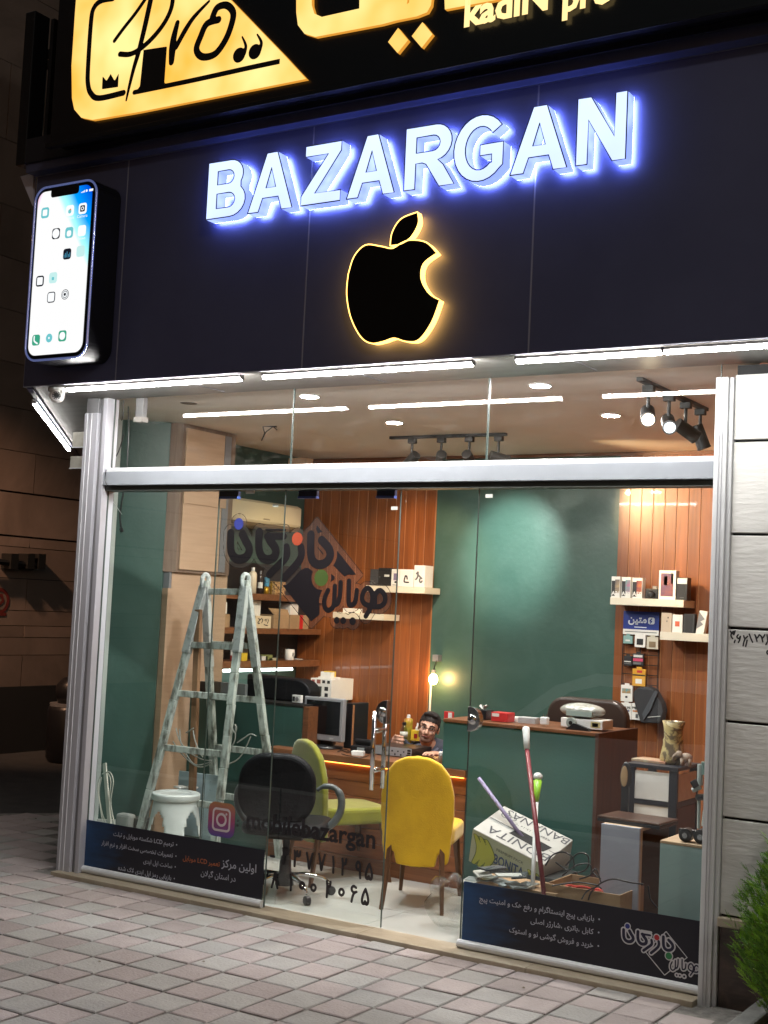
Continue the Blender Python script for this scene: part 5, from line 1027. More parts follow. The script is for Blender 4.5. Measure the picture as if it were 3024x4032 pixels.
# bare bulb lamp
q = PY(1706, 2672, 3.02); bz = q[2]; bl_ = thing('bulb_lamp', 'bare glowing bulb hanging on the green wall edge', 'lamp', (q[0], 3.02, bz+.12))
wb = emis('bulb_glow', (1, .55, .20), 150); G().lathe([(.004, -.045), (.022, -.038), (.033, -.018), (.034, .0), (.028, .018), (.016, .032)], (q[0], 3.02, bz), 20).build('bulb', wb, bl_, smooth=True, world=True)
G().lathe([(.014, .032), (.016, .036), (.016, .062), (.008, .068)], (q[0], 3.02, bz), 14).build('socket', mat('socket_tan', (.5, .4, .3), .5), bl_, smooth=True, world=True); G().tube([(q[0], 3.02, bz+.065), (q[0]-.005, 3.05, bz+.11), (q[0]-.02, 3.10, bz+.15)], .004, 6).build('cable', black, bl_, world=True); G().box(q[0]-.05, q[0]+.0, 3.08, 3.14, bz+.13, bz+.18).build('hook_box', grey, bl_, world=True)
a = PY(1697, 2690, 3.12); b = PY(1690, 2800, 3.12); G().box(a[0]-.006, a[0]+.004, 3.115, 3.13, .8, a[2]).build('wall_conduit', white)['kind'] = 'structure'
# ================================================================ white shelves on the back wall
shw = mat('white_shelf', (.66, .60, .48), .45)
def wshelf(px0, px1, pt, pb, lab):
    a = PY(px0, (pt+pb)/2, 2.9); b = PY(px1, (pt+pb)/2, 2.9); mid = (px0+px1)/2; z1 = PY(mid, pt, 2.9)[2]; z0 = PY(mid, pb, 2.9)[2]
    t = thing('floating_shelf', lab, 'shelf', ((a[0]+b[0])/2, 3.0, z0), 0, 'white floating shelves on the wood boards'); G().box(a[0], b[0], 2.9, 3.135, z0, z1).build('board', shw, t, world=True, bevel=.002); return z1
s1 = wshelf(1440, 1674, 2309, 2333, 'upper white floating shelf on the left wood boards, left of the green wall'); s2 = wshelf(1310, 1512, 2414, 2438, 'lower white floating shelf mostly behind the calligraphy decal')
s3 = wshelf(2402, 2692, 2357, 2386, 'upper white floating shelf holding phone cartons at the right'); s4 = wshelf(2598, 2835, 2493, 2525, 'lower white floating shelf holding phone cartons at the right')
bx_bk = mat('black_card', (.018, .017, .018), .4); gry_p = mat('grey_print', (.12, .12, .12), .5); wht_p = mat('white_print', (.6, .6, .58), .5); lil = mat('lilac_print', (.18, .14, .24), .5)
pbox('black_box', 'dark grey carton leftmost on the upper left white shelf', 'box', (1457, 2241, 1489, 2305), 2.93, .1, mat('charcoal_card', (.04, .04, .045), .5), None, [(.1, .12, .7, .18, gry_p), (.1, .24, .5, .29, gry_p)])
pbox('black_box', 'black carton with white patch on the upper left white shelf', 'box', (1489, 2236, 1538, 2305), 2.93, .1, bx_bk, None, [(.5, .5, .9, .62, wht_p), (.08, .45, .2, .5, gry_p)])
pbox('white_box', 'white carton with lilac picture on the upper left white shelf', 'box', (1541, 2241, 1571, 2308), 2.93, .1, whitep, None, [(.3, .35, .9, .75, lil), (.45, .18, .75, .3, bx_bk), (.2, .05, .9, .09, gry_p)])
t, w, h = pbox('white_box', 'white carton with black curved gadget picture on the upper left shelf', 'box', (1573, 2242, 1628, 2310), 2.93, .1, whitep); scribble([[(t.location[0]+w*u_, t.location[2]+h*v_) for u_, v_ in s_] for s_ in ([(.42, .62), (.36, .4), (.38, .27), (.66, .25)], [(.42, .62), (.52, .6), (.56, .45)])], 2.9285, .006, t, ink, 'gadget_print')
t, w, h = pbox('white_box', 'tallest white carton with gadget picture, right end of the upper left shelf', 'box', (1630, 2226, 1672, 2312), 2.92, .13, whitep); scribble([[(t.location[0]+w*u_, t.location[2]+h*v_) for u_, v_ in s_] for s_ in ([(.25, .62), (.38, .68), (.34, .45), (.2, .35)], [(.42, .55), (.62, .45), (.75, .4)], [(.6, .4), (.55, .28), (.68, .22), (.78, .28)])], 2.9185, .007, t, gry_p, 'gadget_print')
pbox('white_box', 'small pale carton on the lower left white shelf', 'box', (1350, 2395, 1400, 2415), 2.93, .1, whitep)
pics = [mat('pic_tan', (.42, .3, .16), .4, c2=(.12, .1, .1), scale=20), mat('pic_violet', (.4, .1, .22), .4, c2=(.1, .3, .28), scale=18), mat('pic_flame', (.5, .16, .04), .4, c2=(.14, .02, .06), scale=18)]
for k, (x0, yt, x1, yb, s_, m) in enumerate(((2407, 2270, 2441, 2353, 'A21', pics[0]), (2447, 2272, 2483, 2354, 'A70', pics[1]), (2489, 2275, 2529, 2356, 'A50', pics[2]))):
    t, w, h = pbox('phone_box', ['white phone carton lettered A21 at the left end of the right shelf', 'white phone carton lettered A70 with violet picture', 'white phone carton lettered A50 with flame picture'][k], 'box', (x0, yt, x1, yb), 2.94, .06, whitep, 'white phone cartons', [(.05, .08, .45, .80, bx_bk), (.42, .22, .95, .86, m)])
    text(s_, whitep, t.location[0]+w*.05, t.location[0]+w*.97, t.location[2]+h*.12, 2.9375, 'lettering', t, bold=.03)
t, w, h = pbox('compact_camera', 'black compact camera between the phone cartons on the right shelf', 'camera', (2540, 2318, 2591, 2358), 2.95, .04, bx_bk, bevel=.006); G().lathe([(.026, 0), (.026, .012), (.020, .03), (.012, .03)], (w*.5, 0, h*.42), 20, (0, -1, 0)).build('lens', black, t, smooth=True); G().box(w*.55, w*.85, .005, .035, h, h+.018).build('viewfinder', mat('viewfinder', (.3, .28, .25), .4), t)
pbox('phone_box', 'tall white phone carton with colourful picture on the upper right shelf', 'box', (2594, 2246, 2661, 2362), 2.94, .07, whitep, None, [(.12, .12, .84, .9, mat('pic_warm', (.3, .10, .07), .35, c2=(.10, .07, .14), scale=14)), (.3, .5, .5, .8, mat('pic_cream', (.5, .34, .2), .4)), (.72, .55, .84, .9, mat('pic_sky', (.15, .35, .5), .4))])
pbox('black_box', 'black carton with white top sticker on the upper right shelf end', 'box', (2665, 2274, 2706, 2364), 2.94, .08, bx_bk, None, [(.03, .72, .97, .97, wht_p), (.3, .1, .7, .13, gry_p)])
pbox('phone_box', 'plain beige phone carton on the lower right shelf', 'box', (2603, 2413, 2645, 2492), 2.94, .05, mat('beige_card', (.5, .40, .3), .5), None, [(.6, .72, .7, .8, bx_bk), (.5, .55, .6, .62, gry_p)])
pbox('phone_box', 'white phone carton with red flower print on the lower right shelf', 'box', (2647, 2420, 2687, 2493), 2.94, .05, whitep, None, [(.28, .36, .72, .64, mat('flower_red', (.55, .10, .04), .5))])
pbox('black_box', 'black phone carton on the lower right shelf', 'box', (2691, 2417, 2735, 2495), 2.94, .05, bx_bk, None, [(.1, .05, .13, .95, gry_p), (.87, .05, .9, .95, gry_p)])
t, w, h = pbox('leaning_box', 'leaning white carton with grey zigzag print on the lower right shelf', 'box', (2739, 2402, 2771, 2496), 2.95, .05, whitep); t.rotation_euler = (0, .16, 0)
G().add([(0, -.002, h*.2), (w*.75, -.002, h*.45), (w*.35, -.002, h*.55), (w*.85, -.002, h*.68), (w*.5, -.002, h*.78), (0, -.002, h*.95)], [(0, 1, 2, 3, 4, 5)]).build('zigzag_print', mat('zig_grey', (.2, .2, .21), .5), t)
# hanging accessory rack
HY = 3.11
rk = thing('wire_rack', 'black wire display rack with blue header hanging on the wood boards', 'rack', tuple(PY(2525, 2405, HY)))
a = PY(2455, 2480, HY); b = PY(2595, 2490, HY); zt_ = PY(2525, 2500, HY)[2]; zb_ = PY(2520, 2735, HY)[2]
for x_ in (a[0], (a[0]+b[0])/2, b[0]): G().cyl((x_, HY, zb_), (x_, HY, zt_), .004, n=6).build('wire', blackm, rk, world=True)
for k in range(7): z_ = zt_-(zt_-zb_)*k/6; G().cyl((a[0], HY, z_), (b[0], HY, z_), .0035, n=6).build('wire', blackm, rk, world=True)
zc = PY(2525, 2479, HY)[2]; zt2 = PY(2525, 2408, HY)[2]
G().box(a[0], b[0], HY-.008, HY-.004, zc, zt2).build('header_board', mat('header_blue', (.01, .03, .22), .4), rk, world=True); G().box(a[0], b[0], HY-.008, HY-.004, zt_, zc-.0005).build('header_strip', whitep, rk, world=True)
W_ = b[0]-a[0]; hw_ = mat('header_white', (.6, .62, .66), .5); text('متین', hw_, a[0]+W_*.14, a[0]+W_*.66, zc+(zt2-zc)*.38, HY-.009, 'header_lettering', rk, bold=.03, farsi=True)
icon_pts = rrect(a[0]+W_*.70, a[0]+W_*.88, zc+(zt2-zc)*.32, zc+(zt2-zc)*.32+W_*.18, .012, 4); G().add([(p, HY-.009, q) for p, q in icon_pts], [tuple(range(len(icon_pts)))]).build('header_mark', hw_, rk, world=True)
scribble([[(a[0]+W_*.80, zc+(zt2-zc)*.62), (a[0]+W_*.75, zc+(zt2-zc)*.5), (a[0]+W_*.80, zc+(zt2-zc)*.48), (a[0]+W_*.76, zc+(zt2-zc)*.38)]], HY-.010, .004, rk, mat('header_blue', ()), 'header_mark')
text('www.matin.com', hw_, a[0]+W_*.32, a[0]+W_*.68, zc+(zt2-zc)*.10, HY-.009, 'header_lettering', rk) if 0 else G().box(a[0]+W_*.32, a[0]+W_*.66, HY-.0095, HY-.0085, zc+(zt2-zc)*.10, zc+(zt2-zc)*.15).build('header_line', hw_, rk, world=True)
G().box(a[0]+W_*.05, a[0]+W_*.95, HY-.0095, HY-.0085, zt_+(zc-zt_)*.45, zt_+(zc-zt_)*.6).build('header_line', gry_p, rk, world=True)
def pack(lab, rect, m, *dec_): 
    t, w, h = pbox('accessory_pack', lab, 'pack', rect, HY-.035, .02, m, 'packs hanging on the wire rack', dec_); G().box(w*.3, w*.7, .004, .008, h, h+.014).build('hang_tab', m, t); return t, w, h
pack('pale teal pack at the upper left of the rack', (2454, 2503, 2490, 2534), mat('teal_card', (.2, .34, .32), .5), (.25, .3, .75, .5, wht_p)); pack('white pack with black square gadget in the top row', (2499, 2499, 2541, 2549), whitep, (.2, .2, .8, .68, bx_bk)); pack('cream pack with brown square gadget in the top row', (2546, 2508, 2591, 2556), mat('cream_card', (.55, .5, .4), .5), (.22, .15, .8, .62, mat('tan_gadget', (.2, .14, .08), .4)))
pack('small black pack in the second row of the rack', (2455, 2583, 2488, 2622), bx_bk, (.1, .4, .9, .5, wht_p), (.1, .2, .9, .28, gry_p)); pack('black and pink pack in the second row of the rack', (2490, 2574, 2534, 2620), bx_bk, (.05, .35, .95, .6, mat('pink_print', (.5, .05, .12), .5)), (.1, .08, .8, .28, gry_p), (.1, .7, .9, .9, wht_p))
pack('yellow memory card pack on the rack', (2490, 2634, 2541, 2702), mat('yellow_card', (.6, .30, .02), .5), (.25, .15, .75, .42, whitep), (.02, .60, .98, .68, bx_bk), (.35, .78, .75, .92, redp)); pack('white memory card pack at the lower left of the rack', (2444, 2698, 2490, 2762), whitep, (.12, .5, .85, .8, mat('pic_mix', (.05, .3, .35), .5, c2=(.4, .2, .05), scale=40)), (.4, .22, .6, .34, bx_bk))
for k, (r_, m) in enumerate((((2444, 2768, 2485, 2832), mat('navy_print', (.02, .04, .15), .5)), ((2487, 2770, 2530, 2835), mat('orange_print', (.5, .18, .05), .5)))):
    t, w, h = pack(['white pack lettered PHILIPS with blue band', 'white pack lettered PHILIPS with orange band'][k], r_, whitep, (.1, .48, .85, .58, m), (.38, .12, .62, .36, gry_p)); text('PHILIPS', bx_bk, t.location[0]+w*.06, t.location[0]+w*.94, t.location[2]+h*.66, HY-.0385, 'lettering', t, bold=.03)
bgm = mat('bag_fabric', (.022, .023, .027), .75); t = thing('hanging_bag', 'black cloth bag hanging in front of the wire rack', 'bag', tuple(PY(2560, 2840, HY-.12)))
bp = lambda L_, y: [(lambda p: (p[0], p[2]))(PY(u_, v_, y)) for u_, v_ in L_]
g = G(); g.prism(bp([(2500, 2722), (2520, 2708), (2555, 2702), (2582, 2715), (2612, 2770), (2618, 2800), (2605, 2848), (2530, 2846), (2515, 2800), (2503, 2760)], HY-.1)[::-1], HY-.14, HY-.04, lambda a, b, d: (a, d, b)); g.build('pouch', bgm, t, world=True, bevel=.012, seg=3)
g = G(); g.prism(bp([(2580, 2718), (2592, 2725), (2560, 2800), (2535, 2835), (2530, 2810)], HY-.15)[::-1], HY-.158, HY-.142, lambda a, b, d: (a, d, b)); g.build('strap', mat('strap_grey', (.05, .055, .065), .6), t, world=True)
a = PY(2550, 2824, HY-.15); b = PY(2600, 2820, HY-.15); G().beam(a, b, .004, .004).build('piping', wht_p, t, world=True)
# ================================================================ chairs
def shell_chair(name, lab, m, mb, loc, rz):
    t = thing(name, lab, 'chair', loc, rz, 'padded dining chairs in the shop')
    # backrest: rounded upholstered shell, notched where the legs pass
    def outline(u):   # half width at height z
        return 0
    pts = [(-.214, .33), (-.204, .285), (-.186, .275), (-.163, .375), (-.146, .375), (-.122, .265), (-.06, .262), (0, .26), (.06, .262), (.122, .265), (.146, .375), (.163, .375), (.186, .275), (.204, .285), (.214, .33),
           (.222, .42), (.235, .55), (.232, .66), (.205, .755), (.15, .815), (.08, .843), (0, .85), (-.08, .843), (-.15, .815), (-.205, .755), (-.232, .66), (-.235, .55), (-.222, .42)]
    sm_ = []
    for i in range(len(pts)):
        sm_.append(pts[i])
        if i >= 14:
            a, b = np.array(pts[i]), np.array(pts[(i+1) % len(pts)]); 
            if i < 27: sm_.append(tuple((a+b)/2*1.0))
    f = lambda X, Y: sd_poly(X, Y, pts)-.012
    curve = lambda x, z: .42*x*x-.18*max(z-.55, 0)**2*0-.10*(z-.3)
    fr_ = sdf_art(f, -.26, .26, .24, .88, .0125, lambda a, b: (a, -.02+curve(a, b)-.02, b), merge=False)
    # merge duplicate points so that the shell shades smoothly and can be thickened
    import bmesh
    me = bpy.data.meshes.new('backrest'); me.from_pydata(fr_.v, [], fr_.f); bm = bmesh.new(); bm.from_mesh(me); bmesh.ops.remove_doubles(bm, verts=bm.verts, dist=.002)
    bmesh.ops.recalc_face_normals(bm, faces=bm.faces); bm.to_mesh(me); bm.free(); me.materials.append(m)
    for p in me.polygons: p.use_smooth = True
    o = bpy.data.objects.new('backrest', me); COL.objects.link(o); o.parent = t
    s_ = o.modifiers.new('s', 'SOLIDIFY'); s_.thickness = .044; s_.offset = 0; r_ = o.modifiers.new('r', 'REMESH'); r_.mode = 'VOXEL'; r_.voxel_size = .0075; r_.use_smooth_shade = True; s2_ = o.modifiers.new('m', 'SMOOTH'); s2_.factor = .5; s2_.iterations = 12
    g = G(); g.prism(rrect(-.225, .225, 0.0, .46, .09, 6), .365, .465, lambda a, b, d: (a, b, d)); g.build('seat', m, t, bevel=.025, seg=3, smooth=False)
    for sx_ in (-1, 1):
        G().beam((sx_*.160, -.03, .42), (sx_*.195, -.105, 0), .036, .03, w1=.022, h1=.022).build('leg', mb, t, bevel=.004)
        G().beam((sx_*.17, .40, .37), (sx_*.205, .47, 0), .04, .03, w1=.022, h1=.022).build('leg', mb, t, bevel=.004)
    for c_ in list(COL.objects):
        if c_.parent == t: c_.scale = (.84, 1, 1) if c_.name.startswith('backrest') else (.88, .95, 1); c_.location = (c_.location[0], c_.location[1], -.01)
    return t
yel_f = mat('yellow_velvet', (.68, .41, .006), .85, c2=(.56, .33, .005), scale=5, sheen=.25, bump=.25, bscale=140)
lime_f = mat('lime_velvet', (.215, .215, .003), .85, c2=(.18, .18, .003), scale=9, sheen=.5, bump=.15, bscale=140)
leg_w = mat('chair_leg_wood', (.075, .032, .014), .4, c2=(.12, .055, .025), scale=2, st=(20, 20, 1), bump=.1)
shell_chair('dining_chair', 'bright yellow upholstered chair seen from behind in the door opening', yel_f, leg_w, (1.965, .60, FZ), .33)
shell_chair('dining_chair', 'lime green upholstered chair half hidden behind the black office chair', lime_f, leg_w, (1.12, .80, FZ), -.48)
# office chair
oc = thing('office_chair', 'black swivel office chair with chrome star base behind the glass door', 'chair', (1.235, .36, FZ), .45); lea = mat('black_leather', ())
g = G(); g.prism(rrect(-.225, .225, .41, .82, .17, 10), -.035, .035, lambda a, b, d: (a, d+.30*a*a, b)); o = g.build('backrest', lea, oc, bevel=.03, seg=4); o.location = (-.06, -.08, -.01)
g = G(); g.prism(rrect(-.24, .24, -.22, .24, .10, 6), .36, .43, lambda a, b, d: (a, b, d)); g.build('seat', lea, oc, bevel=.025, seg=3)
G().tube([(-.17, -.06, .6), (-.12, -.10, .42), (0, -.05, .33), (0, 0, .33)], .014, 8).build('back_bracket', blackm, oc)
G().lathe([(.028, .13), (.028, .22), (.02, .225), (.02, .36)], (0, 0, 0), 18).build('gas_column', black, oc, smooth=True); G().lathe([(.055, .06), (.05, .10), (.035, .14), (.033, .20)], (0, 0, 0), 18).build('hub', black, oc, smooth=True)
G().box(-.10, .10, -.08, .08, .325, .36).build('seat_plate', blackm, oc)
for k in range(5):
    a = 2*math.pi*k/5+.35; c, s = math.cos(a), math.sin(a)
    G().tube([(c*.03, s*.03, .115), (c*.12, s*.12, .118), (c*.22, s*.22, .098), (c*.272, s*.272, .062)], [.014, .014, .012, .009], 8).build('star_leg', chrome, oc, smooth=True)
    w_ = G().cyl((c*.275-s*.014, s*.275+c*.014, .026), (c*.275-s*-.014, s*.275+c*-.014, .026), .026, n=14).build('caster', black, oc, bevel=.003)
for sx_ in (-1, 1):
    arm = smooth_path([(.16, .60), (.20, .625), (.26, .62), (.30, .57), (.30, .49), (.26, .42), (.19, .37), (.12, .35)], 4)
    G().tube([(sx_*a, .02, b) for a, b in arm], [.012]*4+[.017]*6+[.022]*(len(arm)-10), 8).build('armrest', mat('grey_armrest', (.09, .10, .10), .35), oc, smooth=True)
# ================================================================ step ladder
lwm = mat('paint_spattered_wood', (.42, .46, .42), .8, c2=(.10, .10, .08), scale=24, st=(1, 1, .35), bump=.5, lo=.45, hi=.66, detail=8)
ld = thing('step_ladder', 'old wooden double ladder spattered with white paint', 'ladder', (.1, 1.0, FZ))
H1 = (.04, .95, 1.80); H2 = (.375, .95, 1.81); FA = (-.257, .74, FZ); FB = (.035, 1.235, FZ); FA2 = (.40, .74, FZ); FB2 = (.56, 1.24, FZ)
lerp = lambda a, b, t: tuple(a[i]+(b[i]-a[i])*t for i in range(3))
for nm, a, b in (('rail', H1, FA), ('rail', H2, FA2), ('rail', H1, FB), ('rail', H2, FB2)):
    g = G(); n_ = 9; P_ = [lerp(a, b, k/n_) for k in range(n_+1)]
    for k in range(n_): j = .003; g.beam(tuple(p+random.uniform(-j, j) for p in P_[k]), tuple(p+random.uniform(-j, j) for p in P_[k+1]), .052, .034, up=(0, 1, 0))
    g.build(nm, lwm, ld, world=True, bevel=.003, seg=1)
for t_ in (.04, .235, .43, .62, .80): G().beam(lerp(H1, FB, t_), tuple(p+(.03, 0, 0)[i] for i, p in enumerate(lerp(H2, FB2, t_))), .022, .042).build('rung', lwm, ld, world=True, bevel=.003, seg=1)
for t_ in (.24, .42, .62, .80): G().beam(lerp(H1, FA, t_), lerp(H2, FA2, t_), .022, .042).build('rung', lwm, ld, world=True, bevel=.003, seg=1)
mt = mat('painted_sleeve', (.42, .45, .43), .6, c2=(.2, .22, .21), scale=22, bump=.3, lo=.5, hi=.7)
for a, b, c, l_ in ((H1, FA, FB, .27), (H2, FA2, FB2, .26)):
    p0 = (a[0], a[1]-.0, a[2]+.045)
    G().beam(lerp(a, b, .02), lerp(a, b, l_), .060, .042, up=(0, 1, 0)).build('metal_sleeve', mt, ld, world=True, bevel=.004); G().beam(lerp(a, c, .02), lerp(a, c, l_+.05), .056, .040, up=(0, 1, 0)).build('metal_sleeve', mt, ld, world=True, bevel=.004)
    G().tube([lerp(a, b, .05)]+[(a[0]-.012*math.cos(s_), a[1]-.020*math.cos(s_), a[2]+.0+.042*math.sin(s_)) for s_ in np.linspace(0, math.pi, 9)]+[lerp(a, c, .05)], .016, 8).build('hinge_loop', mt, ld, world=True)
pl_ = thing('wooden_pole', 'bare brown wooden pole standing inside the ladder', 'pole', (.1, .9, FZ)); a = PY(782, 2400, .92); b = PY(757, 3120, .90); G().beam(a, b, .045, .03, up=(0, 1, 0)).build('pole', mat('raw_wood', (.22, .12, .06), .7, c2=(.16, .085, .04), scale=2, st=(20, 20, 1), bump=.2), pl_, world=True, bevel=.002)
rp = mat('grey_rope', (.30, .31, .28), .9); R3 = lambda x, y: (500+x/2.0738, 2500+y/2.0738)
ro = thing('ladder_rope', 'thin grey rope looped loosely round the ladder rungs', 'rope', (.1, .9, .6))
for s_ in ([(400, 760), (430, 860), (500, 950), (600, 1010), (690, 1030)], [(375, 870), (430, 950), (520, 1040), (600, 1080), (690, 1050)], [(540, 780), (555, 860), (590, 950), (620, 1000)], [(430, 770), (440, 880), (480, 970), (560, 1060), (680, 1040)],
           [(800, 1065), (900, 1020), (960, 940), (1010, 830)], [(900, 880), (960, 840), (1010, 810), (1055, 825)], [(885, 740), (880, 860), (830, 950), (800, 1000)], [(480, 800), (520, 775), (545, 760)], [(860, 760), (880, 800), (895, 760), (880, 730)]):
    G().tube([PY(*R3(a, b), .86) for a, b in smooth_path(s_, 5)], .0042, 6).build('strand', rp, ro, world=True)
# ================================================================ stool and clutter at left
q = PY(694, 3120, .72); st_ = thing('plastic_stool', 'white plastic stool with arched legs beside the ladder', 'stool', (q[0], .72, FZ)); zt_ = q[2]-FZ
wst = mat('stool_plastic', (.56, .60, .58), .35, c2=(.46, .5, .48), scale=9, lo=.3, hi=.8)
g = G(); g.lathe([(.148, zt_-.045), (.155, zt_-.035), (.155, zt_-.008), (.148, zt_), (.10, zt_), (.096, zt_-.006), (.01, zt_-.006)], (0, 0, 0), 32); g.build('seat', wst, st_, smooth=True, bevel=.002)
import bmesh
g = G(); n_ = 64; nz_ = 22
for j in range(nz_):
    for i in range(n_):
        z0, z1 = (zt_-.04)*j/nz_, (zt_-.04)*(j+1)/nz_; a0, a1_ = 2*math.pi*i/n_, 2*math.pi*(i+1)/n_; am = (a0+a1_)/2; zm = (z0+z1)/2
        dlt = abs(((am*4/(2*math.pi)) % 1)-.5)/.5; top = .305*math.sqrt(max(0, 1-(dlt/.66)**2)) if dlt < .66 else 0
        if zm < top: continue
        rf = lambda z: .132+.065*(1-z/zt_)
        g.add([(rf(z0)*math.cos(a0), rf(z0)*math.sin(a0), z0), (rf(z0)*math.cos(a1_), rf(z0)*math.sin(a1_), z0), (rf(z1)*math.cos(a1_), rf(z1)*math.sin(a1_), z1), (rf(z1)*math.cos(a0), rf(z1)*math.sin(a0), z1)], [(0, 1, 2, 3)])
o = g.build('arched_body', wst, st_, smooth=True); bm = bmesh.new(); bm.from_mesh(o.data); bmesh.ops.remove_doubles(bm, verts=bm.verts, dist=.0005); bm.to_mesh(o.data); bm.free(); m_ = o.modifiers.new('s', 'SOLIDIFY'); m_.thickness = .006
o.rotation_euler = (0, 0, .705)
for px, py, r_, l_ in ((752, 3105, .3, 'white wall switch plate with a slot lying on the stool'), (712, 3103, -.3, 'plain white wall plate lying on the stool')):
    w = flat('switch_plate', l_, 'wall plate', px, py, q[2], .075, .07, .012, white, r_, .003, 'plate'); 
    if r_ > 0: G().box(-.018, .018, -.012, .012, .012, .014).build('socket', black, w)
pbm = mat('pale_blue_board', (.38, .48, .52), .5, c2=(.34, .44, .48), scale=3)
pbox('blue_panel', 'pale blue board leaning behind the plastic stool, left one', 'panel', (697, 3040, 795, 3290), .98, .016, pbm); t, w, h = pbox('blue_panel', 'taller pale blue board with screw holes behind the stool', 'panel', (801, 3050, 856, 3330), .93, .016, pbm)
for v_ in (.25, .5, .78, .9): G().lathe([(.003, 0), (.003, .001)], (w*.4, -.001, h*v_), 8, (0, -1, 0)).build('screw_hole', black, t)
cbl = thing('cable_bundle', 'pale cables looped over a leaning white trunking strip', 'cable', (-.3, .55, FZ)); pal = mat('pale_cable', (.44, .44, .38), .5)
G().beam(PY(412, 3005, .5), PY(435, 3290, .42), .028, .012, up=(0, 1, 0)).build('trunking', pal, cbl, world=True, bevel=.002)
for k, s_ in enumerate(([(400, 3060), (390, 3120), (402, 3200), (425, 3260)], [(405, 3045), (425, 3045), (436, 3080), (430, 3150), (440, 3240)], [(402, 3048), (432, 3040), (446, 3080), (436, 3160), (452, 3250)], [(395, 3055), (385, 3100), (395, 3180), (405, 3240)])):
    G().tube([PY(a, b, .46-.01*k) for a, b in smooth_path(s_, 5)], .0035, 6).build('strand', pal, cbl, world=True)
pbox('grey_bag', 'pale grey packet on the floor behind the left banner', 'bag', (450, 3205, 505, 3300), .75, .08, mat('pale_bag', (.34, .35, .32), .5, bump=.8, bscale=12, c2=(.25, .26, .24), scale=8), bevel=.02)
pbox('dark_box', 'small dark crate on the floor beside the ladder foot', 'box', (505, 3222, 548, 3300), .80, .12, mat('dark_crate', (.05, .05, .045), .6, c2=(.1, .1, .09), scale=20))
q = PY(465, 1935, .35); cc = thing('hanging_cable', 'black cable hanging from the transom inside the left corner', 'cable', tuple(q))
G().tube([PY(a, b, .3) for a, b in smooth_path([(487, 1930), (478, 1985), (472, 2030), (476, 2075), (480, 2095)], 5)], [.006]*16+[.012]*4+[.006], 6).build('cable', black, cc, world=True)
G().tube([PY(a, b, .2) for a, b in smooth_path([(432, 1940), (445, 1975), (455, 1990), (480, 2025)], 5)], .002, 6).build('wire', white, cc, world=True)
for s_ in ([(455, 1590), (450, 1700), (447, 1830)], [(488, 1565), (484, 1640), (478, 1655)], [(505, 1600), (507, 1700), (500, 1840)], [(488, 1710), (470, 1770), (453, 1805)]):
    G().tube([PY(a, b, .15) for a, b in smooth_path(s_, 4)], .0035, 6).build('wire', black if s_[0][0] > 480 else pal, cc, world=True)
G().tube([PY(a, b, -.07) for a, b in smooth_path([(418, 1850), (414, 1885), (422, 1910), (435, 1915)], 4)], .003, 6).build('wire', black, cc, world=True)
# ================================================================ right hand clutter
O5 = lambda x, y: (1750+x/1.5082, 3050+y/1.5082)
TL, NR, FR, BL = [Vector(tuple(CAM+(np.array(p)-CAM)*.93)) for p in ((1.949, 1.287, .374), (2.421, 1.294, .224), (1.97, 1.651, .476), (1.889, 1.363, .16))]
ex, ey, ez = (NR-TL), (FR-TL), (BL-TL)
fbx = thing('fruit_box', 'tilted white and green banana carton with hand hole in its lid', 'box', tuple(BL)); fcm = mat('fruit_card', (.46, .45, .42), .7, c2=(.40, .39, .36), scale=7, bump=.08)
P_ = lambda u, v, w: tuple(TL+ex*u+ey*v+ez*w)
hx0, hx1, hy0, hy1 = .42, .98, .30, .62
g = G(); g.hexa([P_(0, 0, 1), P_(1, 0, 1), P_(1, 1, 1), P_(0, 1, 1)], [P_(0, 0, .0), P_(1, 0, .0), P_(1, 1, .0), P_(0, 1, .0)]); g.build('carton', fcm, fbx, world=True, bevel=.004)
T_ = lambda a, b: P_(a, b, -.006); Fp = lambda a, b: tuple(Vector(P_(a, 0, b))-ey.normalized()*.002)
G().add([T_(.36, .34), T_(.86, .30), T_(.90, .52), T_(.40, .56)], [(0, 1, 2, 3)]).build('hand_hole', dark, fbx, world=True)
G().add([T_(0, .5), T_(.36, .49), T_(.36, .51), T_(0, .52)], [(0, 1, 2, 3)]).build('lid_fold', gry_p, fbx, world=True); G().add([T_(.9, .40), T_(1, .40), T_(1, .42), T_(.9, .42)], [(0, 1, 2, 3)]).build('lid_fold', gry_p, fbx, world=True)
fpk = mat('fruit_print', (.05, .05, .06), .7)
text('BONITA', fpk, .98, .12, .30, 0, 'lettering', fbx, fn=lambda a, b: T_(a, b), height=-.30, bold=0)
text('BANANAS', fpk, .98, .10, .96, 0, 'lettering', fbx, fn=lambda a, b: T_(a, b), height=-.28, bold=.0); text('KEEP AT 13-14 °C', fpk, .8, .30, .70, 0, 'lettering', fbx, fn=lambda a, b: T_(a, b), height=-.08)
ringf = sdf_art(lambda X, Y: np.minimum(np.abs(np.hypot(X-.14, (Y-.76)*.8)-.06)-.008, np.abs(np.hypot(X-.24, (Y-.76)*.8)-.04)-.008), 0, .34, .6, .9, .012, lambda a, b: T_(a, b)); ringf.build('round_mark', gry_p, fbx, world=True)
G().add([Fp(0.0, .02), Fp(.98, .02), Fp(.98, .98), Fp(0.0, .98)], [(0, 3, 2, 1)]).build('front_panel', mat('pale_green_card', (.42, .44, .34), .7, c2=(.36, .40, .26), scale=6), fbx, world=True)
Fq = lambda a, b: tuple(Vector(P_(a, 0, b))-ey.normalized()*.004)
text('BONITA', mat('navy_letter', (.03, .06, .16), .6), .34, .76, .66, 0, 'lettering', fbx, fn=lambda a, b: Fq(a, b), height=-.40, bold=.02)
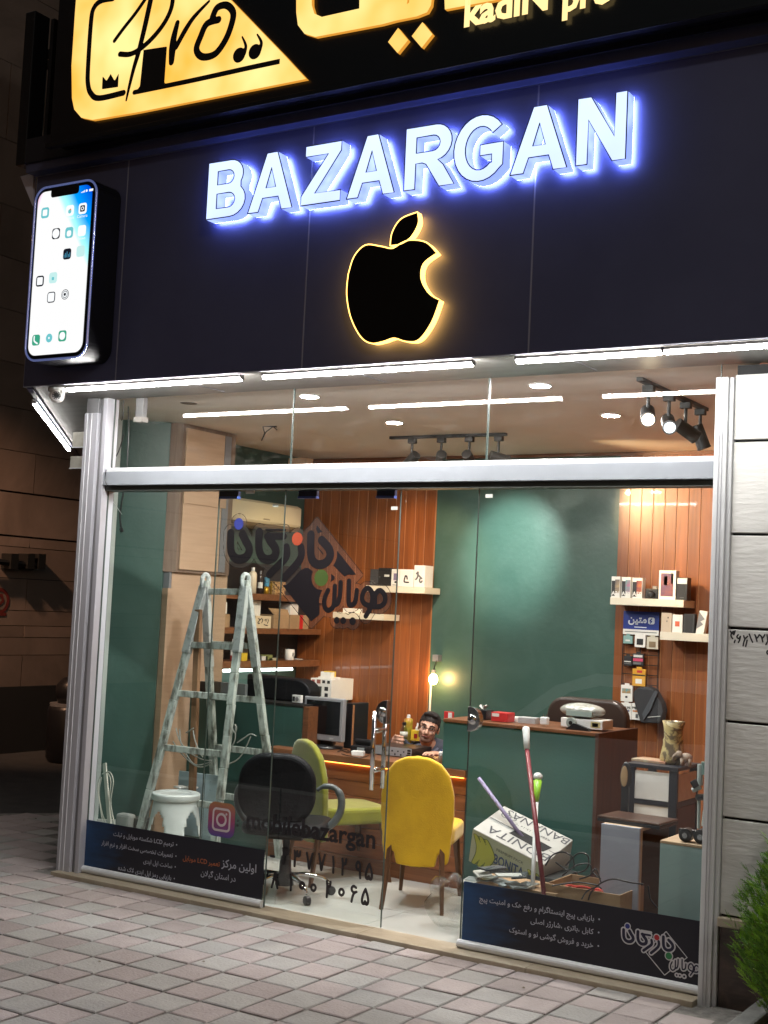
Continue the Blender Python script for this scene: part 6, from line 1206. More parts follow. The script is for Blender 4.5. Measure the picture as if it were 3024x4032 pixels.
text('PREMIUM PACK', fpk, .36, .74, .28, 0, 'lettering', fbx, fn=lambda a, b: Fq(a, b), height=-.11); text('PREMIUM', fpk, .36, .48, .86, 0, 'lettering', fbx, fn=lambda a, b: Fq(a, b), height=-.08)
ban_m = mat('banana_print', (.40, .42, .05), .6); bo = mat('banana_outline', (.10, .14, .02), .6)
def ban_f(cx_, cy_, s, dl):
    sts = [smooth_path([(cx_+dx*s, cy_-.30*s*1.3), (cx_+(dx+.09)*s, cy_), (cx_+(dx+.02)*s, cy_+.34*s*1.3)], 5) for dx in (-.08, .0, .08)]
    return lambda X, Y: np.min([np.hypot(0, 0)+sd_line(X, Y, p, [max(.008, (.045-.05*abs(i/(len(p)-1)-.5))*s*1.2) for i in range(len(p))]) for p in sts], axis=0)+dl
for cx_, cy_, s in ((.13, .52, 1.0), (.88, .62, .7)):
    sdf_art(ban_f(cx_, cy_, s, -.008), 0, 1, 0, 1, .02, lambda a, b: Fq(a, b)).build('fruit_outline', bo, fbx, world=True)
    sdf_art(ban_f(cx_, cy_, s, .004), 0, 1, 0, 1, .016, lambda a, b: tuple(Vector(Fq(a, b))-ey.normalized()*.001)).build('fruit_picture', ban_m, fbx, world=True)
sdf_art(lambda X, Y: np.maximum(np.hypot(X-.55, (Y-.90)*.8)-.09, Y-.90), .4, .7, .7, 1, .014, lambda a, b: Fq(a, b)).build('sun_picture', ban_m, fbx, world=True)
# support pile: dark crate under the banana carton
pbox('storage_crate', 'dark crate holding up the tilted banana carton', 'crate', (1905, 3440, 2180, 3760), .80, .30, mat('crate_dark', (.03, .035, .035), .6))
# phone shells heap
csm = mat('phone_shell_white', (.45, .46, .42), .25); csd = mat('phone_shell_dark', (.04, .045, .05), .2); csg = mat('phone_shell_grey', (.2, .23, .23), .25)
shp = [(1860, 3430, .1, csm), (1900, 3418, .35, csm), (1935, 3410, -.2, csd), (1975, 3440, .5, csg), (2010, 3425, -.4, csm), (2045, 3440, .2, csd), (2075, 3450, .0, csm), (1960, 3470, .9, csm), (2030, 3478, .4, csg), (2085, 3485, -.5, csm), (2110, 3500, .2, csm), (1915, 3452, 0, csg), (2150, 3512, .7, csm)]
pbox('phone_shell_tray', 'flat tray under the heap of phone shells behind the right banner', 'tray', (1852, 3492, 2190, 3600), .26, .24, card)
for k, (px, py, r_, m) in enumerate(shp):
    q = PY(px, py+30, .22+.03*(k % 4)); t = thing('phone_shell', ['%s phone shell %s' % (['white', 'dark', 'grey'][[csm, csd, csg].index(m)], w_) for w_ in ('at the left tip of the heap', 'second from the left in the heap', 'high on the left of the heap', 'leaning in the middle of the heap', 'flat on the heap near the mop handle', 'under the lime mop handle', 'just left of the maroon pole', 'low in the heap centre', 'low under the mop handle', 'behind the maroon pole foot', 'right of the maroon pole foot', 'low on the left of the heap', 'at the right end of the heap')][k], 'phone part', tuple(q), r_*2, 'heap of phone shells behind the right banner')
    g = G(); g.prism(rrect(-.038, .038, -.075, .075, .012, 4), 0, .008, lambda a, b, d: (a, b, d+abs(b)*.25*(k % 3-.6)+.12*a*(k % 2))); g.build('shell', m, t, bevel=.001)
    if m is csm: g = G(); g.prism(rrect(-.03, .03, -.055, .055, .004, 3), .0085, .0095, lambda a, b, d: (a, b, d+abs(b)*.25*(k % 3-.6)+.12*a*(k % 2))); g.build('screen', csd if k % 2 else csg, t)
# open carton with cables
a = PY(2168, 3500, .30); b = PY(2432, 3560, .30); zc = PY(2430, 3520, .30)[2]
bx = thing('open_carton', 'open brown carton full of cables behind the right banner', 'box', ((a[0]+b[0])/2, .4, FZ)); zb_ = FZ; xl, xr, yf, yb_ = a[0]-.02, b[0]+.02, .28, .60
for nm, c_ in (('side', (xl, xr, yf, yf+.006)), ('side', (xl, xr, yb_-.006, yb_)), ('side', (xl, xl+.006, yf+.007, yb_-.007)), ('side', (xr-.006, xr, yf+.007, yb_-.007))): G().box(c_[0], c_[1], c_[2], c_[3], zb_, zc).build('side', card, bx, world=True)
G().box(xl+.007, xr-.007, yf+.007, yb_-.007, zc-.12, zc-.11).build('packing', mat('packing_dark', (.06, .04, .03), .8), bx, world=True)
rc_ = thing('red_cable', 'coil of red cable lying in the open carton', 'cable', (xl+.14, .36, zc-.1)); G().tube([(xl+.16+.09*math.cos(t)*(1+.1*math.sin(3*t)), .38+.05*math.sin(t*1.02), zc-.03+.012*math.sin(2.3*t)) for t in np.linspace(0, 20, 120)], .006, 6).build('coil', mat('red_cable_rubber', (.42, .03, .02), .4), rc_, world=True)
bc_ = thing('black_cable', 'black cables spilling out of the open carton', 'cable', (xl+.1, .4, zc))
for s_ in ([(640, 660), (700, 650), (790, 640), (900, 655), (935, 680)], [(855, 745), (870, 700), (920, 650), (1000, 620), (1100, 640), (1180, 650)], [(815, 740), (850, 690), (920, 660)], [(660, 520), (720, 560), (800, 580), (850, 550), (850, 480), (790, 470), (720, 540)], [(600, 540), (640, 480), (700, 460), (760, 490), (770, 560)], [(1210, 660), (1225, 740), (1265, 790)], [(930, 640), (900, 560), (860, 600), (800, 620)], [(700, 600), (780, 540), (860, 530), (880, 580), (930, 620)]):
    G().tube([PY(*O5(u_, v_), .27) for u_, v_ in smooth_path(s_, 5)], .004, 6).build('strand', black, bc_, world=True)
# mops and poles
mp = thing('maroon_pole', 'maroon broom pole with white grip leaning behind the right door', 'broom', tuple(PY(2147, 3600, .25))); a = PY(2075, 2950, .62); b = PY(2147, 3560, .24); c_ = PY(2071, 2864, .66)
G().cyl(a, b, .0125, n=12).build('pole', mat('maroon_paint', (.16, .02, .03), .35), mp, world=True, smooth=True); G().tube([a, lerp(a, c_, .5), lerp(a, c_, .9), c_], [.016, .018, .021, .018], 12).build('grip', white, mp, world=True, smooth=True); d_ = PY(2158, 3750, .2); G().box(d_[0]-.12, d_[0]+.12, .17, .21, FZ, .10).build('brush', mat('bristle', (.1, .02, .03), .8), mp, world=True); G().cyl(b, (d_[0], .19, .1), .0125, n=12).build('pole_end', mat('maroon_paint', ()), mp, world=True)
ml = thing('lime_mop', 'white mop pole with lime green handle leaning beside the maroon pole', 'mop', tuple(PY(2095, 3600, .25))); a = PY(2112, 3160, .50); b = PY(2094, 3560, .25); c_ = PY(2118, 3058, .54)
G().cyl(a, b, .011, n=12).build('pole', white, ml, world=True, smooth=True); G().tube([a, lerp(a, c_, .3), lerp(a, c_, .85)], [.011, .016, .023], 12).build('handle', mat('lime_plastic', (.28, .55, .03), .35), ml, world=True, smooth=True); G().ell(c_, (.025, .025, .022), 16, 10).build('knob', white, ml, world=True, smooth=True); d_ = PY(2094, 3750, .2); G().lathe([(.09, FZ), (.05, FZ+.08), (.015, .14)], (d_[0], .2, 0), 16).build('mop_head', wht_p, ml, world=True); G().cyl(b, (d_[0], .2, .13), .011, n=12).build('pole_end', white, ml, world=True)
pu = thing('lilac_pole', 'lilac mop stick standing in the banana carton hand hole', 'pole', P_(.6, .45, 0)); G().cyl(PY(1885, 3063, .98), P_(.58, .42, .1), .011, n=12).build('pole', mat('lilac_plastic', (.26, .22, .36), .4), pu, world=True, smooth=True)
# clear plastic bag on the floor
q = PY(1768, 3585, .32); pb = thing('plastic_bag', 'crumpled clear plastic bag on the floor by the right door edge', 'bag', (q[0], .32, FZ)); g = G(); g.ell((0, 0, .13), (.12, .10, .14), 26, 18)
g.v = [(x*(1+.18*math.sin(9*x*8+z*31)), y*(1+.2*math.sin(y*50+z*23)), z*(1+.10*math.sin(x*60))) for x, y, z in g.v]
bgf = glassmat('bag_film', (.90, .91, .90), 1.2, .45, (.5, .5, .5)); g.build('film', bgf, pb, smooth=True)
# cabinets at the right window
def cabinet(name, lab, px0, pxm, px1, ptop, pbot, y, dep, mf, ms, open_=False):
    a = PY(px0, ptop, y); b = PY(pxm, ptop+ (pxm-px0)*.17, y); t = thing(name, lab, 'cabinet', (a[0], y, FZ)); w = b[0]-a[0]; h = a[2]-FZ
    G().box(0, w, 0, .016, 0, h).build('front_board', mf, t, bevel=.001); G().box(0, w+.0, .017, dep, h-.018, h).build('top_board', ms, t, bevel=.001)
    G().box(0, .016, .017, dep, 0, h-.019).build('side_board', ms, t)
    if open_: G().box(w-.016, w, .017, .04, 0, h-.019).build('edge_board', ms, t); G().box(.017, w-.001, dep-.012, dep, 0, h-.019).build('back_board', mat('dark_brown_wood', (.12, .07, .045), .6), t)  # back board in a darker brown than the other boards
    else: G().box(w-.016, w, .017, dep, 0, h-.019).build('side_board', ms, t)
    return t, w, h
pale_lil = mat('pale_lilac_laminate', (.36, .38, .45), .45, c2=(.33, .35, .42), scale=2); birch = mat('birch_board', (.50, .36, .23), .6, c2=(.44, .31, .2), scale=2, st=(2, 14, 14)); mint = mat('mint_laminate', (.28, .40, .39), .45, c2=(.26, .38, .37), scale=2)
cA, wA, hA = cabinet('low_cabinet', 'low cabinet with pale lilac front and open side under the dark laptop', 2368, 2520, 2670, 3242, 3500, .44, .42, pale_lil, birch, True)
q = PY(2600, 3308, .16); q2 = PY(2810, 3350, .16); cB = thing('low_cabinet', 'low cabinet with mint green front beside the right post', 'cabinet', (q[0], .16, FZ)); wB = 3.80-q[0]; hB = q[2]-FZ
G().box(0, wB, 0, .016, 0, hB-.013).build('front_board', mint, cB, bevel=.001); G().box(0, wB, -.002, .38, hB-.012, hB).build('top_board', birch, cB, bevel=.001); G().box(0, .016, .017, .38, 0, hB-.013).build('side_board', mat('dark_brown_wood', ()), cB)
lp = thing('laptop', 'closed dark brown laptop on the lilac fronted cabinet', 'laptop', (cA.location[0]+wA*.62, .44+.17, cA.location[2]+hA), -.05); lpm = mat('laptop_brown', (.05, .025, .018), .3, c2=(.09, .05, .035), scale=14)
G().box(-.17, .17, -.12, .12, 0, .016).build('base', black, lp, bevel=.003); G().box(-.17, .17, -.12, .12, .018, .03).build('lid', lpm, lp, bevel=.004)
# black rack with white drawers
RYk = .86; x0 = PY(2468, 3010, RYk)[0]; x1 = PY(2668, 3030, RYk)[0]; zt_ = PY(2560, 3012, RYk)[2]; rk2 = thing('drawer_rack', 'black framed rack with two white drawer fronts at the right', 'rack', (x0, RYk, FZ)); w = x1-x0; h = zt_-FZ; dep = .34; fk = mat('rack_black', (.018, .019, .026), .4)
for a in (0, w-.045): G().box(a, a+.045, 0, .02, 0, h-.021).build('upright', fk, rk2, bevel=.001); G().box(a, a+.045, dep-.02, dep, 0, h-.021).build('upright', fk, rk2)
G().box(-.003, w+.003, -.004, dep+.004, h-.02, h).build('top', fk, rk2, bevel=.001)
zz = [h-.035, h-.185, h-.21, h-.355, h-.375]; G().box(.046, w-.046, .004, .016, zz[1]+.001, zz[0]).build('drawer_front', whitep, rk2, bevel=.002); G().box(.046, w-.046, .004, .016, zz[3]+.001, zz[2]).build('drawer_front', whitep, rk2, bevel=.002)
for a, b in ((zz[2]+.001, zz[1]), (zz[4], zz[3])): G().box(.046, w-.046, .0, .02, a, b).build('cross_bar', fk, rk2); G().box(w-.02, w-.001, .021, dep-.021, a, b).build('cross_bar', fk, rk2)
G().box(w-.012, w-.002, .03, dep-.03, zz[1]+.004, zz[0]-.004).build('side_panel', birch, rk2); G().box(w-.012, w-.002, .03, dep-.03, zz[3]+.004, zz[2]-.004).build('side_panel', mat('side_wood', ()), rk2); G().box(.05, w-.05, .1, .3, .02, zz[4]-.02).build('lower_drawer', fk, rk2)
bkk = flat('magazine', 'thin pale magazine lying on the black rack', 'magazine', 2575, 3000, FZ+h, .20, .14, .014, mat('magazine_cover', (.42, .36, .25), .5, c2=(.3, .12, .06), scale=16), -.1, .002, 'cover')
# patterned vase and elephant figurine on the rack
q = PY(2648, 3000, 1.02); vs = thing('patterned_vase', 'tall gold and brown patterned vase on the black rack', 'vase', (q[0], 1.02, FZ+h)); H_ = PY(2640, 2838, 1.02)[2]-FZ-h
vm = mat('vase_pattern', (.42, .33, .15), .35, c2=(.12, .085, .05), scale=13, lo=.46, hi=.54, bump=.5, dist=1.5); n_ = 28
g = G(); g.lathe([(.060, 0), (.066, H_*.12), (.060, H_*.33), (.050, H_*.50), (.052, H_*.55), (.048, H_*.60), (.050, H_*.8), (.058, H_), (.052, H_), (.044, H_*.8)], (0, 0, 0), n_); g.v = [(x*(1+.08*math.sin(4*math.atan2(y, x)+z*60)), y*(1+.08*math.cos(5*math.atan2(y, x)+z*40)), z) for x, y, z in g.v]; g.build('body', vm, vs, smooth=True)
q = PY(2700, 3012, .98); el = thing('elephant_figurine', 'small beige elephant figurine beside the patterned vase', 'figurine', (q[0], .98, FZ+h), .3); em_ = mat('figurine_stone', (.40, .30, .22), .6, c2=(.25, .18, .13), scale=20)
g = G(); g.ell((0, 0, .045), (.035, .022, .026), 14, 9); g.ell((-.035, 0, .06), (.02, .018, .02), 12, 8)
for a, b in ((-.02, -.012), (-.02, .012), (.02, -.012), (.02, .012)): g.cyl((a, b, 0), (a, b, .04), .009, .01, n=8)
g.tube([(-.05, 0, .06), (-.062, 0, .05), (-.068, 0, .035), (-.064, 0, .02)], [.009, .008, .006, .005], 8); g.build('body', em_, el, smooth=True)
for s in (-1, 1): G().ell((-.03, s*.02, .062), (.012, .003, .016), 10, 6).build('ear', em_, el, smooth=True)
# fan-like round dark object left of the rack
q = PY(2486, 3060, .84); fnn = thing('round_mirror', 'tan oval mirror with black rim leaning left of the drawer rack', 'mirror', (q[0]-.015, .80, FZ)); zc_ = PY(2486, 3055, .84)[2]
G().ell((0, 0, zc_-FZ), (.032, .012, .075), 18, 12).build('rim', black, fnn, smooth=True); G().ell((-.004, -.012, zc_-FZ), (.02, .004, .055), 18, 12).build('pane', mat('tan_mirror', (.3, .2, .11), .3), fnn, smooth=True); G().box(-.02, .02, -.01, .01, 0, zc_-FZ-.05).build('stand', black, fnn)
# phone gimbal/microscope device on mint cabinet
tp = hB+FZ; gm = thing('microscope_stand', 'grey and black microscope stand beside the right post', 'microscope', (3.74, .30, tp)); gd = lambda px, py, y=.30: PY(px, py, y)
gw = mat('device_grey', (.42, .48, .46), .35)
O6 = lambda x, y: (2500+x/3.166, 3000+y/3.166)
for s_, w_, m in (([(800, 430), (795, 830)], .008, gw), ([(880, 610), (860, 800)], .013, gw), ([(905, 470), (880, 560), (885, 610)], .011, black), ([(815, 30), (812, 290)], .014, gw), ([(820, 310), (720, 355)], .012, gw), ([(880, 0), (880, 160)], .02, mat('device_green', (.16, .24, .22), .4))):
    G().tube([gd(*O6(a, b)) for a, b in s_], w_, 10).build('arm', m, gm, world=True)
G().beam(gd(*O6(720, 290)), gd(*O6(790, 250)), .035, .035).build('head', black, gm, world=True, bevel=.004); G().beam(gd(*O6(760, 440)), gd(*O6(880, 440)), .04, .03).build('joint', black, gm, world=True, bevel=.01)
G().beam(gd(*O6(555, 850), .24), gd(*O6(900, 900), .24), .03, .022).build('base_bar', black, gm, world=True, bevel=.004)
for px, py, r_ in ((650, 860, .032), (840, 900, .034)): c_ = gd(*O6(px, py), .22); G().cyl((c_[0], .19, tp+r_+.001), (c_[0], .25, tp+r_+.001), r_, n=20).build('wheel', black, gm, world=True, bevel=.005); G().cyl((c_[0], .186, tp+r_), (c_[0], .19, tp+r_), r_*.4, n=16).build('hub', steel, gm, world=True)
pwh = flat('white_bag', 'white plastic bag corner behind the banner by the right post', 'bag', 2765, 3600, FZ, .1, .1, .3, mat('bag_white', (.5, .5, .55), .5), .3, .03, 'bag')
# ================================================================ the seated man
skin = mat('skin', (.52, .30, .205), .5, c2=(.46, .255, .17), scale=18, bump=.1, bscale=120)
hairm = mat('dark_hair', (.016, .011, .009), .7, bump=.8, scale=90, st=(1, 1, .3)); shirtm = mat('grey_blue_shirt', (.085, .095, .13), .85, c2=(.07, .08, .11), scale=30, bump=.3, bscale=60); trm = mat('dark_trousers', (.02, .02, .025), .9)
HC = Vector((1.258, 1.90, .885))
man = thing('person', 'smiling man in glasses and grey shirt leaning low behind the desk holding a bottle', 'person', (1.30, 2.35, FZ))
YH = .42  # head turned towards the camera
Rh = Matrix.Rotation(YH, 3, 'Z') @ Matrix.Rotation(.22, 3, 'Y') @ Matrix.Rotation(.06, 3, 'X')
HK = .89
hp = lambda x, y, z: HC+Rh @ (Vector((x, y, z))*HK)
def remesh(o, vs, it=4, fac=.5):
    r = o.modifiers.new('r', 'REMESH'); r.mode = 'VOXEL'; r.voxel_size = vs; r.use_smooth_shade = True
    s = o.modifiers.new('s', 'SMOOTH'); s.factor = fac; s.iterations = it; return o
g = G()
def he(c, r, m=None): g.ell(hp(*c), tuple(k*HK for k in r), 18, 12, Rh.to_3x3())
he((0, .012, .028), (.074, .092, .090)); he((0, -.030, -.035), (.058, .062, .072)); he((0, -.045, -.078), (.040, .042, .030)); he((0, -.072, .022), (.060, .018, .022))
he((0, -.088, -.034), (.034, .020, .022)); he((-.038, -.062, -.020), (.024, .024, .022)); he((.038, -.062, -.020), (.024, .024, .022))
g.tube([hp(0, -.088, .018), hp(0, -.104, -.004), hp(0, -.116, -.020), hp(0, -.094, -.026)], [.008, .010, .014, .008], 10); he((-.012, -.100, -.022), (.008, .008, .007)); he((.012, -.100, -.022), (.008, .008, .007))
for s in (-1, 1): he((s*.077, .012, -.008), (.008, .018, .030))
nb = Vector((1.238, 1.985, .735)); g.tube([hp(0, .02, -.04), hp(0, .03, -.09), nb], [.048, .049, .050], 16)
shL, shR = Vector((1.05, 2.10, .69)), Vector((1.46, 2.06, .69)); chest = Vector((1.26, 2.16, .60)); pel = Vector((1.32, 2.50, .40))
g.tube([nb+Vector((0, .03, -.03)), chest, (chest+pel)/2, pel], [.045, .12, .12, .12], 18); g.tube([shL, nb+Vector((0, .04, -.075)), shR], [.046, .045, .046], 14)
HL_ = Vector(tuple(PY(1560, 2912, 1.70))); HR_ = Vector(tuple(PZ(1712, 2968, dz+.028))); elL = Vector((1.00, 1.93, dz+.03)); elR = Vector((1.55, 1.96, dz+.0))
g.tube([shL, (shL+elL)/2+Vector((-.02, 0, -.0)), elL], [.044, .040, .036], 12); g.tube([elL, (elL+HL_)/2+Vector((0, 0, .01)), HL_+Vector((-.025, .02, -.03))], [.040, .034, .026], 12)
g.tube([shR, (shR+elR)/2, elR], [.044, .040, .036], 12); g.tube([elR, HR_+Vector((.02, .06, .0))], [.040, .027], 12)
# hands: palm plus five separate fingers
bot = Vector(tuple(PY(1590, 2893, 1.70)))
def palm(c, r, rot): g.ell(c, r, 14, 10, rot)
palm(HL_+Vector((.0, .0, -.008)), (.030, .034, .040), Matrix.Identity(3))
for k in range(4):
    z_ = .030-.021*k; b0 = HL_+Vector((.004, -.026, z_-.004)); L_ = (.95, 1.05, 1.0, .82)[k]
    g.tube([b0, b0+Vector((.028*L_, -.020, .003)), b0+Vector((.055*L_, -.016, .0)), b0+Vector((.068*L_, .006, -.002))], [.0095, .009, .0085, .007], 8)
g.tube([HL_+Vector((.0, .02, .012)), HL_+Vector((.022, .035, .03)), HL_+Vector((.045, .030, .04))], [.011, .010, .008], 8)
palm(HR_, (.042, .046, .017), Matrix.Identity(3))
for k in range(4):
    a = -.45+.26*k; b0 = HR_+Vector((-.028+.019*k, -.035, 0)); L_ = (.85, 1, .95, .75)[k]; d_ = Vector((math.sin(a)*.35, -1, 0)).normalized()
    g.tube([b0, b0+d_*.030*L_+Vector((0, 0, .006)), b0+d_*.055*L_, b0+d_*.070*L_+Vector((0, 0, -.010))], [.0092, .0088, .008, .0068], 8)
g.tube([HR_+Vector((-.035, .01, 0)), HR_+Vector((-.058, -.012, 0)), HR_+Vector((-.066, -.034, -.004))], [.011, .010, .008], 8)
for s in (-1, 1):
    kn = Vector((1.30+s*.13, 2.14, .46)); ft = Vector((1.28+s*.14, 2.20, .06)); g.tube([pel+Vector((s*.08, 0, 0)), kn, kn+Vector((0, .01, -.02)), ft+Vector((0, 0, .02))], [.085, .060, .055, .042], 12); g.tube([ft, ft+Vector((0, -.14, -.015))], [.042, .03], 10)
body = remesh(g.build('body', skin, man, world=True, smooth=True), .0048, 3, .4)
g = G(); g.tube([nb+Vector((-.004, -.020, .045)), nb+Vector((0, .03, -.01)), chest+Vector((0,-.02,.02)), (chest+pel)/2, pel+Vector((0, 0, .02))], [.058, .100, .185, .162, .165], 20); g.tube([shL+Vector((-.012, 0, 0)), nb+Vector((0, .035, -.040)), shR+Vector((.012, 0, 0))], [.078, .104, .078], 16)
g.tube([shL, (shL+elL)/2+Vector((-.02, 0, 0)), elL], [.066, .060, .054], 14); g.tube([elL, lerp(elL, HL_, .55)], [.052, .042], 14); g.tube([shR, (shR+elR)/2, elR], [.066, .060, .052], 14); g.tube([elR, lerp(elR, HR_, .55)], [.050, .040], 14)
remesh(g.build('shirt', shirtm, man, world=True, smooth=True), .009, 4, .5)
g = G(); g.tube([nb+Vector((-.062, -.03, .012)), nb+Vector((-.02, -.085, -.045)), nb+Vector((.0, -.09, -.06))], [.014, .014, .008], 8); g.tube([nb+Vector((.062, -.02, .012)), nb+Vector((.03, -.08, -.045)), nb+Vector((.0, -.09, -.06))], [.014, .014, .008], 8); g.build('collar', mat('shirt_collar', (.13, .14, .19), .85), man, world=True, smooth=True)
g = G()
for s in (-1, 1): kn = Vector((1.30+s*.13, 2.14, .46)); ft = Vector((1.28+s*.14, 2.20, .06)); g.tube([pel+Vector((s*.08, 0, 0)), kn, kn+Vector((0, .01, -.02)), ft+Vector((0, 0, .05))], [.098, .074, .070, .058], 14)
g.tube([pel+Vector((-.09, 0, -.01)), pel+Vector((.09, 0, -.01))], [.11, .11], 14); remesh(g.build('trousers', trm, man, world=True, smooth=True), .011, 4, .5)
# hair: swept up cap
g = G(); g.ell(hp(0, .020, .056), (.070, .084, .062), 20, 14, Rh); g.ell(hp(0, .060, .0), (.066, .047, .062), 18, 12, Rh)
for k in range(9): a = -.9+.225*k; g.tube([hp(.052*math.sin(a), -.030, .100), hp(.056*math.sin(a)-.004, -.058, .104+.008*math.cos(a)), hp(.054*math.sin(a)-.010, -.062, .122+.008*math.cos(3*a))], [.016, .012, .005], 8)
for s in (-1, 1): g.tube([hp(s*.069, -.012, .05), hp(s*.071, -.010, .02), hp(s*.071, -.008, -.005)], [.012, .008, .004], 8)
o = remesh(g.build('hair', hairm, man, world=True, smooth=True), .005, 2, .4)
beard = mat('stubble', (.20, .115, .08), .8, c2=(.27, .155, .11), scale=60)
g = G(); g.ell(hp(0, -.050, -.077), (.0385, .0385, .0285), 18, 12, Rh); g.ell(hp(-.047, -.025, -.050), (.0145, .0285, .030), 12, 8, Rh); g.ell(hp(.047, -.025, -.050), (.0145, .0285, .030), 12, 8, Rh)
remesh(g.build('stubble', beard, man, world=True, smooth=True), .004, 2, .4)
g = G(); g.tube([hp(-.029, -.0945, -.045), hp(-.011, -.1025, -.0515), hp(.012, -.1025, -.0515), hp(.030, -.094, -.044)], [.002, .0042, .0042, .002], 8); g.build('mouth', mat('lips', (.26, .09, .075), .5), man, world=True, smooth=True)
G().tube([hp(-.018, -.0975, -.0485), hp(0, -.1030, -.0515), hp(.019, -.0970, -.0480)], .0030, 6).build('teeth', mat('teeth', (.6, .55, .5), .4), man, world=True)
for s in (-1, 1):
    G().ell(hp(s*.031, -.079, .010), (.012, .009, .0058), 14, 10, Rh).build('eye', mat('eye_white', (.5, .47, .44), .3), man, world=True, smooth=True); G().ell(hp(s*.031+.003, -.087, .010), (.0055, .003, .0052), 10, 8, Rh).build('iris', mat('iris_dark', (.02, .012, .01), .2), man, world=True, smooth=True)
    G().tube([hp(s*.012, -.097, .030), hp(s*.032, -.094, .036), hp(s*.052, -.080, .030)], [.0035, .005, .003], 8).build('eyebrow', hairm, man, world=True, smooth=True)
gf = G(); 
for s in (-1, 1):
    pts = [hp(s*.032+.022*math.cos(t), -.104+.012*abs(math.cos(t))*(1 if s*math.cos(t) > 0 else 0), .008+.0145*math.sin(t)) for t in np.linspace(0, 2*math.pi, 17)]; gf.tube(pts, .0013, 5, caps=False)
    gf.tube([hp(s*.055, -.092, .013), hp(s*.079, -.04, .012), hp(s*.080, .012, .006)], .0016, 5)
gf.tube([hp(-.010, -.105, .011), hp(0, -.108, .014), hp(.010, -.105, .011)], .0013, 5); gf.build('spectacles', blackm, man, world=True)
wb_ = thing('water_bottle', 'small clear water bottle with dark cap held by the man', 'bottle', tuple(bot+Vector((0, 0, -.07)))); bgl = glassmat('bottle_glass', (.72, .76, .74), 2.5, .12, (.6, .6, .58))
G().lathe([(.024, 0), (.026, .01), (.025, .05), (.023, .06), (.026, .07), (.025, .10), (.012, .125), (.011, .135)], (0, 0, 0), 20).build('body', bgl, wb_, smooth=True); G().lathe([(.0135, .133), (.0135, .152)], (0, 0, 0), 16).build('cap', black, wb_); G().lathe([(.0262, .055), (.0262, .09)], (0, 0, 0), 20).build('paper_label', mat('bottle_label', (.42, .42, .36), .5), wb_, smooth=True)
low = thing('floor_stool', 'dark low stool under the seated man behind the desk', 'stool', (1.32, 2.50, FZ)); G().lathe([(.17, .24), (.18, .26), (.18, .29), (.16, .30)], (0, 0, 0), 20).build('seat', black, low, smooth=True)
for a in (.8, 2.4, 3.9, 5.5): G().cyl((.13*math.cos(a), .13*math.sin(a), .24), (.17*math.cos(a), .17*math.sin(a), 0), .014).build('leg', blackm, low)
# ================================================================ conifer, planter
G().box(4.10, 4.19, -1.9, -.09, -.02, .085).build('planter_kerb', mat('kerb_concrete', (.20, .20, .19), .85, c2=(.13, .13, .125), scale=9, bump=.5, bscale=40), bevel=.012)['kind'] = 'structure'
G().box(4.191, 5.9, -1.9, -.09, -.05, .05).build('planter_soil', mat('soil', (.03, .02, .014), .95, bump=1, scale=40))['kind'] = 'structure'
G().box(3.88, 4.098, -.32, -.052, -.04, -.002).build('cement_patch', sand)['kind'] = 'structure'
cn = thing('conifer_shrub', 'bushy green conifer shrub in front of the stone pier', 'shrub', (4.43, -.42, .05))
G().tube([(0, 0, 0), (.005, 0, .4), (0, .005, .85)], [.022, .016, .006], 8).build('trunk', mat('bark', (.07, .045, .03), .9), cn)
rng = np.random.default_rng(3); gl_, gd_ = G(), G()
def spray(g_, p, d, L_, w_):
    d = d.normalized(); s_ = d.cross(Vector(rng.normal(size=3))).normalized(); n_ = 4
    v = [p]; f = []
    for k in range(n_):
        t = (k+1)/n_; q = p+d*L_*t; wd = w_*(1-.75*t)
        v += [q-s_*wd+d*L_*.12, q+s_*wd+d*L_*.12, q-d*L_*.10]
    v.append(p+d*L_*1.15)
    for k in range(n_): b = 1+3*k; f += [(0 if k == 0 else b-1, b+2, b), (0 if k == 0 else b-1, b+1, b+2)]
    f.append((3*n_, 3*n_+1, 3*n_-1)); g_.add(v, f)
for k in range(15000):
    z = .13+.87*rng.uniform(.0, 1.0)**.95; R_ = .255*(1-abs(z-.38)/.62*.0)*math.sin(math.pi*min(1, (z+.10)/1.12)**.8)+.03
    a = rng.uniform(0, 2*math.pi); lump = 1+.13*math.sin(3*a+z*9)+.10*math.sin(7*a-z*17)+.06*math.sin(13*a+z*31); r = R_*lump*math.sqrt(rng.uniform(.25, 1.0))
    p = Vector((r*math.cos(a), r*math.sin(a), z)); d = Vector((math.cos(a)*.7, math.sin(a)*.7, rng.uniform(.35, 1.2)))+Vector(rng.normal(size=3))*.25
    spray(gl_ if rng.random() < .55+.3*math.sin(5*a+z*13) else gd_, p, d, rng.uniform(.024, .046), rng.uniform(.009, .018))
for k in range(26):   # stray tips
    z = rng.uniform(.15, .9); a = rng.uniform(2.2, 4.2); R_ = .285*math.sin(math.pi*min(1, (z+.10)/1.12)**.8)+.03
    for j in range(7): spray(gl_ if k % 2 else gd_, Vector((R_*math.cos(a)*(.95+.03*j), R_*math.sin(a)*(.95+.03*j), z+.012*j)), Vector((math.cos(a), math.sin(a), .9))+Vector(rng.normal(size=3))*.4, .035, .006)
gb_ = G()
for k in range(420):
    z = rng.uniform(.15, .95); a = rng.uniform(0, 6.28); R_ = .24*math.sin(math.pi*min(1, (z+.10)/1.12)**.8)+.02
    spray(gb_, Vector((R_*math.cos(a), R_*math.sin(a), z)), Vector((math.cos(a), math.sin(a), .5))+Vector(rng.normal(size=3))*.5, rng.uniform(.02, .05), .005)
gb_.build('dry_twigs', mat('dry_twig', (.14, .085, .035), .9), cn)
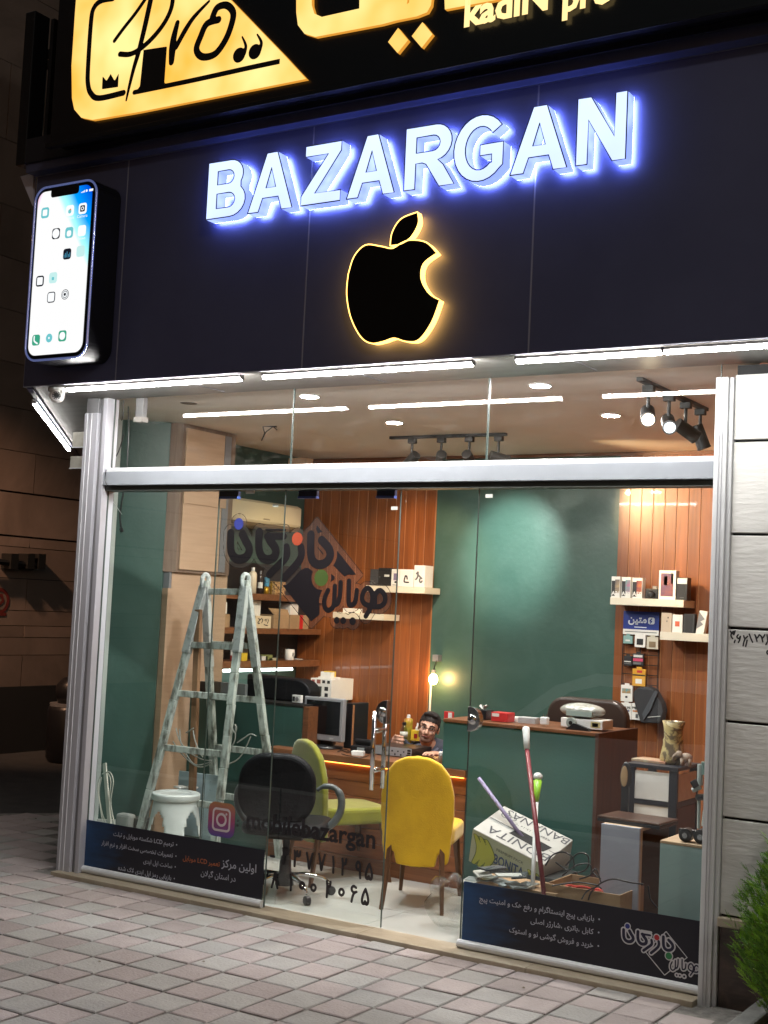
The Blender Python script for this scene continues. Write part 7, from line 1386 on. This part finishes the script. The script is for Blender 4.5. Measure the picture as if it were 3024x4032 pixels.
gl_.build('crown', mat('leaf_light', (.30, .52, .045), .7, c2=(.14, .30, .025), scale=12), cn); gd_.build('crown_dark', mat('leaf_dark', (.09, .21, .025), .75), cn)  # light and dark leaf greens mixed through the crown
# ================================================================ parked car in the street, seen as a reflection
cr_ = thing('parked_car', 'white saloon car parked in the street facing the shop glass', 'car', (1.6, -5.2, -.25)); cp_ = mat('car_paint', (.62, .63, .64), .25, .1, coat=.6)
pf = [(-1.95, .30), (-1.98, .55), (-1.85, .78), (-1.1, .92), (-.55, 1.32), (-.2, 1.44), (.9, 1.44), (1.55, 1.05), (2.15, .98), (2.22, .6), (2.18, .30)]
def arch(cx_): return [(cx_+.36*math.cos(t), .30+.33*math.sin(t)) for t in np.linspace(math.pi, 0, 9)]
bodyp = pf+[(1.75, .25)]+[p for p in reversed(arch(1.35))]+[(.9, .25), (-.85, .25)]+[p for p in reversed(arch(-1.25))]+[(-1.65, .25)]
v, f = curve_mesh([[p for p in bodyp]], .80, .03); art(v, f, lambda a, b, c: (a, c, b)).build('body', cp_, cr_, smooth=False)
for s in (1, -1):
    G().add([(-.95, s*.834, .93), (-.42, s*.834, 1.30), (-.15, s*.834, 1.37), (.35, s*.834, 1.37), (.35, s*.834, .96)], [(0, 1, 2, 3, 4)]).build('side_window', mat('car_glass', (.01, .012, .014), .05), cr_); G().add([(.42, s*.834, .96), (.42, s*.834, 1.37), (.88, s*.834, 1.36), (1.4, s*.834, 1.0)], [(0, 1, 2, 3)]).build('side_window', mat('car_glass', ()), cr_)
    G().box(.25, .42, s*.835-.008, s*.835+.008, .82, .85).build('door_handle', steel, cr_)
    for x_ in (-1.25, 1.35):
        c_ = (x_, s*.70, .30); w_ = G(); w_.cyl((x_, s*.62, .31), (x_, s*.82, .31), .31, n=28); wl_ = w_.build('wheel', black, cr_, bevel=.02); G().cyl((x_, s*.815, .31), (x_, s*.828, .31), .20, n=24).build('rim', steel, wl_); 
        for k in range(5): a = 2*math.pi*k/5; G().beam((x_, s*.83, .31), (x_+.19*math.cos(a), s*.83, .31+.19*math.sin(a)), .04, .02, up=(0, 1, 0)).build('spoke', silv, wl_)
G().add([(-1.12, -.70, .935), (-.56, -.62, 1.33), (-.56, .62, 1.33), (-1.12, .70, .935)], [(0, 1, 2, 3)]).build('windscreen', mat('car_glass', ()), cr_).location = (-.03, 0, .035)
# ================================================================ street lamp over the alley
sl = thing('street_lamp', 'sodium street lamp lighting the dark alley wall', 'street lamp', (-4.1, -.4, -.03)); G().cyl((0, 0, 0), (0, 0, 4.6), .05, .035, 12).build('pole', grey, sl); G().tube([(0, 0, 4.55), (.1, .3, 4.75), (.15, .7, 4.78)], .025, 8).build('arm', grey, sl)
G().box(.05, .25, .6, 1.0, 4.74, 4.82).build('lamp_head', grey, sl, bevel=.02); G().box(.08, .22, .66, .96, 4.733, 4.739).build('lens', emis('sodium_glow', (1, .55, .22), 30), sl)
l = bpy.data.lights.new('street_light', 'SPOT'); l.energy = 1300; l.color = (1, .56, .34); l.spot_size = math.radians(48); l.spot_blend = 1; l.shadow_soft_size = .12
o = bpy.data.objects.new('street_light', l); COL.objects.link(o); o.parent = sl; o.location = (.15, .8, 4.72); o.rotation_euler = Vector((-1.05, 3.9, -3.5)).to_track_quat('-Z', 'Y').to_euler()

sl2 = thing('street_lamp', 'tall street lamp beside the road out in front of the shop', 'street lamp', (10.5, -7.6, -.25)); G().cyl((0, 0, 0), (0, 0, 7.2), .07, .045, 12).build('pole', grey, sl2); G().tube([(0, 0, 7.15), (-.3, .1, 7.4), (-1.0, .3, 7.45)], .03, 8).build('arm', grey, sl2)
G().box(-1.35, -.9, .22, .42, 7.40, 7.50).build('lamp_head', grey, sl2, bevel=.02); G().box(-1.32, -.95, .25, .39, 7.39, 7.399).build('lens', emis('white_lamp_glow', (1, .93, .85), 40), sl2)
l = bpy.data.lights.new('street_light', 'POINT'); l.energy = 460; l.color = (1, .92, .86); l.shadow_soft_size = .15
o = bpy.data.objects.new('street_light', l); COL.objects.link(o); o.parent = sl2; o.location = (-1.13, .32, 7.25)
